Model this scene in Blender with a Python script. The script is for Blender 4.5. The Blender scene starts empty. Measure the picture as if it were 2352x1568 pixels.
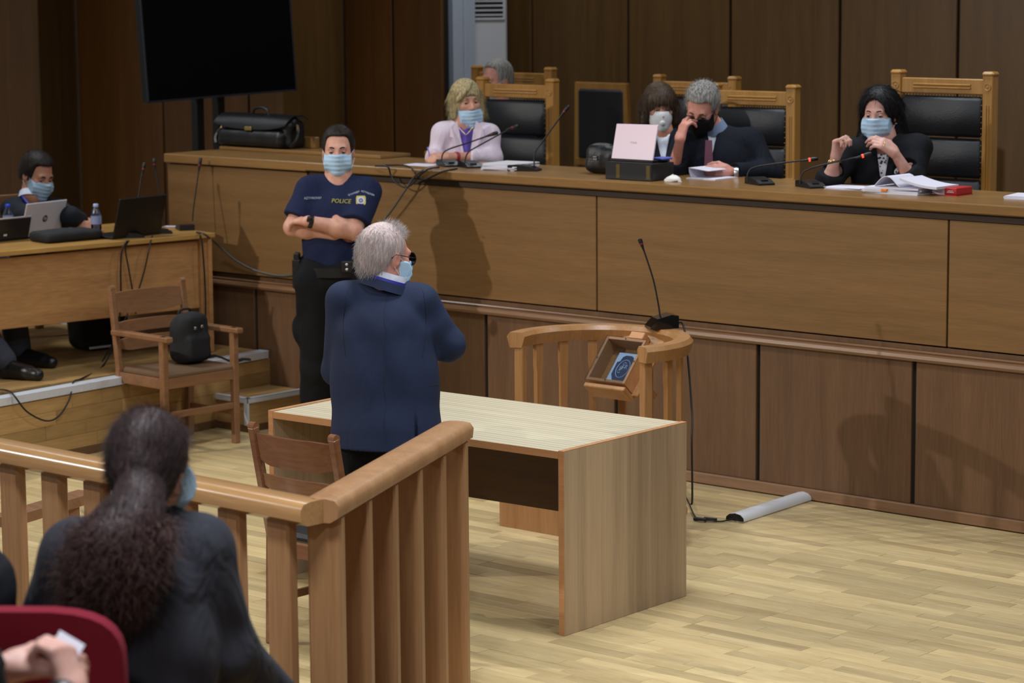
import bpy, math, random
import numpy as np
from mathutils import Vector, Matrix, noise as mnoise
random.seed(7); RNG = np.random.default_rng(7)
SC = bpy.context.scene
COL = SC.collection

# ---------------------------------------------------------------- camera
# world: X along the judges' bench, Y into the bench, Z up, metres; bench foot at Y = 0
CAM = np.array([7.587, -10.532, 2.65])
FPX = 5954.2
def _rot():
    p, r, y = [math.radians(v) for v in (8.2133, -0.43707, -41.2619)]
    fw = np.array([0, math.cos(p), -math.sin(p)]); rt = np.array([1., 0, 0]); up = np.cross(rt, fw)
    c, s = math.cos(r), math.sin(r)
    M = np.array([c*rt + s*up, s*rt - c*up, fw])
    W = np.array([[math.cos(y), math.sin(y), 0], [-math.sin(y), math.cos(y), 0], [0, 0, 1]])
    return M @ W.T
ROT = _rot()
def ray(px, py): return ROT.T @ np.array([(px-1176)/FPX, (py-784)/FPX, 1.])
def bz(px, py, z=0.):
    d = ray(px, py); return CAM + d*((z-CAM[2])/d[2])
def by(px, py, y):
    d = ray(px, py); return CAM + d*((y-CAM[1])/d[1])
def bx(px, py, x):
    d = ray(px, py); return CAM + d*((x-CAM[0])/d[0])
def at(px, py, dep): return CAM + ray(px, py)*dep
def depth(p): return float((ROT @ (np.asarray(p, float)-CAM))[2])

cam = bpy.data.cameras.new('camera'); camo = bpy.data.objects.new('camera', cam); COL.objects.link(camo)
cam.sensor_fit = 'HORIZONTAL'; cam.sensor_width = 36.0; cam.lens = FPX/2352*36.0
cam.clip_start = 0.05; cam.clip_end = 100
cam.dof.use_dof = True; cam.dof.focus_distance = 10.7; cam.dof.aperture_fstop = 4.0
mw = Matrix.Identity(4)
for i in range(3):
    mw[i][0] = ROT[0][i]; mw[i][1] = -ROT[1][i]; mw[i][2] = -ROT[2][i]; mw[i][3] = CAM[i]
camo.matrix_world = mw
SC.camera = camo

# ---------------------------------------------------------------- world, lamps, exposure
w = bpy.data.worlds.new('world'); SC.world = w; w.use_nodes = True
bg = w.node_tree.nodes['Background']; bg.inputs[0].default_value = (1.0, 0.95, 0.88, 1); bg.inputs[1].default_value = 0.18
SC.view_settings.view_transform = 'Standard'; SC.view_settings.look = 'None'
SC.view_settings.gamma = 1.0; SC.view_settings.use_curve_mapping = False
SC.view_settings.exposure = 0.0
SC.cycles.use_denoising = True
SC.cycles.max_bounces = 6

def spot(name, loc, target, power, size, angle, col, blend=0.6):
    l = bpy.data.lights.new(name, 'SPOT'); l.energy = power; l.shadow_soft_size = size
    l.spot_size = math.radians(angle); l.spot_blend = blend; l.color = col
    o = bpy.data.objects.new(name, l); COL.objects.link(o); o.location = loc
    o.rotation_euler = (Vector(target)-Vector(loc)).to_track_quat('-Z', 'Y').to_euler()
    return o
def area(name, loc, target, power, sx, sy, col, spread=180):
    l = bpy.data.lights.new(name, 'AREA'); l.energy = power; l.shape = 'RECTANGLE'; l.size = sx; l.size_y = sy
    l.color = col; l.spread = math.radians(spread)
    o = bpy.data.objects.new(name, l); COL.objects.link(o); o.location = loc
    o.rotation_euler = (Vector(target)-Vector(loc)).to_track_quat('-Z', 'Y').to_euler()
    return o
spot('hall_floodlight_a', (-6.2, -8.2, 4.95), (0.4, -1.0, 0.6), 1450, 0.09, 64, (1.0, 0.94, 0.86))
spot('hall_floodlight_b', (5.2, -10.2, 4.9), (-0.6, -2.0, 0.4), 290, 0.25, 60, (0.93, 0.96, 1.0))
# unseen lamps for the ceiling light, some added to brighten gallery, pillar and left wall
for _x, _y, _p in ((0.6, -2.6, 60), (3.0, -3.6, 52), (-2.2, -2.4, 30), (3.0, -6.6, 105), (-0.4, 0.9, 38), (1.9, 0.9, 26), (-3.9, 2.9, 26), (-5.4, -1.0, 45)):
    area('overhead_fill_light', (_x, _y, 4.55), (_x, _y, 0), _p, 1.2, 0.6, (0.90, 0.95, 1.0), 140)

# ---------------------------------------------------------------- node helpers and materials
def _mat(name):
    m = bpy.data.materials.new(name); m.use_nodes = True
    nt = m.node_tree; b = nt.nodes['Principled BSDF']
    return m, nt, b
def lin(c):
    return tuple(((v/255)/12.92 if v/255 <= 0.04045 else ((v/255+0.055)/1.055)**2.4) for v in c) + (1,)
def plain(name, rgb, rough=0.6, metal=0.0, noise=0.0, nscale=40, bump=0.0, bscale=200, spec=0.5, emit=0.0, sheen=0.0):
    m, nt, b = _mat(name); c = lin(rgb)
    b.inputs['Base Color'].default_value = c; b.inputs['Roughness'].default_value = rough; b.inputs['Metallic'].default_value = metal
    b.inputs['Specular IOR Level'].default_value = spec
    if sheen: b.inputs['Sheen Weight'].default_value = sheen
    if emit:
        b.inputs['Emission Color'].default_value = c; b.inputs['Emission Strength'].default_value = emit
    tc = nt.nodes.new('ShaderNodeTexCoord')
    if noise:
        n = nt.nodes.new('ShaderNodeTexNoise'); n.inputs['Scale'].default_value = nscale; n.inputs['Detail'].default_value = 4
        nt.links.new(tc.outputs['Object'], n.inputs['Vector'])
        r = nt.nodes.new('ShaderNodeMapRange'); r.inputs['To Min'].default_value = 1-noise; r.inputs['To Max'].default_value = 1+noise
        nt.links.new(n.outputs['Fac'], r.inputs['Value'])
        x = nt.nodes.new('ShaderNodeVectorMath'); x.operation = 'SCALE'; x.inputs[0].default_value = c[:3]
        nt.links.new(r.outputs[0], x.inputs['Scale']); nt.links.new(x.outputs[0], b.inputs['Base Color'])
    if bump:
        n = nt.nodes.new('ShaderNodeTexNoise'); n.inputs['Scale'].default_value = bscale; n.inputs['Detail'].default_value = 5
        nt.links.new(tc.outputs['Object'], n.inputs['Vector'])
        bp = nt.nodes.new('ShaderNodeBump'); bp.inputs['Strength'].default_value = bump; bp.inputs['Distance'].default_value = 0.01
        nt.links.new(n.outputs['Fac'], bp.inputs['Height']); nt.links.new(bp.outputs['Normal'], b.inputs['Normal'])
    return m
def wood(name, ca, cb, axis='x', fine=60, stretch=0.06, rough=0.4, wave=0.0, rnd=0.0, tone=False, contrast=(0.3, 0.7), spec=0.4, coat=0.0):
    """grain runs along the given axis (object coordinates)"""
    m, nt, b = _mat(name); N = nt.nodes; L = nt.links
    tc = N.new('ShaderNodeTexCoord'); mp = N.new('ShaderNodeMapping')
    s = [1.0, 1.0, 1.0]; s['xyz'.index(axis)] = stretch; mp.inputs['Scale'].default_value = s
    L.new(tc.outputs['Object'], mp.inputs['Vector'])
    oi = N.new('ShaderNodeObjectInfo')
    add = N.new('ShaderNodeVectorMath'); add.operation = 'ADD'
    cmb = N.new('ShaderNodeCombineXYZ')
    mu = N.new('ShaderNodeMath'); mu.operation = 'MULTIPLY'; mu.inputs[1].default_value = 17.0
    L.new(oi.outputs['Random'], mu.inputs[0])
    for k in range(3): L.new(mu.outputs[0], cmb.inputs[k])
    L.new(mp.outputs[0], add.inputs[0]); L.new(cmb.outputs[0], add.inputs[1])
    n1 = N.new('ShaderNodeTexNoise'); n1.inputs['Scale'].default_value = fine*0.22; n1.inputs['Detail'].default_value = 5; n1.inputs['Distortion'].default_value = 0.5
    n2 = N.new('ShaderNodeTexNoise'); n2.inputs['Scale'].default_value = fine*2.2; n2.inputs['Detail'].default_value = 3
    L.new(add.outputs[0], n1.inputs['Vector']); L.new(add.outputs[0], n2.inputs['Vector'])
    mx = N.new('ShaderNodeMath'); mx.operation = 'MULTIPLY_ADD'; mx.inputs[1].default_value = 0.45
    ad2 = N.new('ShaderNodeMath'); ad2.operation = 'MULTIPLY'; ad2.inputs[1].default_value = 0.6
    L.new(n1.outputs['Fac'], ad2.inputs[0]); L.new(n2.outputs['Fac'], mx.inputs[0]); L.new(ad2.outputs[0], mx.inputs[2])
    fac = mx.outputs[0]
    if wave:
        wv = N.new('ShaderNodeTexWave'); wv.wave_type = 'BANDS'; wv.bands_direction = 'X' if axis != 'x' else 'Y'
        wv.inputs['Scale'].default_value = wave; wv.inputs['Distortion'].default_value = 2.5; wv.inputs['Detail'].default_value = 3; wv.inputs['Detail Scale'].default_value = 1.5
        L.new(add.outputs[0], wv.inputs['Vector'])
        m3 = N.new('ShaderNodeMath'); m3.operation = 'MULTIPLY_ADD'; m3.inputs[1].default_value = 0.30
        m4 = N.new('ShaderNodeMath'); m4.operation = 'MULTIPLY'; m4.inputs[1].default_value = 0.70
        L.new(fac, m4.inputs[0]); L.new(wv.outputs['Fac'], m3.inputs[0]); L.new(m4.outputs[0], m3.inputs[2]); fac = m3.outputs[0]
    cr = N.new('ShaderNodeValToRGB'); cr.color_ramp.elements[0].position = contrast[0]; cr.color_ramp.elements[1].position = contrast[1]
    cr.color_ramp.elements[0].color = lin(ca); cr.color_ramp.elements[1].color = lin(cb)
    L.new(fac, cr.inputs['Fac'])
    colr = cr.outputs['Color']
    if rnd or tone:
        mr = N.new('ShaderNodeMapRange'); mr.inputs['To Min'].default_value = 1-rnd; mr.inputs['To Max'].default_value = 1+rnd
        if tone:
            a = N.new('ShaderNodeAttribute'); a.attribute_name = 'tone'; L.new(a.outputs['Fac'], mr.inputs['Value'])
        else: L.new(oi.outputs['Random'], mr.inputs['Value'])
        x = N.new('ShaderNodeVectorMath'); x.operation = 'SCALE'; L.new(colr, x.inputs[0]); L.new(mr.outputs[0], x.inputs['Scale']); colr = x.outputs[0]
    L.new(colr, b.inputs['Base Color'])
    b.inputs['Roughness'].default_value = rough; b.inputs['Specular IOR Level'].default_value = spec
    if coat: b.inputs['Coat Weight'].default_value = coat; b.inputs['Coat Roughness'].default_value = 0.15
    bp = N.new('ShaderNodeBump'); bp.inputs['Strength'].default_value = 0.06; bp.inputs['Distance'].default_value = 0.004
    L.new(n2.outputs['Fac'], bp.inputs['Height']); L.new(bp.outputs['Normal'], b.inputs['Normal'])
    return m
def fabric(name, rgb, rough=0.85, fold=0.35, fscale=9.0, weave=0.25, var=0.12, spec=0.25, stretch=(1, 1, 0.45), sheen=0.0):
    m, nt, b = _mat(name); N = nt.nodes; L = nt.links; c = lin(rgb)
    tc = N.new('ShaderNodeTexCoord'); mp = N.new('ShaderNodeMapping'); mp.inputs['Scale'].default_value = stretch
    L.new(tc.outputs['Object'], mp.inputs['Vector'])
    n = N.new('ShaderNodeTexNoise'); n.inputs['Scale'].default_value = fscale; n.inputs['Detail'].default_value = 3; n.inputs['Distortion'].default_value = 0.8
    L.new(mp.outputs[0], n.inputs['Vector'])
    n2 = N.new('ShaderNodeTexNoise'); n2.inputs['Scale'].default_value = 420; n2.inputs['Detail'].default_value = 2; L.new(tc.outputs['Object'], n2.inputs['Vector'])
    b1 = N.new('ShaderNodeBump'); b1.inputs['Strength'].default_value = fold; b1.inputs['Distance'].default_value = 0.05; L.new(n.outputs['Fac'], b1.inputs['Height'])
    b2 = N.new('ShaderNodeBump'); b2.inputs['Strength'].default_value = weave; b2.inputs['Distance'].default_value = 0.002; L.new(n2.outputs['Fac'], b2.inputs['Height']); L.new(b1.outputs['Normal'], b2.inputs['Normal'])
    L.new(b2.outputs['Normal'], b.inputs['Normal'])
    r = N.new('ShaderNodeMapRange'); r.inputs['To Min'].default_value = 1-var; r.inputs['To Max'].default_value = 1+var; L.new(n2.outputs['Fac'], r.inputs['Value'])
    x = N.new('ShaderNodeVectorMath'); x.operation = 'SCALE'; x.inputs[0].default_value = c[:3]; L.new(r.outputs[0], x.inputs['Scale']); L.new(x.outputs[0], b.inputs['Base Color'])
    b.inputs['Roughness'].default_value = rough; b.inputs['Specular IOR Level'].default_value = spec
    b.inputs['Sheen Weight'].default_value = sheen
    return m
def skin(name, rgb, red=0.12):
    m, nt, b = _mat(name); N = nt.nodes; L = nt.links; c = lin(rgb)
    tc = N.new('ShaderNodeTexCoord'); n = N.new('ShaderNodeTexNoise'); n.inputs['Scale'].default_value = 28; n.inputs['Detail'].default_value = 4
    L.new(tc.outputs['Object'], n.inputs['Vector'])
    cr = N.new('ShaderNodeValToRGB'); cr.color_ramp.elements[0].position = 0.35; cr.color_ramp.elements[1].position = 0.7
    cr.color_ramp.elements[0].color = (c[0]*0.92, c[1]*0.78, c[2]*0.74, 1); cr.color_ramp.elements[1].color = (c[0]*1.05, c[1]*1.05, c[2]*1.05, 1)
    L.new(n.outputs['Fac'], cr.inputs['Fac']); L.new(cr.outputs['Color'], b.inputs['Base Color'])
    b.inputs['Roughness'].default_value = 0.5; b.inputs['Specular IOR Level'].default_value = 0.35
    b.inputs['Subsurface Weight'].default_value = 0.12; b.inputs['Subsurface Radius'].default_value = (0.012, 0.005, 0.003); b.inputs['Subsurface Scale'].default_value = 0.6
    return m
def hairmat(name, ca, cb, rough=0.45, axis_stretch=(1, 1, 0.08), sc=140):
    m, nt, b = _mat(name); N = nt.nodes; L = nt.links
    tc = N.new('ShaderNodeTexCoord'); mp = N.new('ShaderNodeMapping'); mp.inputs['Scale'].default_value = axis_stretch
    L.new(tc.outputs['Object'], mp.inputs['Vector'])
    n = N.new('ShaderNodeTexNoise'); n.inputs['Scale'].default_value = sc; n.inputs['Detail'].default_value = 4; L.new(mp.outputs[0], n.inputs['Vector'])
    cr = N.new('ShaderNodeValToRGB'); cr.color_ramp.elements[0].position = 0.35; cr.color_ramp.elements[1].position = 0.65
    cr.color_ramp.elements[0].color = lin(ca); cr.color_ramp.elements[1].color = lin(cb)
    L.new(n.outputs['Fac'], cr.inputs['Fac']); L.new(cr.outputs['Color'], b.inputs['Base Color'])
    bp = N.new('ShaderNodeBump'); bp.inputs['Strength'].default_value = 0.6; bp.inputs['Distance'].default_value = 0.006
    L.new(n.outputs['Fac'], bp.inputs['Height']); L.new(bp.outputs['Normal'], b.inputs['Normal'])
    b.inputs['Roughness'].default_value = rough+0.1; b.inputs['Specular IOR Level'].default_value = 0.25
    return m
def glassmat(name, rgb=(235, 240, 245), rough=0.03, alpha=0.18):
    m, nt, b = _mat(name); N = nt.nodes; L = nt.links
    t = N.new('ShaderNodeBsdfTransparent'); t.inputs[0].default_value = lin(rgb)
    g = N.new('ShaderNodeBsdfGlossy'); g.inputs['Roughness'].default_value = rough
    fr = N.new('ShaderNodeLayerWeight'); fr.inputs['Blend'].default_value = alpha
    mx = N.new('ShaderNodeMixShader'); L.new(fr.outputs['Fresnel'], mx.inputs[0]); L.new(t.outputs[0], mx.inputs[1]); L.new(g.outputs[0], mx.inputs[2])
    L.new(mx.outputs[0], N['Material Output'].inputs['Surface'])
    return m

M = {}
# bench veneer (grain horizontal above, vertical below), wall veneer, mouldings
M['bench_up'] = wood('oak_veneer_upper_bench', (104, 75, 42), (132, 98, 58), 'x', 70, 0.05, 0.42, contrast=(0.25, 0.75), rnd=0.05)
M['bench_low'] = wood('walnut_veneer_lower_bench', (88, 62, 42), (112, 82, 56), 'z', 60, 0.06, 0.45, rnd=0.06)
M['bench_top'] = wood('oak_bench_top', (120, 87, 48), (146, 110, 64), 'x', 60, 0.05, 0.3, rnd=0.03)
M['mould'] = wood('oak_moulding', (112, 82, 56), (140, 106, 78), 'x', 60, 0.05, 0.3)
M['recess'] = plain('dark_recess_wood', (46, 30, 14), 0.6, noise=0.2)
M['gap'] = plain('black_joint_backing', (14, 12, 10), 0.9)
M['wall'] = wood('wall_veneer', (80, 56, 26), (102, 74, 38), 'z', 55, 0.05, 0.4, rnd=0.08)
M['wall_dark'] = wood('wall_veneer_warm', (84, 52, 18), (106, 68, 28), 'z', 55, 0.05, 0.45, rnd=0.08)  # more saturated brown veneer for the left walls
M['plank'] = wood('oak_parquet_strip', (176, 152, 106), (212, 190, 142), 'x', 46, 0.05, 0.36, rnd=0.2, spec=0.4)
M['plank_f'] = wood('oak_parquet_field', (176, 152, 106), (212, 190, 142), 'x', 46, 0.05, 0.36, rnd=0.2, tone=True, spec=0.4)
M['plank_y'] = wood('oak_parquet_dais', (150, 118, 72), (184, 148, 96), 'y', 46, 0.05, 0.38, rnd=0.18)
M['subfloor'] = plain('dark_floor_joint', (74, 60, 40), 0.7)
M['zebrano'] = wood('zebrano_laminate_side', (146, 124, 100), (198, 172, 140), 'z', 70, 0.025, 0.45, wave=9.0, contrast=(0.25, 0.7))
M['zebrano_x'] = wood('zebrano_laminate_top', (176, 166, 140), (214, 204, 176), 'x', 70, 0.025, 0.35, wave=9.0, contrast=(0.25, 0.7))
M['edgeband'] = wood('beech_edge_band', (170, 118, 76), (196, 144, 98), 'x', 60, 0.05, 0.45)
M['shaded_panel'] = wood('shaded_modesty_panel', (78, 54, 30), (98, 70, 40), 'x', 60, 0.05, 0.5)  # dark brown carries the shade under the desk top
M['rail'] = wood('varnished_beech_rail_x', (160, 118, 74), (188, 146, 98), 'x', 50, 0.05, 0.28, coat=0.3)
M['rail_v'] = wood('varnished_beech_baluster', (150, 108, 72), (178, 136, 96), 'z', 45, 0.05, 0.35)
M['dock'] = wood('varnished_oak_dock', (146, 102, 60), (176, 130, 82), 'z', 45, 0.06, 0.33)
M['chair'] = wood('stained_beech_chair', (104, 66, 44), (136, 92, 64), 'x', 45, 0.06, 0.25, coat=0.4)
M['armchair'] = wood('beech_armchair', (118, 82, 56), (148, 108, 76), 'x', 45, 0.06, 0.35)
M['judge_wood'] = wood('carved_oak_judge_chair', (142, 100, 46), (176, 130, 66), 'z', 45, 0.06, 0.35)
M['pros_desk'] = wood('cherry_desk_veneer', (150, 106, 64), (190, 142, 90), 'y', 40, 0.05, 0.4)
M['pros_top'] = wood('cherry_desk_top', (156, 116, 60), (190, 148, 84), 'y', 40, 0.05, 0.3)
M['leather'] = plain('black_leather', (20, 24, 30), 0.38, noise=0.15, nscale=60, bump=0.25, bscale=240)
M['leather_bag'] = plain('black_bag_leather', (15, 17, 20), 0.36, bump=0.25, bscale=150)
M['seat_brown'] = plain('brown_vinyl', (112, 88, 66), 0.4, noise=0.1, bump=0.15, bscale=260)
M['nylon'] = plain('black_nylon', (14, 16, 20), 0.75, noise=0.2, bump=0.4, bscale=300)
M['black'] = plain('black_plastic', (14, 14, 16), 0.42, noise=0.1)
M['black_gloss'] = plain('black_gloss', (6, 6, 8), 0.12)
M['screen'] = plain('tv_screen_glass', (3, 3, 4), 0.55, spec=0.1)
M['cable'] = plain('black_cable', (18, 18, 20), 0.5)
M['cable_grey'] = plain('grey_cable', (74, 74, 74), 0.5)
M['alu'] = plain('aluminium_nosing', (218, 224, 234), 0.4, metal=0.35, noise=0.1)
M['white_plastic'] = plain('white_plastic', (214, 216, 220), 0.4)
M['steel'] = plain('steel', (190, 192, 196), 0.3, metal=1.0)
M['gold'] = plain('brass', (210, 180, 110), 0.3, metal=1.0)
M['paper'] = plain('paper', (214, 212, 226), 0.8, noise=0.03)
M['tissue'] = plain('tissue', (226, 222, 220), 0.9, noise=0.04)
M['ac_white'] = plain('ac_shell', (208, 210, 216), 0.5, noise=0.05, nscale=8)
M['pillar'] = plain('painted_pillar', (186, 198, 214), 0.6, noise=0.05, nscale=6)
M['white'] = plain('white_paint', (206, 206, 210), 0.6)
M['red'] = plain('red_book_cloth', (180, 30, 36), 0.5)
M['mic_red'] = plain('mic_ring_lit', (255, 60, 40), 0.4, emit=2.5)
M['mic_ring'] = plain('mic_ring_unlit', (120, 26, 24), 0.4)
M['ceil'] = plain('ceiling_paint', (150, 140, 120), 0.8, noise=0.04)
M['red_chair'] = fabric('burgundy_upholstery', (112, 18, 38), 0.9, fold=0.1, fscale=5)

# ---------------------------------------------------------------- mesh helpers
def unit(v): v = np.asarray(v, float); return v/np.linalg.norm(v)
class MB:
    def __init__(s): s.v = []; s.f = []
    def add(s, vs, fs):
        n = len(s.v); s.v += [tuple(map(float, p)) for p in vs]; s.f += [tuple(i+n for i in f) for f in fs]; return s
    def obox(s, c, half, ax=None, b=0.0):
        c = np.asarray(c, float); half = np.asarray(half, float); ax = np.eye(3) if ax is None else np.asarray(ax, float)
        b = min(b, 0.49*2*half.min())
        if b <= 0:
            vs = [c + ax.T @ (half*np.array(sg)) for sg in ((-1,-1,-1),(1,-1,-1),(1,1,-1),(-1,1,-1),(-1,-1,1),(1,-1,1),(1,1,1),(-1,1,1))]
            return s.add(vs, [(0,3,2,1),(4,5,6,7),(0,1,5,4),(1,2,6,5),(2,3,7,6),(3,0,4,7)])
        vs = []; ix = {}
        for sx in (-1, 1):
            for sy in (-1, 1):
                for sz in (-1, 1):
                    for k in range(3):
                        h = half - b; h = h.copy(); h[k] = half[k]
                        ix[(sx, sy, sz, k)] = len(vs); vs.append(c + ax.T @ (h*np.array((sx, sy, sz))))
        fs = []
        def key(sg, k): return ix[(sg[0], sg[1], sg[2], k)]
        for k in range(3):
            a, d = (k+1) % 3, (k+2) % 3
            for sg in (-1, 1):
                q = []
                for (u, v) in ((-1,-1),(1,-1),(1,1),(-1,1)):
                    t = [0,0,0]; t[k] = sg; t[a] = u; t[d] = v; q.append(key(t, k))
                fs.append(tuple(q if sg > 0 else q[::-1]))
        for k in range(3):       # edges parallel to axis k
            a, d = (k+1) % 3, (k+2) % 3
            for u in (-1, 1):
                for v in (-1, 1):
                    t0 = [0,0,0]; t0[a] = u; t0[d] = v; t0[k] = -1; t1 = list(t0); t1[k] = 1
                    q = [key(t0, a), key(t0, d), key(t1, d), key(t1, a)]
                    fs.append(tuple(q if u*v > 0 else q[::-1]))
        for sx in (-1, 1):
            for sy in (-1, 1):
                for sz in (-1, 1):
                    q = [ix[(sx,sy,sz,0)], ix[(sx,sy,sz,1)], ix[(sx,sy,sz,2)]]
                    fs.append(tuple(q if sx*sy*sz > 0 else q[::-1]))
        return s.add(vs, fs)
    def box(s, x0, x1, y0, y1, z0, z1, b=0.0):
        return s.obox(((x0+x1)/2, (y0+y1)/2, (z0+z1)/2), (abs(x1-x0)/2, abs(y1-y0)/2, abs(z1-z0)/2), None, b)
    def beam(s, p, q, w, h, up=(0, 0, 1), b=0.0):
        p = np.asarray(p, float); q = np.asarray(q, float); d = q-p; L = np.linalg.norm(d); z = d/L
        x = np.cross(up, z)
        if np.linalg.norm(x) < 1e-4: x = np.cross((1, 0, 0), z)
        x = unit(x); y = np.cross(z, x)
        return s.obox((p+q)/2, (w/2, h/2, L/2), np.array([x, y, z]), b)
    def tube(s, pts, r, n=8, cap=True):
        P = [np.asarray(p, float) for p in pts]; m = len(P)
        rs = r if hasattr(r, '__len__') else [r]*m
        t = [unit(P[min(i+1, m-1)]-P[max(i-1, 0)]) for i in range(m)]
        ref = np.array((0, 0, 1.)) if abs(t[0][2]) < 0.9 else np.array((1., 0, 0))
        u = unit(np.cross(t[0], ref)); vs = []; fs = []
        for i in range(m):
            u = unit(u - t[i]*np.dot(u, t[i])); v = np.cross(t[i], u)
            for k in range(n):
                a = 2*math.pi*k/n; vs.append(P[i] + rs[i]*(math.cos(a)*u + math.sin(a)*v))
        for i in range(m-1):
            for k in range(n):
                k2 = (k+1) % n; fs.append((i*n+k, i*n+k2, (i+1)*n+k2, (i+1)*n+k))
        if cap: fs.append(tuple(range(n-1, -1, -1))); fs.append(tuple((m-1)*n+k for k in range(n)))
        return s.add(vs, fs)
    def lathe(s, prof, c=(0, 0, 0), axis=(0, 0, 1), n=20):
        c = np.asarray(c, float); z = unit(axis); ref = np.array((1., 0, 0)) if abs(z[0]) < 0.9 else np.array((0, 1., 0))
        x = unit(np.cross(ref, z)); y = np.cross(z, x); vs = []; fs = []
        for (r, h) in prof:
            for k in range(n):
                a = 2*math.pi*k/n; vs.append(c + z*h + r*(math.cos(a)*x + math.sin(a)*y))
        for i in range(len(prof)-1):
            for k in range(n):
                k2 = (k+1) % n; fs.append((i*n+k, i*n+k2, (i+1)*n+k2, (i+1)*n+k))
        fs.append(tuple(range(n-1, -1, -1))); fs.append(tuple((len(prof)-1)*n+k for k in range(n)))
        return s.add(vs, fs)
    def prism(s, poly, o, ux, uy, un, t):
        """polygon in (ux,uy) plane at o, extruded t along un"""
        o = np.asarray(o, float); ux = np.asarray(ux, float); uy = np.asarray(uy, float); un = np.asarray(un, float); n = len(poly)
        vs = [o + a*ux + b*uy for a, b in poly] + [o + a*ux + b*uy + un*t for a, b in poly]
        fs = [tuple(range(n-1, -1, -1)), tuple(range(n, 2*n))] + [(i, (i+1) % n, n+(i+1) % n, n+i) for i in range(n)]
        return s.add(vs, fs)
    def sweep(s, path, prof, close=False):
        """profile (list of (outward, z)) swept along a horizontal path of (x,y,z, nx,ny)"""
        n = len(prof); vs = []; fs = []
        for (x, y, z, nx, ny) in path:
            for (a, h) in prof: vs.append((x+nx*a, y+ny*a, z+h))
        for i in range(len(path)-1):
            for k in range(n):
                k2 = (k+1) % n; fs.append((i*n+k, i*n+k2, (i+1)*n+k2, (i+1)*n+k))
        fs.append(tuple(range(n-1, -1, -1))); fs.append(tuple((len(path)-1)*n+k for k in range(n)))
        return s.add(vs, fs)
    def mesh(s, name, smooth=None):
        me = bpy.data.meshes.new(name); me.from_pydata(s.v, [], s.f); me.update()
        import bmesh
        bm = bmesh.new(); bm.from_mesh(me); bmesh.ops.recalc_face_normals(bm, faces=bm.faces); bm.to_mesh(me); bm.free()
        if smooth is not None: me.polygons.foreach_set('use_smooth', [True]*len(me.polygons)); 
        if smooth: me.set_sharp_from_angle(angle=math.radians(smooth))
        return me

def link(name, me, mat, parent=None, world=True):
    o = bpy.data.objects.new(name, me); COL.objects.link(o)
    if mat is not None and len(me.materials) == 0: me.materials.append(M[mat] if isinstance(mat, str) else mat)
    if parent is not None:
        o.parent = parent
        if world:
            lx, ly, lz = parent.location; p = parent.parent
            while p is not None:
                if p.type == 'EMPTY' or True: lx += p.location[0]; ly += p.location[1]; lz += p.location[2]
                p = p.parent
            o.location = (-lx, -ly, -lz)
    return o
def part(name, mb, mat, parent, smooth=None, world=True):
    return link(name, mb.mesh(name, smooth), mat, parent, world)
def tag(o, label, cat, group=None):
    o['label'] = label; o['category'] = cat
    if group: o['group'] = group
    return o
def thing(name, label, cat, loc=(0, 0, 0), rotz=0.0, group=None):
    o = bpy.data.objects.new(name, None); COL.objects.link(o); o.empty_display_size = 0.1
    o.location = [float(v) for v in loc]; o.rotation_euler = (0, 0, rotz)
    return tag(o, label, cat, group)
def solo(name, mb, mat, label, cat, group=None, smooth=None):
    return tag(link(name, mb.mesh(name, smooth), mat), label, cat, group)
def struct(name, mb, mat, label=None, smooth=None):
    o = link(name, mb.mesh(name, smooth), mat); o['kind'] = 'structure'
    if label: o['label'] = label
    return o
def copy_tree(o, parent=None):
    c = o.copy(); COL.objects.link(c)
    if parent is not None: c.parent = parent
    for ch in [k for k in bpy.data.objects if k.parent == o]: copy_tree(ch, c)
    return c
def spline(pts, n=8):
    """Catmull-Rom through the points"""
    P = [np.asarray(p, float) for p in pts]; P = [2*P[0]-P[1]] + P + [2*P[-1]-P[-2]]; out = []
    for i in range(1, len(P)-2):
        for k in range(n):
            t = k/n; a, b, c, d = P[i-1], P[i], P[i+1], P[i+2]
            out.append(0.5*((2*b) + (-a+c)*t + (2*a-5*b+4*c-d)*t*t + (-a+3*b-3*c+d)*t**3))
    out.append(P[-2]); return out
def text_mesh(name, body, size, mat, o, ux, uy, parent, extrude=0.0006, align='CENTER', shear=0.0, world=True):
    cu = bpy.data.curves.new(name, 'FONT'); cu.body = body; cu.size = size; cu.extrude = extrude; cu.align_x = align; cu.shear = shear; cu.resolution_u = 2
    tmp = bpy.data.objects.new(name+'_tmp', cu); COL.objects.link(tmp)
    dg = bpy.context.evaluated_depsgraph_get(); me = bpy.data.meshes.new_from_object(tmp.evaluated_get(dg))
    bpy.data.objects.remove(tmp); bpy.data.curves.remove(cu)
    ux = unit(ux); uy = unit(uy); un = np.cross(ux, uy); o = np.asarray(o, float)
    co = np.empty(len(me.vertices)*3); me.vertices.foreach_get('co', co); co = co.reshape(-1, 3)
    co = o + co[:, :1]*ux + co[:, 1:2]*uy + co[:, 2:3]*un
    me.vertices.foreach_set('co', co.ravel()); me.materials.clear(); me.update()
    return link(name, me, mat, parent, world)

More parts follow.
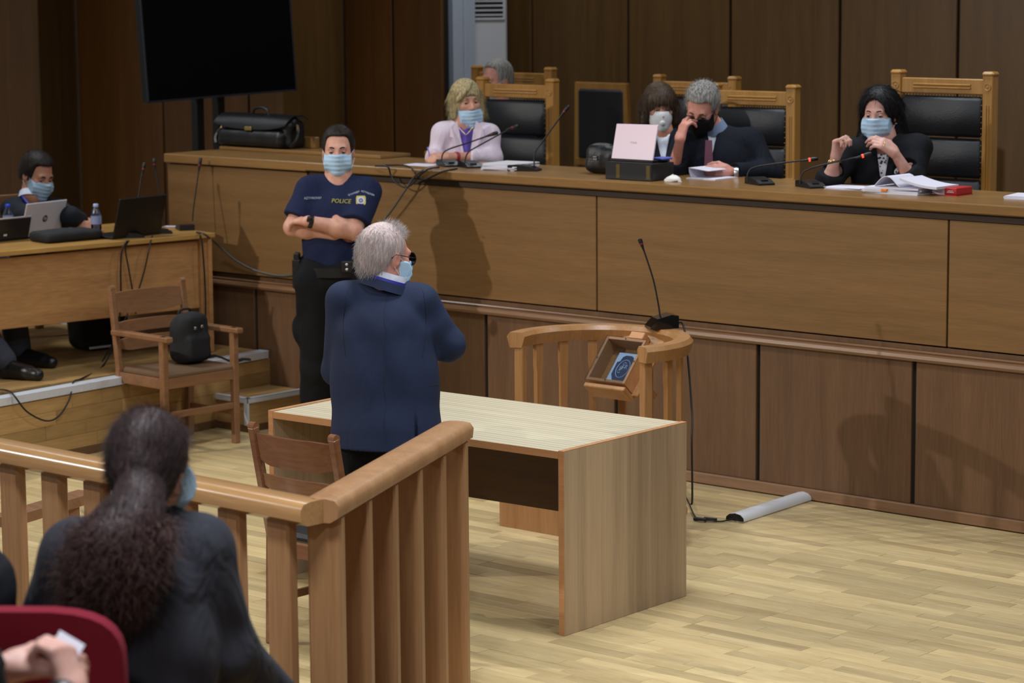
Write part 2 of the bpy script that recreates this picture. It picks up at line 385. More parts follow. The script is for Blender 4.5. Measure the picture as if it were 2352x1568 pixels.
# ================================================================ SETTING
# ---- floor: strips parallel to the bench
floor = struct('floor', MB().box(-5.2, 7.0, -6.4, 0.4, -0.08, -0.012), 'subfloor', 'oak strip parquet floor of the courtroom well')
SW = 0.0742
def in_view(x, y):
    q = ROT @ (np.array([x, y, 0.])-CAM); return -60 < FPX*q[0]/q[2]+1176 < 2412 and FPX*q[1]/q[2]+784 < 1640
strips = []
rr = random.Random(3)
y = 0.0; row = 0
while y > -5.6:
    x = -5.0 + rr.uniform(-0.5, 0)
    while x < 4.6:
        L = rr.choice((0.28, 0.36, 0.42, 0.5, 0.56, 0.64)) + rr.uniform(-0.03, 0.03)
        xm = x+L/2; ym = y-SW/2
        if any(in_view(xx, ym) for xx in (x, xm, x+L)) and not (xm < -3.75):
            strips.append((x, L, y, row, depth((xm, ym, 0)), FPX*(ROT @ (np.array([xm, ym, 0])-CAM))[0]/depth((xm, ym, 0))+1176))
        x += L
    y -= SW + (0.0022 if row % 3 == 2 else 0.0); row += 1
# those that show largest: nearest ones in the open right half and between the furniture
def shown(s):
    px = s[5]; py = FPX*(ROT @ (np.array([s[0]+s[1]/2, s[2]-SW/2, 0])-CAM))[1]/s[4]+784
    hid = (px < 660 and py > 1150) or (700 < px < 1050 and py > 1000) or (1310 < px < 1576 and py < 1400)
    return s[4] + (6 if hid else 0)
strips.sort(key=shown)
bases = {}
for (x, L, y0, row, dp, px) in strips[:300]:
    key = round(L/0.04)
    if key not in bases:
        LL = key*0.04; bases[key] = MB().obox((0, 0, 0), (0.5, SW/2-0.0005, 0.006), None, 0.0012).mesh('plank')
    o = link('plank', bases[key], 'plank', floor)
    o.location = (x+L/2, y0-SW/2, -0.006 + rr.uniform(-0.0006, 0.0)); o.scale = ((L-0.001), 1, 1)
fm = MB(); tones = []
for (x, L, y0, row, dp, px) in strips[300:]:
    fm.obox((x+L/2, y0-SW/2, -0.006), (L/2-0.0005, SW/2-0.0005, 0.006), None, 0.0); tones += [rr.random()]*8
fo = part('plank_field', fm, 'plank_f', floor); fo['kind'] = 'stuff'
at_ = fo.data.attributes.new('tone', 'FLOAT', 'POINT'); at_.data.foreach_set('value', tones)

# ---- walls: stepped veneer panels; the judges' back wall is at Y = 4.2
WT = 5.4
def panel_wall(name, segs, y, mat, label):
    """segs: X boundaries; one panel object per pair, dark joints between"""
    bk = struct(name, MB().box(segs[0]+0.07, segs[-1]-0.07, y+0.02, y+0.14, 0, WT), 'gap', label)
    for a, b in zip(segs[:-1], segs[1:]):
        part('panel', MB().box(a+0.011, b-0.011, y, y+0.03, 0.02, WT, 0.004), mat, bk)
    return bk
segs = [float(by(px, 100, 4.2)[0]) for px in (1442.4, 1677.2, 1928.5, 2199.8)]
stp = (segs[-1]-segs[0])/3
segs = [segs[0]-2*stp, segs[0]-stp] + segs + [segs[-1]+k*stp for k in (1, 2, 3)]
panel_wall('wall_back', segs, 4.2, 'wall', 'back wall of tall brown veneer panels behind the judges')
yD = 3.0; xD0, xDs, xD1 = [float(by(px, 100, yD)[0]) for px in (790, 902, 1016.5)]
panel_wall('wall_alcove', [xD0, xDs, xD1], yD, 'wall_dark', 'dark veneer wall left of the grey pillar')
yB = 2.2; xB0, xB1, xB2, xB3 = [float(by(px, 100, yB)[0]) for px in (175, 370, 568, 648)]
panel_wall('wall_left', [xB0, xB1, xB2, xB3], yB, 'wall_dark', 'dark veneer wall behind the television')
yF = 1.7; xF = float(by(90, 100, yF)[0])
panel_wall('wall_far_left', [xF-3.0, xF-1.0, xF], yF, 'wall_dark', 'dark veneer wall at the far left')
def return_wall(name, p, q, mat, label):
    p = np.array([*p, 0.]); q = np.array([*q, 0.]); d = unit(q-p); n = np.array([d[1], -d[0], 0])
    o = struct(name, MB().beam(p+(0, 0, WT/2)-n*0.03, q+(0, 0, WT/2)-n*0.03, 0.06, WT, (0, 0, 1), 0.004), mat, label)
    return o
return_wall('wall_return_1', (xB3, yB-0.005), (xD0-0.03, yD+0.1), 'wall', 'lighter veneer return between two dark wall panels')
return_wall('wall_return_2', (xF, yF-0.005), (xB0-0.03, yB+0.1), 'wall', 'lighter veneer return at the far left')
# pillar and its paint steps behind the alcove wall
YP = 3.45; px0, px1 = [float(by(q_, 60, YP)[0]) for q_ in (1000, 1041)]
struct('wall_pillar', MB().box(px0-0.5, px1, YP, YP+0.11, 0, WT, 0.004).box(px0-0.5, px1+0.006, YP+0.115, YP+0.235, 0, WT, 0.004), 'pillar', 'grey painted pillar beside the air conditioner')
# judges' dais floor, prosecution dais, public risers, ceiling
DZ = 0.79
struct('floor_judges_dais', MB().box(-4.4, 4.4, 0.1, 4.2, 0.0, DZ), 'bench_top', 'raised wooden floor behind the judges bench')
struct('ceiling', MB().box(-9, 9, -13, 5, 5.4, 5.5), 'ceil', 'plain ceiling above the courtroom')

# ---- judges' bench
bench = thing('judges_bench', 'long raised oak judges bench with panelled front running across the courtroom', 'bench', (0, 0.3, 0))
XL, XR = -4.447, 3.2
part('carcass', MB().box(XL+0.01, XR, 0.035, 0.09, 0.0, 1.5), 'gap', bench)
part('baseboard', MB().box(XL, XR, 0.0, 0.03, 0.0, 0.058, 0.006), 'mould', bench)
PW = 0.9225; xs = [-0.0167+PW*k for k in range(-5, 4)]
for a, b in zip(xs[:-1], xs[1:]):
    part('lower_panel', MB().box(max(a+0.012, XL), b-0.012, 0.018, 0.04, 0.058, 0.762, 0.003), 'bench_low', bench)
# ledge moulding with a bullnose and a bright bead
prof = [(0.0, 0), (0.028, 0.004), (0.036, 0.018), (0.032, 0.034), (0.018, 0.04), (0.02, 0.046), (0.026, 0.05), (0.02, 0.056), (0, 0.056)]
m_ = MB(); m_.sweep([(XL, 0.022, 0.758, 0, -1), (XR, 0.022, 0.758, 0, -1)], prof); part('ledge_moulding', m_, 'mould', bench, 40)
part('ledge_strip', MB().box(XL, XR, 0.012, 0.04, 0.813, 0.838, 0.002), 'bench_low', bench)
ux = [-3.212, -1.060, 1.092, 3.2]
for a, b in zip(ux[:-1], ux[1:]):
    part('upper_panel', MB().box(a+0.005, b-0.005, 0.008, 0.04, 0.846, 1.452, 0.002), 'bench_up', bench)
part('upper_panel', MB().box(XL+0.02, ux[0]-0.006, -0.012, 0.04, 0.846, 1.478, 0.002), 'bench_up', bench)
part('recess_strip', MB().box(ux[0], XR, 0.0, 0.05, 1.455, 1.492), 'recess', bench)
part('bench_top', MB().box(ux[0], XR, -0.035, 0.62, 1.492, 1.541, 0.006), 'bench_top', bench)
# raised left end with its own slab and upstand
part('side_counter_top', MB().box(XL, -3.207, -0.03, 0.50, 1.487, 1.541, 0.005).box(XL+0.03, -3.02, 0.40, 0.66, 1.541, 1.562, 0.004), 'bench_top', bench)
part('side_counter_upstand', MB().box(-4.1, -3.77, 0.60, 0.64, 1.562, 1.63, 0.004), 'bench_top', bench)
part('end_panel', MB().box(XL, XL+0.03, 0.0, 0.66, 0.0, 1.49, 0.003), 'bench_up', bench)

# ---- prosecution dais (height 0.40) with aluminium nosing, strip-clad riser and two-step corner
dais = struct('floor_prosecution_dais', MB().prism([(-3.60, 0.0), (-6.6, 0.0), (-6.6, -3.4), (-3.36, -3.4)], (0, 0, 0.0), (1, 0, 0), (0, 1, 0), (0, 0, 1), 0.385), 'subfloor', 'low wooden dais under the prosecution desk')
def daisx(y): return -3.60 - 0.0605*y*1.0 if y <= 0 else -3.6
daisx = lambda y: -3.60 - 0.0685*y
rd = random.Random(11)
# dais top strips (grain along Y)
k = 0; xx = -3.63
tb = MB().box(-0.036, 0.036, -0.5, 0.5, -0.0065, 0.0065, 0.001).mesh('plank')
while xx > -5.6:
    yy = -0.01
    while yy > -2.6:
        L = rd.choice((0.4, 0.5, 0.6)); 
        if xx < daisx(yy-L)-0.06 or xx < -3.6:
            o = link('plank', tb, 'plank_y', dais); o.location = (xx-0.036+(0.0), yy-L/2, 0.3915); o.scale = (1, L-0.002, 1)
        yy -= L
    xx -= 0.0735
# riser cladding: four courses of strips along the edge direction
ed = unit(np.array([daisx(-2.6)-daisx(0), -2.6, 0])); en = np.array([ed[1], -ed[0], 0.]); en = en if en[0] > 0 else -en
for c in range(4):
    t = -0.02; z0 = 0.045 + c*0.0765
    while t < 2.7:
        L = rd.choice((0.22, 0.3, 0.4, 0.5, 0.62))
        a = np.array([daisx(0), 0, 0]) + ed*t; b = a + ed*(L-0.002)
        part('plank', MB().beam(a+(0, 0, z0+0.038), b+(0, 0, z0+0.038), 0.014, 0.0755, (0, 0, 1), 0.0015), 'plank_y', dais)
        t += L
a = np.array([daisx(0), 0.0, 0]); b = np.array([daisx(-3.0), -3.0, 0])
part('plinth', MB().beam(a+(0.004, 0, 0.022), b+(0.004, 0, 0.022), 0.02, 0.044, (0, 0, 1), 0.002), 'bench_low', dais)
part('nosing', MB().beam(a+(-0.02, 0.0, 0.398), b+(-0.02, 0, 0.398), 0.075, 0.006, (0, 0, 1), 0.002).beam(a+(0.015, 0, 0.378), b+(0.015, 0, 0.378), 0.006, 0.045, (0, 0, 1), 0.002), 'alu', dais)
# step in the corner against the bench
st = thing('corner_step', 'small parquet step with aluminium edging in the corner by the bench', 'step', (-3.4, -0.2, 0))
sx0, sx1, sy0, sy1 = -3.58, -3.285, -0.455, -0.005
part('tread', MB().box(sx0, sx1-0.004, sy0+0.004, sy1, 0.17, 0.196, 0.002), 'plank_y', st)
part('riser', MB().box(sx0, sx1-0.012, sy0+0.012, sy1, 0.04, 0.17), 'plank_y', st)
part('plinth', MB().box(sx0, sx1-0.006, sy0+0.006, sy1, 0.0, 0.04), 'bench_low', st)
part('nosing', MB().box(sx1-0.03, sx1, sy0, sy1, 0.196, 0.201, 0.001).box(sx1-0.006, sx1, sy0, sy1, 0.17, 0.2, 0.001).box(sx0, sx1, sy0, sy0+0.03, 0.196, 0.201, 0.001).box(sx0, sx1, sy0, sy0+0.006, 0.17, 0.2, 0.001).box(sx1-0.034, sx1, sy0, sy0+0.012, 0.04, 0.17, 0.001), 'alu', st)

# public risers under the spectators (below the frame)
Vh = unit((ROT[2][0], ROT[2][1], 0)); Rt = unit((ROT[0][0], ROT[0][1], 0))
R1, R2 = 0.35, 0.70
def riser(name, d0, d1, z, lab):
    c = np.array([CAM[0], CAM[1], 0.])
    pts = [c+Vh*d1-Rt*4, c+Vh*d1+Rt*0.1, c+Vh*d0+Rt*0.1, c+Vh*d0-Rt*4]
    struct(name, MB().prism([(p[0], p[1]) for p in pts], (0, 0, 0), (1, 0, 0), (0, 1, 0), (0, 0, 1), z), 'plank_y', lab)
riser('floor_public_riser_1', 5.55, 7.35, R1, 'low public seating riser behind the rail')
riser('floor_public_riser_2', 3.9, 5.55, R2, 'second public seating riser')

# ================================================================ FURNITURE
# ---- defendant's desk
du = unit((0.9992, 0.0393, 0)); dw = np.array([-du[1], du[0], 0]); FR = np.array([1.080, -2.810, 0])
DWD, DDP = 1.628, 0.845
def dk(a, b, z): return FR - du*a + dw*b + np.array([0, 0, z])      # a: leftwards from the right end, b: depth
def dbox(mb, a0, a1, b0, b1, z0, z1, bev=0.0015):
    return mb.obox(dk((a0+a1)/2, (b0+b1)/2, (z0+z1)/2), (abs(a1-a0)/2, abs(b1-b0)/2, abs(z1-z0)/2), np.array([du, dw, (0, 0, 1.)]), bev)
desk = thing('office_desk', 'plain zebrano laminate desk standing in the middle of the floor', 'desk', dk(DWD/2, DDP/2, 0))
part('side_panel', dbox(MB(), 0, 0.028, 0.003, DDP, 0.0, 0.749), 'zebrano', desk)
part('side_panel', dbox(MB(), DWD-0.028, DWD, 0.003, DDP, 0.0, 0.749), 'zebrano', desk)
part('edge_band', dbox(MB(), 0, 0.028, 0, 0.003, 0, 0.749, 0.0005), 'edgeband', desk)
part('edge_band', dbox(MB(), DWD-0.028, DWD, 0, 0.003, 0, 0.749, 0.0005), 'edgeband', desk)
part('edge_band', dbox(MB(), 0.0, 0.028, 0, DDP, 0.749, 0.7515, 0.0005), 'edgeband', desk)
part('edge_band', dbox(MB(), DWD-0.028, DWD, 0, DDP, 0.749, 0.7515, 0.0005), 'edgeband', desk)
part('desk_top', dbox(MB(), 0.029, DWD-0.029, 0.003, DDP, 0.718, 0.748), 'zebrano_x', desk)
part('edge_band', dbox(MB(), 0.029, DWD-0.029, 0, 0.003, 0.718, 0.748, 0.0005), 'edgeband', desk)
part('modesty_panel', dbox(MB(), 0.028, DWD-0.028, 0.60, 0.62, 0.345, 0.718), 'shaded_panel', desk)

# ---- witness stand: horseshoe rail on a half-round platform
WC = np.array([-0.007, -1.278]); WR = 0.405; WZ = 0.945
def wpt(a, r): return (WC[0]+r*math.cos(a), WC[1]+r*math.sin(a))
dock = thing('witness_stand', 'curved oak witness stand with balusters and a horseshoe hand rail', 'witness stand', (0, -1.2, 0))
A0, A1 = math.radians(-20), math.radians(200)
path = []
NA = 44
for i in range(NA+1):
    a = A0+(A1-A0)*i/NA; x, y = wpt(a, WR); path.append((x, y, 0, math.cos(a), math.sin(a)))
rp = [(-0.045, 0.925), (-0.03, 0.945), (0.03, 0.945), (0.045, 0.925), (0.03, 0.872), (-0.03, 0.872)]
part('hand_rail', MB().sweep(path, rp), 'dock', dock, 35)
def plat(r, z0, z1, y0):
    pts = [(WC[0]+r*math.cos(math.pi*i/32), -1.42+r*math.sin(math.pi*i/32)) for i in range(33)]
    return MB().prism(pts, (0, 0, z0), (1, 0, 0), (0, 1, 0), (0, 0, 1), z1-z0)
m_ = plat(0.488, 0.0, 0.15, 0); part('platform', m_, 'dock', dock, 35)
m_ = MB(); pth = [(WC[0]+0.47*math.cos(math.pi*i/32), -1.42+0.47*math.sin(math.pi*i/32), 0.12, math.cos(math.pi*i/32), math.sin(math.pi*i/32)) for i in range(33)]
m_.sweep(pth, [(0, 0), (0.028, 0.002), (0.04, 0.014), (0.042, 0.028), (0.03, 0.044), (0, 0.048)]); part('platform_nosing', m_, 'dock', dock, 50)
part('platform_tread', MB().prism([(WC[0]+0.48*math.cos(math.pi*i/32), -1.42+0.48*math.sin(math.pi*i/32)) for i in range(33)], (0, 0, 0.15), (1, 0, 0), (0, 1, 0), (0, 0, 1), 0.014), 'dock', dock)
def baluster(x, y, nx, ny, z0, z1, w=0.044, t=0.024, mat='dock'):
    # flat board with a shouldered neck near the top
    n = np.array([nx, ny, 0.]); tt = np.array([-ny, nx, 0.]); c = np.array([x, y, 0.]); mb = MB()
    h1, h2 = z1-0.10, z1-0.14
    poly = [(-w/2*0.8, z0), (w/2*0.8, z0), (w/2*0.8, h2), (w/2, h1), (w/2, z1), (-w/2, z1), (-w/2, h1), (-w/2*0.8, h2)]
    return mb.prism(poly, c-n*t/2, tt, (0, 0, 1), n, t)
NB = 11
for i in range(NB):
    a = A0+math.radians(4)+(A1-A0-math.radians(8))*i/(NB-1); x, y = wpt(a, WR-0.012)
    if i in (0, NB-1):
        part('post', MB().obox((x, y, 0.515), (0.022, 0.022, 0.36), np.array([(math.cos(a), math.sin(a), 0), (-math.sin(a), math.cos(a), 0), (0, 0, 1.)]), 0.003), 'dock', dock)
    else:
        part('baluster', baluster(x, y, math.cos(a), math.sin(a), 0.164, 0.873), 'dock', dock)
# bracketed book box on the inside of the rail
yb = -1.20; BL = by(1343.5, 868.6, yb); sl = unit((0.0, 0.150, 0.168)); bxd = np.array([1., 0.0, 0.]); bn = np.cross(bxd, sl)
BW_, BL_ = 0.236, 0.25; DP = 0.085
def bb(a, b, c): return BL + bxd*a + sl*b + bn*c         # c negative goes into the box
bxth = thing('book_box', 'slanted wooden box with clear lid holding an ornate blue book', 'display box', bb(BW_/2, BL_/2, -DP))
BAX = np.array([bxd, sl, bn])
def bbox(mb, a0, a1, b0, b1, c0, c1, bev=0.001):
    return mb.obox(bb((a0+a1)/2, (b0+b1)/2, (c0+c1)/2), (abs(a1-a0)/2, abs(b1-b0)/2, abs(c1-c0)/2), BAX, bev)
tw = 0.014
part('back_board', bbox(MB(), -0.004, BW_+0.035, -0.012, BL_+0.035, -DP-0.018, -DP, 0.003), 'dock', bxth)
for (a0, a1, b0, b1) in ((0, tw, 0, BL_), (BW_-tw, BW_, 0, BL_), (tw, BW_-tw, 0, tw), (tw, BW_-tw, BL_-tw, BL_)):
    part('side', bbox(MB(), a0, a1, b0, b1, -DP, -0.004), 'edgeband', bxth)
part('lid', bbox(MB(), -0.004, BW_+0.004, -0.004, BL_+0.004, -0.004, 0.0), glassmat('clear_acrylic'), bxth)
for (a, b) in ((BW_/2, 0.007), (BW_/2, BL_-0.007), (0.006, BL_/2), (BW_-0.006, BL_/2)):
    part('screw', MB().lathe([(0.0035, 0), (0.0035, 0.003)], bb(a, b, 0.0), bn, 8), 'black', bxth)
part('lip', bbox(MB(), 0.0, BW_+0.01, -0.035, -0.012, -DP-0.02, -0.01, 0.004), 'dock', bxth)
part('bracket', MB().obox(bb(BW_/2+0.02, BL_+0.05, -DP-0.012), (0.125, 0.06, 0.008), BAX, 0.003), 'dock', bxth)
part('wood_block', MB().obox(bb(BW_*0.62, BL_+0.035, -DP+0.03), (0.042, 0.02, 0.03), BAX, 0.003), 'edgeband', bxth)
part('support', MB().beam(bb(BW_*0.8, 0.1, -DP-0.02), (0.05, -0.92, 0.62), 0.04, 0.03, (0, 0, 1), 0.003), 'dock', bxth)
bmn = {'bk': plain('blue_book_cover', (54, 72, 104), 0.45), 'sv': plain('silver_foil', (156, 172, 188), 0.35, metal=0.35), 'dk': plain('navy_inlay', (30, 42, 74), 0.5)}
book = thing('ornate_book', 'blue and silver ornate book lying inside the slanted wooden box', 'book', bb(0.135, 0.11, -DP))
c0 = -DP+0.028
part('cover', bbox(MB(), 0.07, 0.205, 0.022, 0.20, -DP+0.002, c0, 0.002), bmn['sv'], book)
part('inlay', MB().prism([(0.095, 0.06), (0.085, 0.075), (0.085, 0.145), (0.1, 0.15), (0.105, 0.175), (0.12, 0.185), (0.155, 0.185), (0.17, 0.175), (0.175, 0.15), (0.19, 0.145), (0.19, 0.075), (0.178, 0.06), (0.172, 0.045), (0.155, 0.034), (0.12, 0.034), (0.103, 0.045)], BL+bn*c0, bxd, sl, bn, 0.0008), bmn['dk'], book)
ov = [(0.1375+0.036*math.cos(t), 0.11+0.05*math.sin(t)) for t in np.linspace(0, 2*math.pi, 28, endpoint=False)]
part('medallion', MB().tube([bb(a, b, c0+0.001) for a, b in ov+ov[:1]], 0.0022, 5, False), bmn['sv'], book)
rs_ = random.Random(4); m_ = MB()
for k in range(9):
    t0 = rs_.uniform(0, 6.28); cx, cy = 0.1375+rs_.uniform(-0.018, 0.018), 0.11+rs_.uniform(-0.03, 0.03); rr0 = rs_.uniform(0.006, 0.013)
    m_.tube([bb(cx+rr0*math.cos(t0+u)*(1-u/8), cy+rr0*math.sin(t0+u)*(1-u/8), c0+0.0012) for u in np.linspace(0, 5, 9)], 0.0016, 4)
part('scrollwork', m_, bmn['sv'], book)

# ---- foreground balustrade
def rail_seg(root, p, q, mat='rail'):
    p = np.asarray(p, float); q = np.asarray(q, float)
    d = unit(q-p); n = np.array([d[1], -d[0], 0.]); prof = [(-0.062, -0.06), (-0.066, -0.024), (-0.052, -0.005), (-0.024, 0.0), (0.024, 0.0), (0.052, -0.005), (0.066, -0.024), (0.062, -0.06), (0.036, -0.076), (-0.036, -0.076)]
    return MB().sweep([(p[0], p[1], p[2], n[0], n[1]), (q[0], q[1], q[2], n[0], n[1])], prof)
RZ = 1.0
RC = np.array([1.866, -4.95, RZ]); RE = np.array([1.24, -3.619, RZ]); RLf = np.array([-0.6, -4.90, RZ])
rail1 = thing('balustrade', 'beech balustrade with rounded hand rail in front of the public seats', 'balustrade', (0.6, -4.92, 0))
part('hand_rail', rail_seg(rail1, RLf, RC+unit(RC-RLf)*0.0), 'rail', rail1, 50)
def slat(root, c, dirv, w, t, z0, z1, mat='rail_v'):
    d = unit(dirv); n = np.array([d[1], -d[0], 0.])
    return part('baluster', MB().obox((c[0], c[1], (z0+z1)/2), (w/2, t/2, (z1-z0)/2), np.array([d, n, (0, 0, 1.)]), 0.008), mat, root, None)
for px in (-70, 28, 126, 226, 328, 432, 544, 660):
    tcen = bz(px, 1060+0.155*px, RZ-0.06); xx = float(np.interp(px, [0, 1], [0, 1])); 
    P_ = by(px, 1075+0.15*px, RC[1]+0.03); slat(rail1, (P_[0], RLf[1]+(RC[1]-RLf[1])*((P_[0]-RLf[0])/(RC[0]-RLf[0]))), RC-RLf, 0.105, 0.045, 0.0, RZ-0.07)
rail2 = thing('balustrade_wing', 'angled beech balustrade wing beside the empty chair with close-set boards', 'balustrade', ((RC[0]+RE[0])/2, (RC[1]+RE[1])/2, 0))
dR = unit(RE-RC)
part('hand_rail', rail_seg(rail2, RC+dR*0.03, RE+dR*0.02), 'rail_v', rail2, 50)
LR = np.linalg.norm(RE-RC)
for i in range(6):
    c = RC + dR*(0.09 + i*(LR-0.13)/5); nR = np.array([dR[1], -dR[0], 0.])
    slat(rail2, c, nR, 0.115, 0.045, 0.0, RZ-0.06)

# ---- ladder-back chair behind the balustrade
def ladder_chair(name, label, mat, arms, seat_mat, wseat=0.44, hb=0.885, lean=0.09, group=None):
    """local frame: faces +Y, rear legs at y=0, base at z=0"""
    t = thing(name, label, 'chair')
    w = wseat/2
    for sx in (-1, 1):
        part('rear_post', MB().beam((sx*w, 0.0, 0.0), (sx*w, 0.015, 0.45), 0.034, 0.04, (1, 0, 0), 0.005).beam((sx*w, 0.015, 0.43), (sx*w, 0.015-lean, hb), 0.034, 0.038, (1, 0, 0), 0.006).lathe([(0.018, -0.016), (0.018, 0.016)], (sx*w, 0.017-lean, hb-0.001), (1, 0, 0), 12), mat, t, None, False)
        zt = 0.66 if arms else 0.44
        part('front_leg', MB().box(sx*w-0.02, sx*w+0.02, 0.40, 0.44, 0, zt, 0.005), mat, t, None, False)
        part('side_stretcher', MB().box(sx*w-0.011, sx*w+0.011, 0.02, 0.41, 0.16, 0.19, 0.003), mat, t, None, False)
        part('side_rail', MB().box(sx*w-0.012, sx*w+0.012, 0.02, 0.41, 0.365, 0.425, 0.003), mat, t, None, False)
        if arms: part('arm', MB().box(sx*w-0.026, sx*w+0.026, -0.03, 0.48, 0.63, 0.66, 0.006), mat, t, None, False)
    part('front_stretcher', MB().box(-w, w, 0.408, 0.432, 0.20, 0.235, 0.003), mat, t, None, False)
    part('front_rail', MB().box(-w, w, 0.408, 0.432, 0.365, 0.425, 0.003), mat, t, None, False)
    part('rear_rail', MB().box(-w, w, 0.0, 0.024, 0.365, 0.425, 0.003), mat, t, None, False)
    part('seat', MB().box(-w+0.005, w-0.005, 0.03, 0.43, 0.415, 0.455, 0.014), seat_mat, t, None, False)
    def slatb(z0, z1, arch):
        n = 14; mb = MB(); vs = []; fs = []
        for i in range(n+1):
            u = -1+2*i/n; x = u*(w-0.012); bow = -0.035*(1-u*u)*1.0
            s = 0.5-0.5*math.cos(math.pi*min(1, (1-abs(u))/0.42)); dz = arch*s
            for (zz, th) in ((z0-dz*0.55, -1), (z1+dz*0.15-arch*0.3*(1-s)*0, -1), (z1+dz*0.15, 1), (z0-dz*0.55, 1)):
                yc = 0.015-lean*(zz-0.43)/(hb-0.43)+bow
                vs.append((x, yc+th*0.008, zz))
        for i in range(n):
            for k in range(4):
                k2 = (k+1) % 4; fs.append((i*4+k, i*4+k2, (i+1)*4+k2, (i+1)*4+k))
        fs += [(3, 2, 1, 0), tuple(n*4+k for k in range(4))]
        mb.add(vs, fs); return mb
    for (a, b, c) in ((0.755, 0.86, 0.03), (0.65, 0.695, 0.03), (0.55, 0.60, 0.03)):
        part('back_slat', slatb(a, b, c), mat, t, 40, False)
    return t
ch1 = ladder_chair('ladder_back_chair', 'empty glossy brown ladder-back chair behind the standing man', 'chair', False, 'leather', 0.44)
ch1.location = (0.47, -3.63, 0); ch1.rotation_euler = (0, 0, math.radians(0.5))
ch2 = ladder_chair('wooden_armchair', 'wooden armchair with a brown padded seat holding a black backpack', 'armchair', True, 'seat_brown', 0.50, 0.89, 0.06)
ch2.location = (-3.53, -0.945, 0); ch2.rotation_euler = (0, 0, math.radians(-93)); ch2.scale = (1, 0.98, 1)
# low beam bench seen through the balusters
lb = thing('low_bench', 'low plain wooden bench seen between the balusters at left', 'bench', (-2.2, -3.0, 0))
p, q = bz(0, 1198, 0.30), bz(200, 1138, 0.30)
part('seat', MB().beam(p, q, 0.10, 0.05, (0, 0, 1), 0.004), 'armchair', lb)
for t_ in (0.12, 0.80):
    c = p+(q-p)*t_; part('leg', MB().box(c[0]-0.03, c[0]+0.03, c[1]-0.03, c[1]+0.03, 0, 0.275, 0.003), 'armchair', lb)

# ---- judges' high-back chairs
def judge_chair(name, label, W, Htot, loc, rot=0.0):
    """local: faces -Y, back plane at y=0, base z=0"""
    t = thing(name, label, 'chair', loc, rot, None); w = W/2-0.032
    for sx in (-1, 1):
        p = part('post', MB().box(sx*w-0.03, sx*w+0.03, -0.03, 0.03, 0, Htot-0.012, 0.003).obox((sx*w, 0, Htot-0.008), (0.036, 0.036, 0.014), None, 0.011), 'judge_wood', t, None, False)
        part('rosette', MB().lathe([(0.021, 0.0), (0.021, 0.004), (0.016, 0.004), (0.014, 0.0015), (0.007, 0.0015), (0.005, 0.004), (0.001, 0.0045)], (sx*w, -0.03, Htot-0.075), (0, -1, 0), 16), 'judge_wood', t, 30, False)
        part('flute', MB().box(sx*w-0.01, sx*w-0.004, -0.034, -0.028, 0.55, Htot-0.17).box(sx*w+0.004, sx*w+0.01, -0.034, -0.028, 0.55, Htot-0.17), 'judge_wood', t, None, False)
        part('arm', MB().box(sx*w-0.03, sx*w+0.03, -0.50, -0.02, 0.64, 0.675, 0.008), 'judge_wood', t, None, False)
        part('front_leg', MB().box(sx*w-0.028, sx*w+0.028, -0.48, -0.425, 0, 0.64, 0.004), 'judge_wood', t, None, False)
    part('top_rail', MB().box(-w, w, -0.02, 0.02, Htot-0.115, Htot-0.035, 0.004), 'judge_wood', t, None, False)
    for dz in (-0.068, -0.084):
        part('reeding', MB().tube([(-w*0.62, -0.022, Htot+dz), (w*0.62, -0.022, Htot+dz)], 0.0055, 8), 'judge_wood', t, 40, False)
    part('seat', MB().box(-w, w, -0.5, 0.0, 0.40, 0.475, 0.02), 'leather', t, None, False)
    part('seat_rail', MB().box(-w, w, -0.48, 0.0, 0.32, 0.40, 0.004), 'judge_wood', t, None, False)
    zz = [Htot-0.125, Htot-0.345, Htot-0.56, 0.50]
    for a, b in zip(zz[:-1], zz[1:]):
        part('back_cushion', MB().box(-w+0.03, w-0.03, -0.035, 0.012, b+0.004, a-0.003, 0.022), 'leather', t, 60, False)
    nm = MB()
    for k in range(26): nm.lathe([(0.0035, 0), (0.002, 0.003)], (-w+0.04+(2*w-0.08)*k/25, -0.021, Htot-0.122), (0, -1, 0), 5)
    for k in range(20):
        for sx in (-1, 1): nm.lathe([(0.0035, 0), (0.002, 0.003)], (sx*(w-0.034), -0.03, Htot-0.14-0.03*k), (0, -1, 0), 5)
    part('nail_trim', nm, 'gold', t, None, False)['kind'] = 'stuff'
    return t
def jc(name, label, pl, pr, Y, rot=0.0):
    a = by(*pl, Y); b = by(*pr, Y); H = (a[2]+b[2])/2-DZ; W = abs(b[0]-a[0])
    return judge_chair(name, label, W, H, ((a[0]+b[0])/2, Y, DZ), rot)
jc('judge_chair', 'tall black leather judge chair behind the dark haired woman at right', (2053, 162), (2288, 167), 1.35)
jc('judge_chair', 'black leather judge chair behind the grey haired man with glasses', (1636, 192), (1830, 197), 1.45, 0.05)
jc('judge_chair', 'black leather judge chair behind the blonde woman', (1100, 178), (1278, 183), 1.35)
jc('judge_chair', 'rear row judge chair half hidden behind the brown haired woman', (1506, 173), (1697, 177), 2.35)
jc('judge_chair', 'rear row judge chair of the man whose head shows above the blonde woman', (1088, 153), (1273, 156), 2.35)
sc = thing('side_chair', 'plain wooden chair with flat black back standing by the rear wall', 'chair', (float((by(1326, 188, 3.5)+by(1440, 191, 3.5))[0]/2), 3.5, DZ))
W_ = 0.45/2; zt = 1.85-DZ
for sx in (-1, 1):
    part('rear_post', MB().beam((sx*(W_+0.02), 0.02, 0), (sx*(W_-0.015), 0, zt), 0.045, 0.035, (0, 1, 0), 0.003), 'judge_wood', sc, None, False)
    part('front_leg', MB().box(sx*W_-0.02, sx*W_+0.02, -0.45, -0.41, 0, 0.44, 0.003), 'judge_wood', sc, None, False)
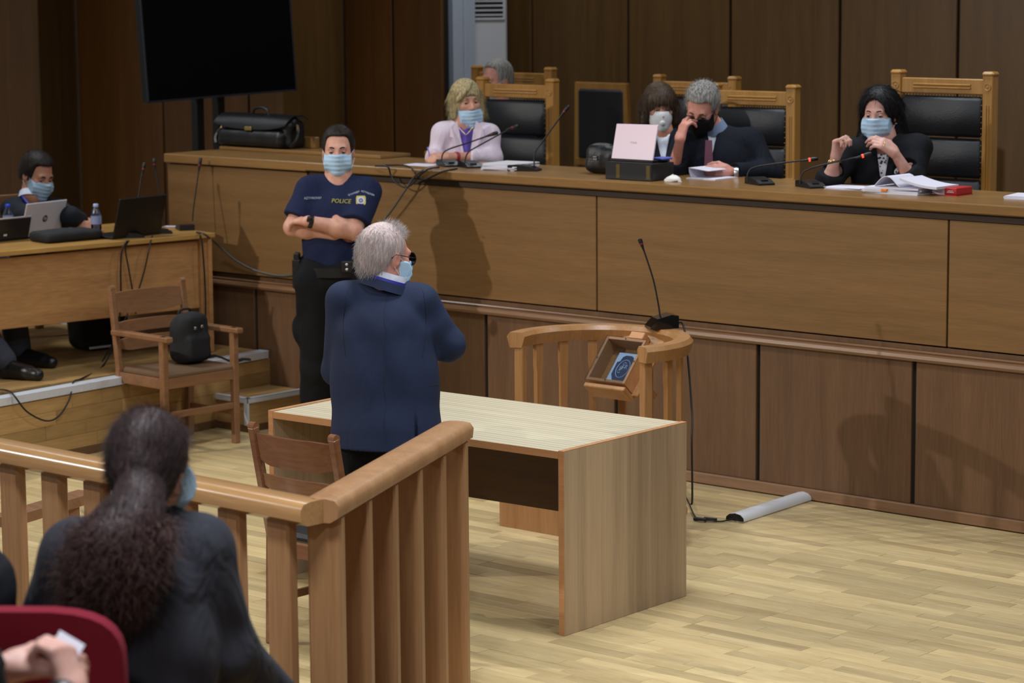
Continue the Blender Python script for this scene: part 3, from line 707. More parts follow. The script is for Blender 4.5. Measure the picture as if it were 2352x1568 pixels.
part('top_rail', MB().box(-W_, W_, -0.015, 0.02, zt-0.05, zt, 0.003), 'judge_wood', sc, None, False)
part('lower_rail', MB().box(-W_-0.01, W_+0.01, -0.015, 0.02, zt-0.58, zt-0.53, 0.003), 'judge_wood', sc, None, False)
part('back_pad', MB().box(-W_+0.025, W_-0.025, -0.03, 0.0, zt-0.53, zt-0.045, 0.015), 'leather', sc, None, False)
part('seat', MB().box(-W_, W_, -0.45, 0.0, 0.41, 0.47, 0.015), 'leather', sc, None, False)

# ---- prosecution desk on its dais
p0 = np.array([-3.793, -0.236, 0.40]); p1 = np.array([-3.977, -1.651, 0.40]); pd = unit(p1-p0); pn = np.array([-pd[1], pd[0], 0.]); pn = pn if pn[0] > 0 else -pn   # pn points to the well
p1 = p0+pd*2.1
pdk = thing('prosecution_desk', 'cherry veneer desk with hanging front panel on the left dais', 'desk', tuple((p0+p1)/2-pn*0.3))
PT = 1.11
def pp(t, b, z): return p0+pd*t-pn*b+np.array([0, 0, z-0.40])
part('desk_top', MB().beam(pp(-0.02, 0.465, PT-0.014), pp(2.12, 0.465, PT-0.014), 0.93, 0.028, (0, 0, 1), 0.003), 'pros_top', pdk)
part('front_panel', MB().beam(pp(0.075, 0.05, (0.665+1.07)/2), pp(2.1, 0.05, (0.665+1.07)/2), 0.02, 0.40, (0, 0, 1), 0.003), 'pros_desk', pdk)
part('end_panel', MB().obox(pp(0.012, 0.46, (0.40+PT-0.028)/2+0.0), (0.014, 0.45, (PT-0.028-0.40)/2), np.array([pd, -pn, (0, 0, 1.)]), 0.002), 'pros_desk', pdk)
part('end_panel', MB().obox(pp(2.09, 0.46, (0.40+PT-0.028)/2), (0.014, 0.45, (PT-0.028-0.40)/2), np.array([pd, -pn, (0, 0, 1.)]), 0.002), 'pros_desk', pdk)
part('front_post', MB().obox(pp(0.045, 0.035, (0.40+PT-0.028)/2), (0.03, 0.016, (PT-0.028-0.40)/2), np.array([pd, -pn, (0, 0, 1.)]), 0.002), 'pros_desk', pdk)
# chair of the prosecutor (legs seen under the desk)
cc = pp(1.28, 0.78, 0.40); pcx = thing('desk_chair', 'wooden chair of the suited man, legs seen under the desk', 'chair', tuple(cc))
for (a, b) in ((-0.2, -0.2), (0.2, -0.2), (-0.2, 0.2), (0.2, 0.2)):
    c = cc+pd*a-pn*b; c2 = cc+pd*a*0.85-pn*b*0.85
    part('leg', MB().beam(c+(0, 0, 0.0), c2+(0, 0, 0.42), 0.045, 0.045, (1, 0, 0), 0.004), 'armchair', pcx)
part('seat', MB().obox(cc+(0, 0, 0.44), (0.23, 0.22, 0.025), np.array([pd, -pn, (0, 0, 1.)]), 0.01), 'seat_brown', pcx)
for a in (-0.2, 0.2): part('back_post', MB().beam(cc+pd*a*0.85-pn*0.17+(0, 0, 0.42), cc+pd*a*0.9-pn*0.25+(0, 0, 0.88), 0.035, 0.035, (1, 0, 0), 0.004), 'armchair', pcx)
part('back_rest', MB().beam(cc-pd*0.18-pn*0.235+(0, 0, 0.80), cc+pd*0.18-pn*0.235+(0, 0, 0.80), 0.02, 0.12, (0, 0, 1), 0.005), 'armchair', pcx)

# ---- television on its stand
TX = -5.30
tv0, tv1 = bx(340, 237, TX), bx(682, 208, TX); tu = unit(tv1-tv0); TWd = np.linalg.norm(tv1-tv0)
tvup = unit(bx(312, 0, TX-0.035) - tv0); tvup = unit(tvup - tu*np.dot(tvup, tu)); tvn = np.cross(tu, tvup); tvn = tvn if tvn[0] > 0 else -tvn
THt = TWd*0.58
tv = thing('television', 'large black flat television on a pole stand tilted above the side counter', 'television', (TX-0.1, float((tv0+tv1)[1]/2), 0.0))
ctr = tv0 + tu*TWd/2 + tvup*THt/2
TAX = np.array([tu, tvup, tvn])
part('housing', MB().obox(ctr-tvn*0.03, (TWd/2, THt/2, 0.028), TAX, 0.006), 'black', tv)
part('screen', MB().obox(ctr+tvn*0.0005, (TWd/2-0.012, THt/2-0.012, 0.0015), TAX, 0.0), 'screen', tv)
bz_ = MB()
for (c, h) in ((tvup*(-THt/2+0.006), (TWd/2, 0.006, 0.004)), (tvup*(THt/2-0.006), (TWd/2, 0.006, 0.004)), (tu*(-TWd/2+0.006), (0.006, THt/2, 0.004)), (tu*(TWd/2-0.006), (0.006, THt/2, 0.004))):
    bz_.obox(ctr+c, h, TAX, 0.001)
part('bezel', bz_, plain('dark_steel_bezel', (60, 66, 78), 0.3, metal=0.6), tv)
for px in (455, 503):
    b_ = bx(px, 300, TX-0.12); part('pole', MB().box(b_[0]-0.03, b_[0]+0.03, b_[1]-0.035, b_[1]+0.035, 0.05, 2.3, 0.006), 'black', tv)
bm_ = (bx(455, 300, TX-0.12)+bx(503, 300, TX-0.12))/2
part('foot', MB().box(bm_[0]-0.35, bm_[0]+0.35, bm_[1]-0.3, bm_[1]+0.3, 0.0, 0.06, 0.01), 'black', tv)
part('mount', MB().obox(ctr-tvn*0.085, (0.3, 0.2, 0.026), TAX, 0.01), 'black', tv)

# ---- air conditioner tower, turned towards the well, partly behind the pillar
ae = by(1165, 60, 4.02); aw = np.array([0.6, 0.8, 0]); an = np.array([0.8, -0.6, 0]); AW, AD = 0.30, 0.26
acx = np.array([ae[0], ae[1], 0])-aw*AW/2-an*AD/2; AAX = np.array([aw, an, (0, 0, 1.)])
ac = thing('air_conditioner', 'tall white tower air conditioner with a slatted vent beside the grey pillar', 'air conditioner', (acx[0], acx[1], DZ))
def acb(mb, a, b, z, ha, hb_, hz, bev): return mb.obox(acx+aw*a+an*b+np.array([0, 0, z]), (ha, hb_, hz), AAX, bev)
part('body', acb(MB(), 0, 0, (DZ+2.9)/2, AW/2, AD/2, (2.9-DZ)/2, 0.015), 'ac_white', ac)
zv = float(by(1128, 42, 3.95)[2])
part('vent_recess', acb(MB(), 0.0, AD/2+0.001, (zv+2.75)/2, AW/2-0.03, 0.004, (2.75-zv)/2, 0), 'black', ac)
for k in range(10):
    part('vent_slat', acb(MB(), 0.0, AD/2+0.008, zv+0.025+k*0.034, AW/2-0.032, 0.007, 0.006, 0.002), 'ac_white', ac)
part('vent_frame', acb(acb(acb(MB(), AW/2-0.025, AD/2+0.006, (zv+2.75)/2, 0.008, 0.010, (2.76-zv)/2, 0.003), -AW/2+0.025, AD/2+0.006, (zv+2.75)/2, 0.008, 0.010, (2.76-zv)/2, 0.003), 0, AD/2+0.006, zv-0.004, AW/2-0.02, 0.010, 0.008, 0.003), 'ac_white', ac)

# ---- LED batten lying on the floor
l0, l1 = bz(1688, 1198, 0.0), bz(1858, 1143, 0.0)
ld = unit(l1-l0); ln = np.array([-ld[1], ld[0], 0])
lamp = thing('led_batten', 'long white aluminium light batten lying on the floor by the bench', 'light batten', tuple((l0+l1)/2))
pf = [(-0.05, 0.0), (-0.047, 0.016), (-0.03, 0.03), (0.0, 0.036), (0.03, 0.03), (0.047, 0.016), (0.05, 0.0)]
part('housing', MB().sweep([(*l0[:2], 0.006, *ln[:2]), (*l1[:2], 0.006, *ln[:2])], pf), 'white_plastic', lamp, 60)
part('diffuser', MB().beam(l0+(0, 0, 0.004), l1+(0, 0, 0.004), 0.094, 0.008, (0, 0, 1), 0.002), 'alu', lamp)
part('end_cap', MB().prism(pf, l0-ld*0.004+(0, 0, 0.006), ln, (0, 0, 1), ld, 0.006), 'black', lamp)
lead = spline([l0+(0, 0, 0.015), bz(1655, 1197, 0.006), bz(1630, 1194, 0.012), bz(1600, 1190, 0.012), bz(1580, 1150, 0.012), bz(1560, 1110, 0.012)], 8)
part('lead', MB().tube(lead, 0.004, 6), 'cable', lamp, 60)
for px in (1608, 1632): 
    c = bz(px, 1192, 0.012); part('plug', MB().tube([c-(0.03, 0.01, 0), c+(0.03, 0.01, 0)], [0.010, 0.008], 8), 'black', lamp, 60)

# ================================================================ SMALL THINGS
def quad_frame(P):
    """bilinear-free frame of a panel from bottom-left, bottom-right, top-left points"""
    a, b, c = [np.asarray(p, float) for p in P]; u = b-a; v = c-a; lu, lv = np.linalg.norm(u), np.linalg.norm(v)
    u = u/lu; v = unit(v-u*np.dot(u, v)); n = np.cross(u, v); return a, u, v, n, lu, lv
def microphone(label, stem, base, lit, surf_z=None, dp=None, mat_base='black', blen=0.17, ang=0.0, bw=0.09, bh=0.036, group=None, tilt=0.0):
    """stem: pixel polyline from base to head tip; base: world point under the base centre"""
    base = np.asarray(base, float); dp = dp or depth(base)
    t = thing('desk_microphone', label, 'microphone', tuple(base), 0, group)
    f = np.array([math.cos(ang), math.sin(ang), 0]); l = np.array([-f[1], f[0], 0])
    prof = [(-blen/2, 0.0), (blen/2, 0.0), (blen/2, 0.010), (blen*0.25, bh*0.72), (-blen*0.25, bh), (-blen/2, bh*0.9)]
    part('base', MB().prism(prof, base-l*bw/2, f, (0, 0, 1), l, bw), mat_base, t)
    part('button', MB().obox(base+f*blen*0.3+np.array([0, 0, 0.02]), (0.012, 0.018, 0.006), np.array([f, l, (0, 0, 1.)]), 0.002), 'black_gloss', t)
    pts = [at(px, py, dp) for px, py in stem]; pts[0] = pts[0]*1.0
    sp = spline(pts[:-1], 6); part('gooseneck', MB().tube(sp, 0.0042, 8), 'black', t, 60)
    d = unit(pts[-1]-pts[-2]); a = pts[-2]; L = np.linalg.norm(pts[-1]-pts[-2])
    part('ring', MB().tube([a+d*L*0.05, a+d*L*0.22], 0.0095, 12), 'mic_red' if lit else 'mic_ring', t, 50)
    part('capsule', MB().tube([a-d*0.03, a, a+d*L*0.05], [0.0045, 0.008, 0.0085], 12).tube([a+d*L*0.22, a+d*L*0.5, a+d*L*0.9, a+d*L], [0.0095, 0.011, 0.0105, 0.006], 12), 'black', t, 50)
    return t
BT = 1.541
g = 'gooseneck microphones on the judges bench'
microphone('gooseneck microphone nearest the blonde woman, bending right over her hands', [(1014, 376), (1014, 366), (1024, 346), (1075, 328), (1126, 310), (1144, 304)], bz(1030, 381, BT), False, ang=-0.5, group=g)
microphone('second gooseneck microphone before the blonde woman, its head over the chair arm', [(1068, 378), (1068, 368), (1074, 352), (1090, 340), (1174, 294), (1191, 289)], bz(1080, 384, BT), False, ang=-0.5, group=g)
microphone('gooseneck microphone standing beside the paper stack, leaning up to the right', [(1227, 388), (1227, 372), (1229, 350), (1240, 333), (1294, 259), (1307, 242)], bz(1205, 392, BT), False, ang=0.4, group=g)
microphone('gooseneck microphone with a lit red ring before the grey haired man', [(1717, 416), (1718, 398), (1731, 385), (1780, 376), (1856, 367), (1879, 364)], bz(1745, 423, BT), True, ang=-0.5, group=g)
microphone('gooseneck microphone with a lit red ring before the dark haired woman', [(1838, 422), (1840, 404), (1853, 390), (1900, 376), (1978, 359), (2002, 352)], bz(1862, 430, BT), True, ang=-0.5, group=g)
mb_ = np.array([WC[0]+0.12, WC[1]+WR-0.02, WZ]); mb_ = bz(1520, 752, WZ+0.002); mdp = depth(mb_)
microphone('gooseneck microphone with glossy base standing on the witness stand rail', [(1516, 726), (1512, 698), (1501, 644), (1484, 590), (1474, 562), (1469, 548)], mb_, False, dp=mdp, mat_base='black_gloss', blen=0.14, ang=math.radians(-125), bw=0.10, bh=0.066)
PZ = PT
g2 = 'gooseneck microphones on the prosecution desk'
microphone('tall gooseneck microphone before the open black laptop on the left desk', [(310, 527), (312, 495), (320, 440), (326, 400), (329, 390), (332, 373)], bz(298, 545, PZ), False, ang=0.9, group=g2)
microphone('tall gooseneck microphone with a number card behind it on the left desk', [(376, 517), (372, 480), (362, 420), (356, 385), (355, 380), (354, 363)], bz(362, 536, PZ), False, ang=0.9, group=g2)
microphone('gooseneck microphone at the right corner of the left desk', [(442, 508), (444, 482), (451, 430), (457, 388), (458, 382), (461, 362)], bz(425, 527, PZ), False, ang=2.6, group=g2, blen=0.15)

def sheet(pts_rows, th=0.0012):
    """thin curved sheet from a grid of points"""
    R_, C_ = len(pts_rows), len(pts_rows[0]); vs = []; fs = []
    for row in pts_rows:
        for p in row: vs.append(np.asarray(p, float))
    n0 = len(vs); vs = vs + [v-np.array([0, 0, th]) for v in vs]
    for i in range(R_-1):
        for j in range(C_-1):
            a = i*C_+j; q = (a, a+1, a+C_+1, a+C_); fs.append(q); fs.append(tuple(k+n0 for k in q[::-1]))
    bd = [(i*C_) for i in range(R_)][::-1] + list(range(1, C_)) + [i*C_+C_-1 for i in range(1, R_)] + [(R_-1)*C_+j for j in range(C_-2, 0, -1)]
    for k in range(len(bd)):
        a, b = bd[k], bd[(k+1) % len(bd)]; fs.append((a, a+n0, b+n0, b))
    return MB().add(vs, fs)
def flat_sheets(name, label, c, w, h, n, ang, th=0.0045, jit=0.012, mats=('paper',), group=None, seed=1):
    r_ = random.Random(seed); t = thing(name, label, 'papers', tuple(c), 0, group)
    for k in range(n):
        a = ang+r_.uniform(-0.12, 0.12); f = np.array([math.cos(a), math.sin(a), 0]); l = np.array([-f[1], f[0], 0])
        cc_ = np.asarray(c, float)+f*r_.uniform(-jit, jit)+l*r_.uniform(-jit, jit)+np.array([0, 0, th*(k+0.5)])
        part('sheet_bundle', MB().obox(cc_, (w/2, h/2, th*0.45), np.array([f, l, (0, 0, 1.)]), 0.0), mats[k % len(mats)], t)
    return t
c = bz(955, 380, BT); flat_sheets('loose_sheet', 'white paper sheet on the bench left of the blonde woman', (c[0], c[1]+0.05, BT), 0.21, 0.15, 1, 0.15, 0.002, 0)
c = bz(1150, 389, BT); flat_sheets('paper_stack', 'stack of papers on the bench right of the blonde woman', (c[0]+0.02, c[1]+0.05, BT), 0.22, 0.24, 6, 0.2, 0.006, 0.015, ('paper', 'paper', 'white'), seed=3)
# presiding judge's papers: loose sheets, bundle, open book, red book
c = bz(1925, 434, BT); flat_sheets('loose_sheets', 'loose white sheets beside the lit microphone at right', (c[0]+0.03, c[1]+0.05, BT), 0.22, 0.16, 3, 0.1, 0.003, 0.02, seed=5)
c = bz(2040, 445, BT); t_ = flat_sheets('paper_bundle', 'bundle of court papers under the open book with an orange tab', (c[0]+0.02, c[1]+0.09, BT), 0.30, 0.20, 4, 0.05, 0.008, 0.012, ('paper', 'white', 'paper'), seed=8)
part('tab', MB().obox((c[0]-0.01, c[1]-0.018, BT+0.018), (0.016, 0.008, 0.006), None, 0.001), plain('orange_tab', (226, 130, 40), 0.6), t_)
ob = np.array([c[0]+0.06, c[1]+0.10, BT+0.034])
tb_ = thing('open_book', 'open white paperbound file curling up before the dark haired woman', 'book', tuple(ob))
rows = []
for i in range(9):
    u = i/8; ang = math.pi*0.95*u; x = -0.13*(1-u)-0.01 if False else -0.14+0.145*u; z = 0.055*math.sin(math.pi*min(1, u*1.05))*0.9+0.004
    rows.append([(ob[0]+x, ob[1]-0.10+0.2*j/3, ob[2]+z) for j in range(4)])
part('lifted_leaves', sheet(rows, 0.004), 'paper', tb_, 60)
rows = [[(ob[0]+0.005+0.21*i/6, ob[1]-0.10+0.2*j/3, ob[2]+0.012+0.035*(1-i/6)**2) for j in range(4)] for i in range(7)]
part('page_block', sheet(rows, 0.012), 'paper', tb_, 60)
c = bz(2180, 449, BT); rb = thing('red_book', 'red bound law book lying on white papers at the bench', 'book', (c[0], c[1]+0.05, BT))
part('page_block', MB().box(c[0]-0.09, c[0]+0.0, c[1]-0.01, c[1]+0.13, BT+0.004, BT+0.034, 0.001), 'paper', rb)
part('cover', MB().box(c[0]-0.092, c[0]+0.05, c[1]-0.013, c[1]+0.133, BT+0.0, BT+0.004).box(c[0]-0.02, c[0]+0.05, c[1]-0.013, c[1]+0.133, BT+0.004, BT+0.0385, 0.003), 'red', rb)
part('title_line', MB().box(c[0]-0.005, c[0]+0.035, c[1]-0.0145, c[1]-0.013, BT+0.016, BT+0.019).box(c[0]+0.0, c[0]+0.03, c[1]-0.0145, c[1]-0.013, BT+0.023, BT+0.0255), 'paper', rb)
c = bz(2345, 456, BT); flat_sheets('edge_papers', 'white papers on the bench at the right edge of the picture', (c[0]+0.06, c[1]+0.06, BT), 0.24, 0.2, 3, 0.1, 0.005, 0.02, seed=9)
# man's papers: curled sheets held open
c = bz(1600, 412, BT); cp = thing('curled_papers', 'sheaf of white papers curled open in the grey haired man\'s hand', 'papers', (c[0], c[1]+0.1, BT))
rows = []
for i in range(12):
    u = i/11; a = -0.35*math.pi+1.25*math.pi*u; rad = 0.052+0.012*u
    if u < 0.62: X = c[0]-0.015-rad*math.cos(a-0.9)*0.9; Z = BT+0.05+rad*math.sin(a-0.9)
    else: k_ = (u-0.62)/0.38; X = X0+0.13*k_; Z = Z0-0.012*k_
    if u < 0.62: X0, Z0 = X, Z
    rows.append([(X, c[1]+0.02+0.16*j/3, max(BT+0.003, Z)) for j in range(4)])
part('curled_sheets', sheet(rows, 0.003), 'paper', cp, 60)
part('flat_sheets', MB().box(c[0]-0.07, c[0]+0.12, c[1]+0.0, c[1]+0.2, BT, BT+0.006), 'paper', cp)
# tissue
c = bz(1535, 418, BT); tr = random.Random(2); vs = []; fs = []
nu, nv = 12, 7
for j in range(nv):
    for i in range(nu):
        a = 2*math.pi*i/nu; r_ = math.cos(j/(nv-1)*math.pi/2)*(0.8+0.4*tr.random()); vs.append((c[0]+0.05*r_*math.cos(a), c[1]+0.04+0.03*r_*math.sin(a), BT+0.034*math.sin(j/(nv-1)*math.pi/2)*(0.75+0.4*tr.random())+0.001))
for j in range(nv-1):
    for i in range(nu): fs.append((j*nu+i, j*nu+(i+1) % nu, (j+1)*nu+(i+1) % nu, (j+1)*nu+i))
fs.append(tuple((nv-1)*nu+i for i in range(nu))); fs.append(tuple(range(nu-1, -1, -1)))
solo('crumpled_tissue', MB().add(vs, fs), 'tissue', 'crumpled white tissue on the bench beside the black box file', 'tissue', None, 60)
# black box files with pink laptop
def boxfile(label, p, q, zt, dpt, spine):
    a = bz(*p, BT); b = bz(*q, BT); b[1] = a[1] = (a[1]+b[1])/2
    t = thing('box_file', label, 'box file', (float((a[0]+b[0])/2), float(a[1]+dpt/2), BT))
    part('case', MB().box(a[0], b[0], a[1], a[1]+dpt, BT, zt, 0.004), 'black', t)
    for s in spine:
        x = a[0]+(b[0]-a[0])*s; part('spine_print', MB().box(x-0.012, x+0.012, a[1]-0.001, a[1]+0.002, BT+0.01, zt-0.01), M['_spine'], t)
    return a, b
M['_spine'] = plain('gilt_spine_print', (96, 78, 40), 0.4, metal=0.4, noise=0.4, nscale=120)
zt1 = BT+0.092
a1, b1 = boxfile('black box file with gilt spine labels under the pink laptop', (1387, 411), (1500, 417), zt1, 0.19, (0.28, 0.92)); a2 = a1
lp = thing('pink_laptop', 'pale pink laptop open on the black box file', 'laptop', (float((a1[0]+b1[0])/2), float(a1[1])+0.12, zt1))
yl = a1[1]+0.06; LB, LBR, LT = by(1404, 368, yl), by(1500, 372, yl), by(1413, 284, yl+0.05)
o_, u_, v_, n_, lu_, lv_ = quad_frame((LB, LBR, LT))
pink = plain('pink_aluminium', (206, 186, 200), 0.4, metal=0.1)
part('base', MB().box(float(LB[0])-0.005, float(LBR[0])+0.005, yl-0.01, yl+0.125, zt1, zt1+0.014, 0.003), 'black', lp)
lid = part('lid', MB().obox(o_+u_*lu_/2+v_*lv_/2, (lu_/2, lv_/2, 0.004), np.array([u_, v_, n_]), 0.003), pink, lp)
text_mesh('lid_mark', 'YOGA', 0.016, plain('grey_mark', (150, 136, 150), 0.5), o_+u_*lu_*0.48+v_*lv_*0.47+n_*0.0042 if n_[1] < 0 else o_+u_*lu_*0.48+v_*lv_*0.47-n_*0.0042, u_, v_, lp, 0.0003)
# blue folder on narrow box
solo('blue_folder', MB().box(b1[0]-0.075, b1[0]-0.004, a2[1]+0.10, a2[1]+0.185, zt1+0.014, zt1+0.026, 0.004), plain('blue_card', (92, 104, 190), 0.6), 'small blue folder on the black box file beside the pink laptop', 'folder')

# ---- people's bags: soft lumps made by the SDF mesher below are built there
# ---- prosecution desk things
UPV = np.array([0, 0, 1.])
def laptop(name, label, BLp, wid, phi, TLp, zb, mat, basemat):
    """lid back seen from the well; BL, BR pixels at table height"""
    a = bz(*BLp, zb+0.012); u = unit(Vh*math.cos(math.radians(phi))+Rt*math.sin(math.radians(phi))); b = a+u*wid; back = np.array([-u[1], u[0], 0]); back = back if back[0] < 0 else -back
    v = unit(UPV-back*0.30); hs = np.linspace(0.05, 0.4, 200)      # lid leans open; its height puts the top edge on its pixel row
    ys = [(lambda q: FPX*q[1]/q[2]+784)(ROT @ (a+v*h_-CAM)) for h_ in hs]; top = a+v*hs[int(np.argmin(np.abs(np.array(ys)-TLp[1])))]
    t = thing(name, label, 'laptop', tuple((a+b)/2-(0, 0, 0.012)))
    o, u, v, n, lu, lv = quad_frame((a, b, top))
    part('base', MB().obox((a+b)/2+back*0.115-np.array([0, 0, 0.004]), (lu/2, 0.115, 0.008), np.array([u, back, (0, 0, 1.)]), 0.003), basemat, t)
    part('lid', MB().obox(o+u*lu/2+v*lv/2, (lu/2, lv/2, 0.0045), np.array([u, v, n]), 0.004), mat, t)
    return t, o, u, v, n, lu, lv
silver = plain('pale_silver_lid', (206, 202, 208), 0.4, metal=0.1)
t_, o, u, v, n, lu, lv = laptop('silver_laptop', 'pale silver laptop with round dark emblem before the suited man', (46, 546), 0.34, 33, (60, 468), PZ, silver, 'black')
nn = n if np.dot(n, CAM-o) > 0 else -n
part('emblem', MB().lathe([(0.021, 0), (0.021, 0.0008)], o+u*lu*0.52+v*lv*0.5+nn*0.0048, nn, 24), plain('dark_emblem', (52, 50, 56), 0.4), t_)
text_mesh('emblem_letters', 'hp', 0.03, silver, o+u*lu*0.52+v*lv*0.5-v*0.006+nn*0.0058, u, v, t_, 0.0003, shear=0.2)
t_, o, u, v, n, lu, lv = laptop('black_laptop', 'open black laptop seen from behind on the left desk', (258, 546), 0.38, 38, (268, 457), PZ, 'black', 'black')
t_, o, u, v, n, lu, lv = laptop('dark_laptop', 'dark laptop with thin light edge at the left picture border', (-52, 556), 0.36, 42, (-46, 508), PZ, plain('charcoal_lid', (34, 32, 34), 0.4), 'black')
part('lid_edge', MB().beam(o+v*lv, o+v*lv+u*lu, 0.010, 0.004, tuple(n)), silver, t_)
part('sticker', MB().obox(o+u*lu*0.52+v*lv*0.22+(n if np.dot(n, CAM-o) > 0 else -n)*0.005, (0.012, 0.006, 0.0006), np.array([u, v, n])), 'paper', t_)
def bottle(label, px, py, h, capcol, zb):
    b = bz(px, py, zb); t = thing('water_bottle', label, 'bottle', tuple(b), 0, 'water bottles on the prosecution desk')
    prof = [(0.026, 0.0), (0.031, 0.006), (0.031, h*0.12), (0.029, h*0.16), (0.031, h*0.20), (0.031, h*0.62), (0.028, h*0.72), (0.014, h*0.86), (0.013, h*0.9)]
    part('bottle_body', MB().lathe(prof, b, (0, 0, 1), 20), glassmat('clear_pet', (222, 230, 240), 0.05, 0.35), t, 60)
    part('water', MB().lathe([(0.027, 0.004), (0.0285, 0.01), (0.0285, h*0.5)], b, (0, 0, 1), 16), glassmat('water', (206, 218, 232), 0.02, 0.3), t, 60)
    part('label', MB().lathe([(0.0318, h*0.36), (0.0318, h*0.62)], b, (0, 0, 1), 20), plain('bottle_label', (150, 158, 196), 0.5), t, 60)
    part('cap', MB().lathe([(0.015, h*0.9), (0.0155, h*0.91), (0.0155, h*0.985), (0.013, h)], b, (0, 0, 1), 16), plain('bottle_cap_'+label[:6], capcol, 0.4), t, 60)
bottle('clear water bottle with pale cap beside the suited man\'s hands', 222, 540, 0.185, (170, 188, 226), PZ)
bottle('water bottle with bright blue cap behind the dark laptop', 20, 536, 0.175, (40, 74, 210), PZ)
# number card
c = bz(362, 524, PZ); nc = solo('number_card', MB().obox((c[0], c[1], PZ+0.028), (0.03, 0.002, 0.028), np.array([unit(pd*-1), unit(pn), (0, 0, 1.)])), 'black', 'small black card with a white numeral two on the left desk', 'card')
text_mesh('numeral', '2', 0.05, 'paper', np.array([c[0], c[1], PZ+0.008])+pn*0.0024, -pd, (0, 0, 1), nc, 0.0003)
c = bz(395, 522, PZ); flat_sheets('note_paper', 'small crumpled white paper between the microphones on the left desk', (c[0], c[1], PZ), 0.07, 0.05, 2, 0.6, 0.004, 0.01, seed=12)

# ---- cables
def cable(label, pts, r=0.005, mat='cable', n=8, name='cable'):
    return solo(name, MB().tube(spline(pts, n), r, 7), mat, label, 'cable', None, 60)
fy = -0.05
def bf(px, py, y=fy): return by(px, py, y)
cable('black microphone cable looping over the bench edge beside the paper sheet', [bz(862, 381, BT+0.006), bz(890, 383, BT+0.008), bf(897, 400), bf(908, 418), bf(928, 430), bf(945, 424), bf(965, 402), bz(985, 388, BT+0.006), bz(1008, 384, BT+0.006)], 0.005)
cable('second black microphone cable hanging in a loop below the blonde woman', [bz(885, 379, BT+0.006), bz(930, 380, BT+0.006), bf(950, 392), bf(958, 404), bf(975, 412), bf(995, 404), bf(1020, 393), bz(1050, 387, BT+0.006)], 0.005)
cable('long cable running from the left desk behind the policeman up to the bench', [bz(452, 533, PZ+0.006), bz(470, 538, PZ+0.004), bf(500, 562, -0.1), bf(545, 600), bf(600, 625, -0.03), bf(668, 632, -0.02), bf(760, 600, -0.03), bf(830, 556, -0.03), bf(888, 498, -0.04), bf(930, 438, -0.05), bf(950, 408, -0.052), bz(972, 391, BT+0.012)], 0.006, 'cable_grey')
fp = lambda px, py: (lambda d: CAM+d*(np.dot(p0+pn*0.02-CAM, pn)/np.dot(d, pn)))(ray(px, py))
cable('cable hanging straight down the left desk front behind the armchair', [bz(292, 552, PZ+0.005), fp(280, 575), fp(277, 620), fp(277, 680), fp(270, 760), bz(238, 838, 0.405), bz(190, 868, 0.405), bz(168, 878, 0.405), bx(160, 915, -3.45), bx(135, 955, -3.44), bx(105, 966, -3.43), bx(62, 945, -3.42), bx(32, 908, -3.42), bz(15, 896, 0.408), bz(-30, 893, 0.408)], 0.005)
cable('short cable from the first microphone slanting down the left desk front', [bz(296, 552, PZ+0.005), fp(288, 572), fp(296, 620), fp(305, 672), fp(312, 720)], 0.0045)
cable('cable from the middle microphone slanting down the left desk front', [bz(350, 542, PZ+0.005), fp(345, 560), fp(332, 620), fp(316, 672), fp(300, 705), fp(270, 770), bz(235, 830, 0.405)], 0.0045)
cable('cable running down the corner post of the left desk', [bz(458, 535, PZ+0.005), fp(464, 560), fp(470, 640), fp(472, 720), fp(468, 790), bz(462, 812, 0.405)], 0.005)
cable('black cable dropping from the witness stand microphone to its platform', [mb_+np.array([0.03, 0.07, 0.02]), mb_+np.array([0.06, 0.10, -0.02]), np.array([0.30, -0.95, 0.6]), bz(1577, 1020, 0.36)*0+np.array([0.385, -1.06, 0.45]), np.array([0.40, -1.075, 0.2]), np.array([0.395, -1.08, 0.165])], 0.005)

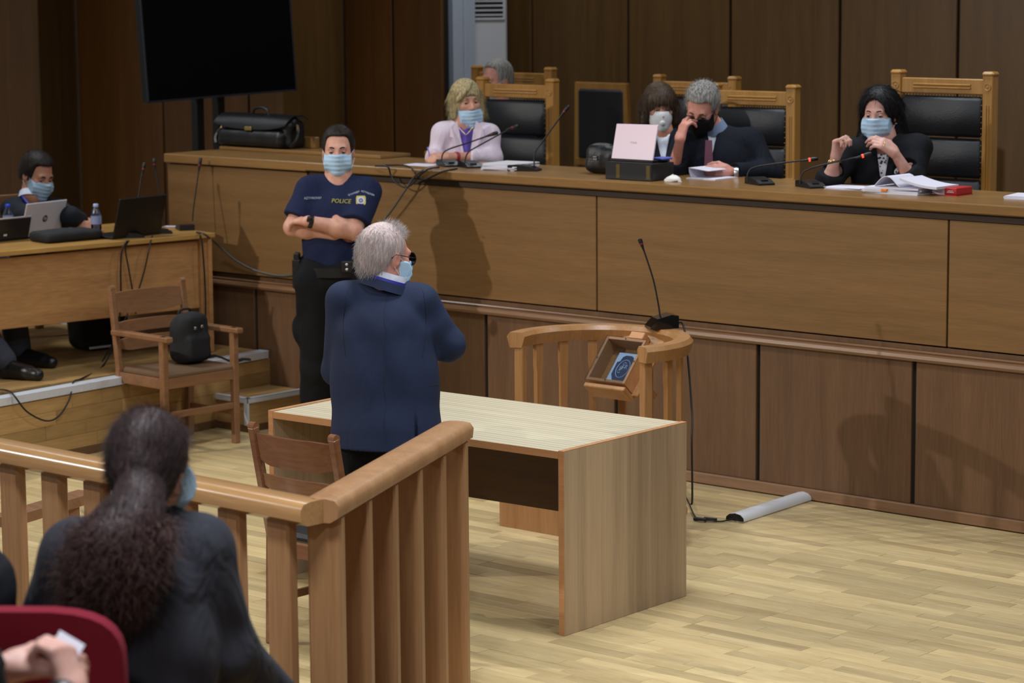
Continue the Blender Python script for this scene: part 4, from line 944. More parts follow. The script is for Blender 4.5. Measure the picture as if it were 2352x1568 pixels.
# ================================================================ SIGNED-DISTANCE MODELLER (bodies, clothes, soft bags)
class Field:
    def __init__(s, lo, hi, h):
        s.h = h; s.lo = np.floor(np.asarray(lo, float)/h)*h; s.n = np.ceil((np.asarray(hi, float)-s.lo)/h).astype(int)+1
        s.d = np.full(s.n, 0.15, np.float32)
        s.ax = [(s.lo[k]+h*np.arange(s.n[k])).astype(np.float32) for k in range(3)]
    def win(s, lo, hi):
        i0 = np.maximum(0, np.floor((np.asarray(lo)-s.lo)/s.h).astype(int)); i1 = np.minimum(s.n, np.ceil((np.asarray(hi)-s.lo)/s.h).astype(int)+1)
        if (i1 <= i0).any(): return None
        sl = tuple(slice(a, b) for a, b in zip(i0, i1))
        return sl, (s.ax[0][sl[0]][:, None, None], s.ax[1][sl[1]][None, :, None], s.ax[2][sl[2]][None, None, :])
    def op(s, fn, lo, hi, k, mode='u', off=0.0):
        pad = max(k, 0.0)+2.5*s.h+max(off, 0)
        if mode in ('u', 'p'): pad = min(pad+0.02, 0.2)
        w_ = s.win(np.asarray(lo)-pad, np.asarray(hi)+pad)
        if w_ is None: return
        sl, (X, Y, Z) = w_; b = fn(X, Y, Z).astype(np.float32)-off; a = s.d[sl]
        if mode == 'u':
            if k > 0:
                hh = np.maximum(k-np.abs(a-b), 0)/k; s.d[sl] = np.minimum(a, b)-hh*hh*k*0.25
            else: s.d[sl] = np.minimum(a, b)
        elif mode == 's':        # subtract
            b = -b
            if k > 0:
                hh = np.maximum(k-np.abs(a-b), 0)/k; s.d[sl] = np.maximum(a, b)+hh*hh*k*0.25
            else: s.d[sl] = np.maximum(a, b)
        elif mode == 'i': s.d[sl] = np.maximum(a, b)
    def mesh(s, name):
        d = s.d; S = d < 0
        c = np.zeros(np.array(d.shape)-1, np.int8)
        for i in (0, 1):
            for j in (0, 1):
                for k in (0, 1): c += S[i:S.shape[0]-1+i, j:S.shape[1]-1+j, k:S.shape[2]-1+k]
        act = (c > 0) & (c < 8); ijk = np.argwhere(act); n = len(ijk)
        idx = np.full(act.shape, -1, np.int32); idx[act] = np.arange(n)
        pos = np.zeros((n, 3)); cnt = np.zeros(n)
        O = [(i, j, k) for i in (0, 1) for j in (0, 1) for k in (0, 1)]
        V = {o: d[ijk[:, 0]+o[0], ijk[:, 1]+o[1], ijk[:, 2]+o[2]] for o in O}
        for o in O:
            for k in range(3):
                if o[k] == 0:
                    q = list(o); q[k] = 1; q = tuple(q); a, b = V[o], V[q]; m = (a < 0) != (b < 0)
                    t = a[m]/(a[m]-b[m]); p = np.tile(np.array(o, float), (m.sum(), 1)); p[:, k] = t; pos[m] += p; cnt[m] += 1
        v = (ijk+pos/cnt[:, None])*s.h+s.lo
        F = []
        for k in range(3):
            a_, b_ = (k+1) % 3, (k+2) % 3
            s0 = [slice(None)]*3; s1 = [slice(None)]*3; s0[k] = slice(0, -1); s1[k] = slice(1, None)
            A = S[tuple(s0)]; B = S[tuple(s1)]; E = np.argwhere(A != B)
            E = E[(E[:, a_] > 0) & (E[:, b_] > 0) & (E[:, a_] < d.shape[a_]-1) & (E[:, b_] < d.shape[b_]-1)]
            if not len(E): continue
            flip = A[E[:, 0], E[:, 1], E[:, 2]]
            def cell(da, db):
                q = E.copy(); q[:, a_] += da; q[:, b_] += db; return idx[q[:, 0], q[:, 1], q[:, 2]]
            Q = np.stack([cell(-1, -1), cell(0, -1), cell(0, 0), cell(-1, 0)], 1)
            Q[~flip] = Q[~flip][:, ::-1]; F.append(Q)
        F = np.concatenate(F); F = F[(F >= 0).all(1)]
        return v, F
def field_mesh(name, v, F):
    me = bpy.data.meshes.new(name); me.vertices.add(len(v)); me.vertices.foreach_set('co', v.astype(np.float32).ravel())
    me.loops.add(len(F)*4); me.loops.foreach_set('vertex_index', F.astype(np.int32).ravel())
    me.polygons.add(len(F)); me.polygons.foreach_set('loop_start', np.arange(0, len(F)*4, 4, dtype=np.int32)); 
    me.polygons.foreach_set('use_smooth', np.ones(len(F), bool)); me.update(calc_edges=True); me.validate()
    return me
def f_cone(a, b, ra, rb, flat=None, fs=1.0):
    """round cone a->b; flat: direction in which the section is squeezed by fs (>1 is thinner)"""
    a = np.asarray(a, float); b = np.asarray(b, float); ba = b-a; L2 = max(float(ba@ba), 1e-9); R = max(ra, rb)
    def fn(X, Y, Z):
        px, py, pz = X-a[0], Y-a[1], Z-a[2]
        t = np.clip((px*ba[0]+py*ba[1]+pz*ba[2])/L2, 0, 1)
        qx, qy, qz = px-t*ba[0], py-t*ba[1], pz-t*ba[2]
        if flat is not None:
            e = qx*flat[0]+qy*flat[1]+qz*flat[2]; e = e*(fs-1); qx = qx+e*flat[0]; qy = qy+e*flat[1]; qz = qz+e*flat[2]
        return (np.sqrt(qx*qx+qy*qy+qz*qz)-(ra+(rb-ra)*t))*(0.8 if flat is not None else 1.0)
    return fn, np.minimum(a, b)-R, np.maximum(a, b)+R
def f_ell(c, r, ax=None):
    c = np.asarray(c, float); r = np.asarray(r, float); ax = np.eye(3) if ax is None else np.asarray(ax, float); R = r.max()
    def fn(X, Y, Z):
        px, py, pz = X-c[0], Y-c[1], Z-c[2]
        u = [px*ax[k][0]+py*ax[k][1]+pz*ax[k][2] for k in range(3)]
        k0 = np.sqrt((u[0]/r[0])**2+(u[1]/r[1])**2+(u[2]/r[2])**2); k1 = np.sqrt((u[0]/r[0]**2)**2+(u[1]/r[1]**2)**2+(u[2]/r[2]**2)**2)+1e-6
        return k0*(k0-1)/k1
    return fn, c-R, c+R
def f_box(c, h, ax=None, r=0.0):
    c = np.asarray(c, float); h = np.asarray(h, float)-r; ax = np.eye(3) if ax is None else np.asarray(ax, float); R = np.linalg.norm(h)+r
    def fn(X, Y, Z):
        px, py, pz = X-c[0], Y-c[1], Z-c[2]
        q = [np.abs(px*ax[k][0]+py*ax[k][1]+pz*ax[k][2])-h[k] for k in range(3)]
        o = np.sqrt(np.maximum(q[0], 0)**2+np.maximum(q[1], 0)**2+np.maximum(q[2], 0)**2)
        return o+np.minimum(np.maximum(q[0], np.maximum(q[1], q[2])), 0)-r
    return fn, c-R, c+R
def f_plane(p, n, lo, hi):
    p = np.asarray(p, float); n = unit(n)
    return (lambda X, Y, Z: (X-p[0])*n[0]+(Y-p[1])*n[1]+(Z-p[2])*n[2]+0*X*Y*Z), np.asarray(lo, float), np.asarray(hi, float)
def make(name, ops, h, mat, parent, disp=None, margin=0.03, world=True):
    """ops: list of (prim, k, mode, off)"""
    los = np.array([o[0][1] for o in ops if o[2] == 'u']); his = np.array([o[0][2] for o in ops if o[2] == 'u'])
    mo = max([o[3] for o in ops]+[0])
    F_ = Field(los.min(0)-margin-mo, his.max(0)+margin+mo, h)
    for (fn, lo, hi), k, mode, off in ops: F_.op(fn, lo, hi, k, mode, off)
    v, F = F_.mesh(name)
    if disp is not None: v = disp(v)
    me = field_mesh(name, v, F)
    return link(name, me, mat, parent, world)
def U(p, k=0.03, off=0.0): return (p, k, 'u', off)
def SUB(p, k=0.0, off=0.0): return (p, k, 's', off)

# ---------------------------------------------------------------- figure pieces
UP = np.array([0, 0, 1.])
def facing(deg): a = math.radians(deg); return unit(math.cos(a)*Vh + math.sin(a)*Rt)     # 0 away from camera, 90 picture right, 180 to camera
def head_frame(deg, pitch=0.0, roll=0.0):
    """rows: x = figure's right, y = front, z = up"""
    f = facing(deg); p = math.radians(pitch); y = math.cos(p)*f - math.sin(p)*UP; z = math.cos(p)*UP + math.sin(p)*f
    x = np.cross(y, z); r = math.radians(roll); x2 = math.cos(r)*x + math.sin(r)*z; z2 = -math.sin(r)*x + math.cos(r)*z
    return np.array([x2, y, z2])
class Head:
    def __init__(s, c, deg, pitch=0, roll=0, sc=1.0, fem=False):
        s.c = np.asarray(c, float); s.A = head_frame(deg, pitch, roll); s.s = sc; s.fem = fem
    def p(s, x, y, z): return s.c + s.A.T @ (np.array([x, y, z])*s.s)
    def e(s, c, r): return f_ell(s.p(*c), np.array(r)*s.s, s.A)
    def cn(s, a, b, ra, rb): return f_cone(s.p(*a), s.p(*b), ra*s.s, rb*s.s)
    def bx(s, c, h, r=0.0): return f_box(s.p(*c), np.array(h)*s.s, s.A, r*s.s)
    def skin_ops(s, neck_to, nr=0.054):
        j = 0.92 if s.fem else 1.0
        o = [U(s.e((0, -0.018, 0.032), (0.075, 0.094, 0.088)), 0.0), U(s.e((0, 0.026, -0.028), (0.063*j, 0.066, 0.086)), 0.03),
             U(s.cn((-0.046*j, 0.0, -0.062), (0, 0.062, -0.098), 0.022, 0.02), 0.03), U(s.cn((0.046*j, 0.0, -0.062), (0, 0.062, -0.098), 0.022, 0.02), 0.03),
             U(s.e((0.040, 0.056, -0.022), (0.024, 0.024, 0.02)), 0.02), U(s.e((-0.040, 0.056, -0.022), (0.024, 0.024, 0.02)), 0.02),
             U(s.cn((-0.034, 0.076, 0.020), (0.034, 0.076, 0.020), 0.012, 0.012), 0.02),
             SUB(s.e((0.031, 0.094, 0.001), (0.020, 0.016, 0.011)), 0.012), SUB(s.e((-0.031, 0.094, 0.001), (0.020, 0.016, 0.011)), 0.012),
             U(s.cn((0, 0.086, 0.008), (0, 0.110, -0.032), 0.008, 0.012), 0.012), U(s.e((0.011, 0.098, -0.036), (0.009, 0.011, 0.008)), 0.008), U(s.e((-0.011, 0.098, -0.036), (0.009, 0.011, 0.008)), 0.008),
             U(s.e((0, 0.088, -0.066), (0.024, 0.012, 0.007)), 0.01), U(s.e((0, 0.087, -0.076), (0.020, 0.012, 0.007)), 0.008)]
        for sx in (-1, 1):
            o += [U(s.e((sx*0.077, -0.006, -0.008), (0.008, 0.021, 0.032)), 0.008), SUB(s.e((sx*0.087, 0.0, -0.006), (0.008, 0.011, 0.018)), 0.006)]
        o += [U(f_cone(s.p(0, -0.025, -0.05), neck_to, nr*s.s, nr*1.12*s.s), 0.03)]
        return o
    def eyes(s, parent, look=(0, 0), lid=0.4, skinm=None):
        for sx in (-1, 1):
            c = s.p(sx*0.031, 0.0735, 0.0005); f = unit(s.A.T @ np.array([look[0], 1, look[1]]))
            m = MB().lathe([(0.0001, -0.012), (0.009, -0.008), (0.0118, 0.0), (0.0095, 0.007), (0.0001, 0.0118)], c, f, 12)
            e = part('eye', m, M['eye_white'], parent, 60)
            for (t0, t1) in ((0.26, 1.75), (-0.52, -1.6)):
                vs_ = []; NT, NP = 6, 8
                for i_ in range(NT+1):
                    th_ = t0+(t1-t0)*i_/NT
                    for j_ in range(NP+1):
                        fi = -1.35+2.7*j_/NP; vs_.append(c+s.A.T @ (0.0134*s.s*np.array([math.sin(fi), math.cos(fi)*math.cos(th_), math.cos(fi)*math.sin(th_)])))
                part('eyelid', MB().add(vs_, [(i_*(NP+1)+j_, i_*(NP+1)+j_+1, (i_+1)*(NP+1)+j_+1, (i_+1)*(NP+1)+j_) for i_ in range(NT) for j_ in range(NP)]), parent.data.materials[0], parent, 60)
            part('iris', MB().lathe([(0.0062, 0.0098), (0.005, 0.0114), (0.0001, 0.0122)], c, f, 12), M['iris'], e, 60)
    def brows(s, parent, mat, thick=0.0032):
        for sx in (-1, 1):
            pts = [s.p(sx*0.014, 0.090, 0.020), s.p(sx*0.028, 0.0905, 0.026), s.p(sx*0.044, 0.080, 0.022)]
            part('eyebrow', MB().tube(spline(pts, 4), [thick*0.8]+[thick]*6+[thick*0.5]*2, 6), mat, parent, 60)
    def mask(s, parent, mat, low=0.0, name='face_mask', strapmat='mask_strap', pleats=True, straps=True):
        z = low
        ops = [U(s.e((0, 0.034, -0.050+z), (0.068, 0.068, 0.076)), 0.0), U(s.cn((0, 0.098, -0.022+z), (0, 0.080, -0.108+z), 0.022, 0.024), 0.035), U(s.cn((-0.05, 0.045, -0.055+z), (0.05, 0.045, -0.055+z), 0.035, 0.035), 0.03)]
        ops = [(a, k, m, 0.003) for a, k, m, of in ops]
        ops += [(s.bx((0, 0.092, -0.064+z), (0.070, 0.075, 0.054), 0.006), 0, 'i', 0)]
        # hollow it so that it is a shell
        A = s.A; c = s.c; S_ = s.s
        def disp(v):
            q = (v-c) @ A.T / S_
            if pleats:
                w_ = 0.0014*np.sin((q[:, 2]-z)*2*math.pi/0.022)*np.clip((q[:, 1]-0.04)/0.03, 0, 1); v = v + (A[1][None]*w_[:, None])
            return v
        lo_i = s.bx((0, 0.092, -0.064+z), (0.070, 0.075, 0.054), 0.006)
        # 'i' must act on the whole field
        BIG = 0.4
        ops[-1] = ((lo_i[0], s.c-BIG, s.c+BIG), 0, 'i', 0)
        o = make(name, ops, 0.0035, mat, parent, disp)
        if straps:
            for sx in (-1, 1):
                for (zz, ez) in ((-0.020+z, 0.012), (-0.102+z*0.8, -0.036)):
                    pts = [s.p(sx*0.062, 0.052, zz), s.p(sx*0.074, 0.02, (zz+ez)/2), s.p(sx*0.082, -0.012, ez)]
                    part('ear_loop', MB().tube(spline(pts, 4), 0.0014, 5), strapmat, o, 60, True)
        return o
    def cap_ops(s, th=0.012, hairline=0.052, back=-0.075, side=-0.01, front_y=0.055):
        """short hair: shell of the cranium minus the face"""
        o = [(s.e((0, -0.020, 0.034), (0.076, 0.096, 0.089)), 0, 'u', th*s.s), (s.e((0, -0.055, -0.02), (0.062, 0.058, 0.07)), 0.03, 'u', th*s.s*0.5)]
        o += [SUB(s.bx((0, 0.115, hairline-0.10), (0.12, 0.075, 0.10), 0.02), 0.015), SUB(s.bx((0, 0.04, -0.12), (0.12, 0.06, 0.085), 0.015), 0.012), SUB(s.bx((0, -0.05, back-0.10), (0.15, 0.15, 0.10), 0.01), 0.01)]
        return o
def hand_ops(wr, d, nrm, thumb_side, curl=(0.5, 0.5, 0.5, 0.5), thumb=(0.6, 0.3), sc=1.0, spread=0.05, k=0.006):
    """wr wrist, d hand direction, nrm = back-of-hand normal, thumb_side +1/-1 along cross(d,nrm)"""
    d = unit(d); nrm = unit(nrm - d*np.dot(nrm, d)); sd = np.cross(d, nrm)*thumb_side; wr = np.asarray(wr, float); o = []
    L = [0.046, 0.050, 0.046, 0.036]
    for i in range(4):
        off = (0.028-0.0187*i)*sc; kn = wr + d*(0.088-0.004*abs(i-1.2))*sc + sd*off
        o.append(U(f_cone(wr + sd*off*0.6+d*0.01*sc, kn, 0.0135*sc, 0.0108*sc), 0.02))
        ang = curl[i]; dirv = d + sd*(spread*(1.3-i)); dirv = unit(dirv); p_ = kn; a = 0.0
        for j, (ll, r0, r1) in enumerate(((1.0, 0.0098, 0.0088), (0.62, 0.0086, 0.0078), (0.5, 0.0078, 0.0066))):
            a += ang*(1.0 if j == 0 else (1.25 if j == 1 else 0.8)); v = unit(dirv*math.cos(a)-nrm*math.sin(a)); q = p_+v*L[i]*ll*sc
            o.append(U(f_cone(p_, q, r0*sc, r1*sc), k)); p_ = q
    b0 = wr + d*0.022*sc + sd*0.026*sc; v1 = unit(d*0.75+sd*0.65-nrm*0.35*thumb[0]); b1 = b0+v1*0.042*sc
    v2 = unit(d*0.95+sd*(0.25-0.5*thumb[1])-nrm*0.5*thumb[0]); b2 = b1+v2*0.032*sc; b3 = b2+unit(v2-sd*0.4*thumb[1]-nrm*0.3*thumb[0])*0.026*sc
    o += [U(f_cone(b0, b1, 0.016*sc, 0.0115*sc), 0.02), U(f_cone(b1, b2, 0.0112*sc, 0.0098*sc), k), U(f_cone(b2, b3, 0.0096*sc, 0.008*sc), k)]
    return o
def limb(a, b, c, ra, rb, rc, k=0.03): return [U(f_cone(a, b, ra, rb), k), U(f_cone(b, c, rb*1.02, rc), k)]
def cut_at(p, d, R=0.09):
    """remove what lies beyond the plane at p (direction d), only near p"""
    p = np.asarray(p, float); d = unit(d); lo = p-R; hi = p+R
    def fn(X, Y, Z):
        a = (X-p[0])*d[0]+(Y-p[1])*d[1]+(Z-p[2])*d[2]; r = np.sqrt((X-p[0])**2+(Y-p[1])**2+(Z-p[2])**2)
        return np.maximum(-a, r-R)
    return (fn, lo, hi), 0.0, 's', 0.0
def folds(amp=0.004, fr=(26, 31, 22), seed=0.0, region=None):
    def disp(v):
        w_ = np.sin(v[:, 0]*fr[0]+2.2*np.sin(v[:, 2]*9+seed)+seed)*np.sin(v[:, 1]*fr[1]+1.7*np.sin(v[:, 2]*13+1.3*seed))+0.6*np.sin(v[:, 2]*fr[2]+3*np.sin(v[:, 0]*7+seed)+2*np.sin(v[:, 1]*8))
        g_ = v - v.mean(0); g_[:, 2] *= 0.2; g_ /= (np.linalg.norm(g_, axis=1)[:, None]+1e-6)
        a_ = amp if region is None else amp*region(v)[:, None]
        return v + g_*(w_[:, None])*a_
    return disp
def strands(name, roots, dirs, length, r, mat, parent, jitter=0.3, droop=0.0, curl=0.0, seg=5, seed=1):
    """thin tapered strands as one mesh (hair nobody can count)"""
    g_ = np.random.default_rng(seed); n = len(roots); P = roots.copy(); D = dirs + g_.normal(0, jitter, (n, 3)); D /= np.linalg.norm(D, axis=1)[:, None]
    Ls = length*(0.6+0.6*g_.random(n)); st = (Ls/seg)[:, None]; ring = []
    ph = g_.random(n)*6.28; fq = 0.8+0.5*g_.random(n)
    for i in range(seg+1):
        ref = np.where(np.abs(D[:, 2:3]) < 0.9, np.array([[0, 0, 1.]]), np.array([[1., 0, 0]])); u = np.cross(D, ref); u /= np.linalg.norm(u, axis=1)[:, None]; v = np.cross(D, u)
        rad = r*(1-0.85*i/seg)
        off = (u*np.cos(ph+i*fq)[:, None]+v*np.sin(ph+i*fq)[:, None])*curl*min(1, i/2)
        for k in range(3):
            a = 2*math.pi*k/3; ring.append(P+off+rad*(math.cos(a)*u+math.sin(a)*v))
        P = P + D*st; D = D + np.array([[0, 0, -droop/seg]]); D /= np.linalg.norm(D, axis=1)[:, None]
    V = np.stack(ring, 1); m = 3*(seg+1); base = (np.arange(n)*m)[:, None]; F = []
    for i in range(seg):
        for k in range(3):
            k2 = (k+1) % 3; F.append(np.stack([base[:, 0]+i*3+k, base[:, 0]+i*3+k2, base[:, 0]+(i+1)*3+k2, base[:, 0]+(i+1)*3+k], 1))
    o = link(name, field_mesh(name, V.reshape(-1, 3), np.concatenate(F)), mat, parent); o['kind'] = 'stuff'; return o
def surf_samples(obj, n, seed=0, cond=None):
    me = obj.data; co = np.empty(len(me.vertices)*3, np.float32); me.vertices.foreach_get('co', co); co = co.reshape(-1, 3).astype(float)
    no = np.empty(len(me.vertices)*3, np.float32); me.vertices.foreach_get('normal', no); no = no.reshape(-1, 3).astype(float)
    ix = np.arange(len(co))
    if cond is not None: ix = ix[cond(co)]
    ix = np.random.default_rng(seed).choice(ix, min(n, len(ix)), False); return co[ix], no[ix]
def person_root(label, ops, h, mat, disp=None):
    o = make('person', ops, h, mat, None, disp); return tag(o, label, 'person')
def glasses(H, parent, fm='black', lens=None, w=0.027, hgt=0.02, y=0.1):
    g_ = None
    for sx in (-1, 1):
        rim = [H.p(sx*0.033+w*math.cos(t), y-0.006*abs(math.cos(t)), -0.001+hgt*math.sin(t)) for t in np.linspace(0, 2*math.pi, 17)]
        if g_ is None: g_ = part('glasses', MB().tube(rim, 0.0018, 5, False), fm, parent, 60)
        else: part('rim', MB().tube(rim, 0.0018, 5, False), fm, g_, 60)
        if lens: part('lens', MB().prism([(w*math.cos(t), hgt*math.sin(t)) for t in np.linspace(0, 2*math.pi, 17)[:-1]], H.p(sx*0.033, y-0.004, -0.001), H.A[0], H.A[2], H.A[1], 0.002), lens, g_)
        part('temple', MB().tube([H.p(sx*0.06, y-0.008, 0.004), H.p(sx*0.074, 0.05, 0.006), H.p(sx*0.082, -0.012, 0.012), H.p(sx*0.081, -0.03, -0.004)], 0.0018, 5), fm, g_, 60)
    part('bridge', MB().tube([H.p(-0.008, y+0.002, 0.004), H.p(0.008, y+0.002, 0.004)], 0.0018, 5), fm, g_, 60)
    return g_
M['eye_white'] = plain('eye_white', (150, 140, 136), 0.3); M['iris'] = plain('dark_iris', (30, 20, 16), 0.2)
M['skin_a'] = skin('skin_fair', (208, 160, 140)); M['skin_b'] = skin('skin_olive', (196, 146, 122)); M['skin_c'] = skin('skin_ruddy', (204, 150, 136)); M['skin_d'] = skin('skin_pale', (206, 164, 152))
M['mask_blue'] = fabric('surgical_mask_blue', (172, 202, 228), 0.8, fold=0.15, fscale=30, weave=0.1, var=0.04, sheen=0)
M['mask_white'] = fabric('respirator_white', (212, 214, 218), 0.8, fold=0.05, fscale=30, weave=0.1, var=0.03, sheen=0)
M['mask_black'] = fabric('cloth_mask_black', (16, 16, 22), 0.85, fold=0.15, fscale=30)
M['mask_strap'] = plain('white_elastic', (216, 222, 230), 0.7)
M['hair_grey'] = hairmat('silver_hair', (158, 150, 150), (216, 208, 206), 0.5); M['hair_dark'] = hairmat('dark_hair', (22, 17, 16), (46, 36, 32), 0.4)
M['hair_black'] = hairmat('black_hair', (8, 8, 10), (24, 24, 28), 0.35); M['hair_blonde'] = hairmat('ash_blonde_hair', (128, 112, 78), (206, 190, 146), 0.45)
M['hair_brown'] = hairmat('brown_hair', (40, 30, 22), (78, 62, 46), 0.4); M['hair_salt'] = hairmat('salt_pepper_hair', (92, 90, 88), (164, 162, 158), 0.5)
M['hair_curl'] = hairmat('auburn_curls', (44, 29, 28), (92, 66, 62), 0.4)
M['scalp_grey'] = hairmat('thin_grey_hair', (176, 150, 146), (206, 192, 190), 0.5)
M['hair_fg'] = hairmat('dark_auburn_hair', (26, 17, 18), (64, 44, 44), 0.38)
M['suit_blue'] = fabric('navy_wool_suit', (34, 44, 70), 0.8, fold=0.22, fscale=5.5, weave=0.35, var=0.2)
M['suit_dark'] = fabric('charcoal_suit', (30, 34, 42), 0.85, fold=0.3, fscale=9); M['suit_black'] = fabric('black_jacket', (14, 16, 22), 0.85, fold=0.3, fscale=8)
M['suit_navy'] = fabric('deep_navy_jacket', (16, 20, 32), 0.85, fold=0.3, fscale=9)
M['coat_black'] = fabric('black_shirt_cotton', (42, 43, 51), 0.9, fold=0.8, fscale=7.0, weave=0.1, var=0.1, sheen=0.02)
M['police'] = fabric('navy_tshirt', (26, 34, 66), 0.85, fold=0.25, fscale=10); M['trouser'] = fabric('black_trousers', (15, 16, 20), 0.9, fold=0.3, fscale=8)
M['jacket_pink'] = fabric('pale_lilac_jacket', (222, 208, 224), 0.85, fold=0.3, fscale=14, var=0.05); M['purple'] = fabric('violet_blouse', (104, 84, 176), 0.6, fold=0.4, fscale=30, stretch=(1, 1, 0.15))
M['shirt'] = fabric('white_shirt', (214, 218, 232), 0.8, fold=0.25, fscale=14, var=0.04); M['lanyard'] = plain('blue_lanyard', (40, 44, 150), 0.6)
M['shoe'] = plain('black_shoe_leather', (16, 17, 20), 0.35, bump=0.1)
M['tie_pink'] = fabric('muted_pink_tie', (128, 84, 104), 0.6, fold=0.1); M['tie_blue'] = fabric('blue_tie', (52, 66, 132), 0.6, fold=0.1)

# ================================================================ PEOPLE
def torso_ops(pel, waist, chest, neck, sL, sR, f, wp, ww, wc, fs=1.45, sh=0.055, off=0.0):
    return [U(f_cone(pel, waist, wp, ww, f, fs), 0.05, off), U(f_cone(waist, chest, ww, wc, f, fs), 0.06, off), U(f_cone(sL, sR, sh, sh), 0.06, off), U(f_cone(neck, sL, 0.05, sh*0.95), 0.05, off), U(f_cone(neck, sR, 0.05, sh*0.95), 0.05, off)]
def collar(name, c, axis, r0, r1, h, mat, parent, n=28, flat=None, th=0.004):
    """open collar band: inner and outer wall"""
    c = np.asarray(c, float); z = unit(axis); ref = np.array([1., 0, 0]); x = unit(np.cross(ref, z)); y = np.cross(z, x); vs = []; fs = []
    for (r, hh) in ((r0, 0), (r1, h), (r1-th, h), (r0-th, 0)):
        for k in range(n):
            a = 2*math.pi*k/n; vs.append(c+z*hh+r*(math.cos(a)*x+math.sin(a)*y))
    for i in range(4):
        j = (i+1) % 4
        for k in range(n):
            k2 = (k+1) % n; fs.append((i*n+k, i*n+k2, j*n+k2, j*n+k))
    return part(name, MB().add(vs, fs), mat, parent, 60)
def shoe(parent, heel, toe, mat='shoe'):
    heel = np.asarray(heel, float); toe = np.asarray(toe, float); d = unit(toe-heel)
    ops = [U(f_cone(heel+(0, 0, 0.045), heel+(0, 0, 0.085), 0.042, 0.04), 0.0), U(f_cone(heel+(0, 0, 0.038), toe+(0, 0, 0.03), 0.042, 0.036), 0.03), U(f_cone(heel+d*0.06+(0, 0, 0.06), toe-d*0.06+(0, 0, 0.045), 0.04, 0.036), 0.03)]
    zf = heel[2]; ops += [(f_box((heel+toe)/2+(0, 0, -0.1), (0.4, 0.4, 0.1)), 0, 's', 0)]
    return make('shoe', ops, 0.008, mat, parent)
def PP(d0): return lambda px, py, dd=0.0: at(px, py, d0+dd)
def below(z, c, R=1.2): return SUB(f_box((c[0], c[1], z-R), (R, R, R)))
LAPEL = 0.006

# ---- the standing man before the desk
P = PP(10.38); f = facing(6)
H = Head(P(886, 588), 52, 8, 0, 1.06)
nb = P(880, 655); sL, sR = P(790, 688), P(966, 694); elL, wrL = P(775, 850, 0.12), P(840, 850, 0.33); elR, wrR = P(1030, 792, 0.06), P(965, 770, 0.30)
pel = P(888, 985); wst = P(884, 880); cst = P(880, 782)
footR = np.array([0.60, -3.02, 0]); footL = np.array([0.24, -3.16, 0])
hipR, hipL = pel+Rt*0.10-UP*0.02, pel-Rt*0.10-UP*0.02; knR = (hipR+footR)/2+Vh*0.03; knL = (hipL+footL)/2+Vh*0.03
ops = H.skin_ops(nb, 0.062)+[U(f_cone(nb, cst, 0.06, 0.12), 0.04), U(f_cone(cst, pel, 0.12, 0.12), 0.04), U(f_cone(sL, sR, 0.04, 0.04), 0.04)]
ops += limb(sL, elL, wrL, 0.045, 0.038, 0.03)+limb(sR, elR, wrR, 0.045, 0.038, 0.03)+limb(hipL, knL, footL+(0, 0, 0.08), 0.07, 0.05, 0.035)+limb(hipR, knR, footR+(0, 0, 0.08), 0.07, 0.05, 0.035)
ops += hand_ops(wrR, Vh*0.8-Rt*0.5+UP*0.3, UP*0.8+Vh*-0.2, 1, (0.6,)*4)+hand_ops(wrL, Vh*0.8+Rt*0.5+UP*0.1, UP, -1, (0.6,)*4)
man = person_root('silver haired man in navy suit standing with his back to the camera before the desk', ops, 0.006, 'skin_c')
jo = torso_ops(P(888, 1000), wst, cst, nb+UP*0.002, sL, sR, f, 0.215, 0.203, 0.205, 1.42, 0.052)
jo += [U(f_cone(P(888, 1000), P(889, 1060), 0.218, 0.226, f, 1.3), 0.03)]
jo += [U(f_cone(sL, elL, 0.070, 0.060), 0.035), U(f_cone(elL, wrL, 0.060, 0.05), 0.03), U(f_cone(sR, elR, 0.072, 0.064), 0.035), U(f_cone(elR, wrR, 0.066, 0.05), 0.03)]
jo += [cut_at(wrR, wrR-elR), cut_at(wrL, wrL-elL), below(P(888, 1021)[2], pel), SUB(f_cone(P(888, 626), P(888, 626)+unit(UP+Rt*0.3+Vh*0.1)*0.2, 0.084, 0.10), 0.01)]
# back vents
for px in (800, 952):
    v0 = P(px, 940, -0.19); v1 = P(px+(-6 if px < 880 else 4), 1040, -0.22)
    jo += [SUB(f_box((v0+v1)/2, (0.0035, 0.08, 0.13), np.array([Rt, Vh, UP])), 0.006)]
def jd(v):
    q = (v-cst); a = q@Rt; z = q[:, 2]; b = q@Vh
    w_ = 0.0055*np.sin(a*34+z*16)*np.exp(-((a+0.02)/0.2)**2)*np.clip(1-np.abs(z+0.12)/0.3, 0, 1) + 0.006*np.sin((z+a*0.7)*42)*np.exp(-((v-elR)**2).sum(1)/0.02) + 0.006*np.sin((z-a*0.8)*38)*np.exp(-((v-sR-np.array([0, 0, -0.08]))**2).sum(1)/0.02) + 0.005*np.sin((z+a)*36)*np.exp(-((v-sL-np.array([0, 0, -0.1]))**2).sum(1)/0.02)
    return v - Vh[None]*w_[:, None]
jk = make('jacket', jo, 0.0075, 'suit_blue', man, jd)
seam0 = [P(882+dx, y, -0.175-0.0*dx) for y, dx in ((690, 0), (760, 1), (840, 2), (920, 2), (1000, 3))]
part('trousers_l', MB(), 'trouser', man) if False else None
tro = [U(f_cone(hipL+Rt*0.03, hipR-Rt*0.03, 0.115, 0.115), 0.0), U(f_cone(hipL, knL, 0.11, 0.085), 0.04), U(f_cone(knL, footL+(0, 0, 0.06), 0.085, 0.075), 0.03), U(f_cone(hipR, knR, 0.11, 0.085), 0.04), U(f_cone(knR, footR+(0, 0, 0.06), 0.085, 0.075), 0.03), below(0.05, footR)]
make('trousers', tro, 0.011, 'trouser', man, folds(0.004))
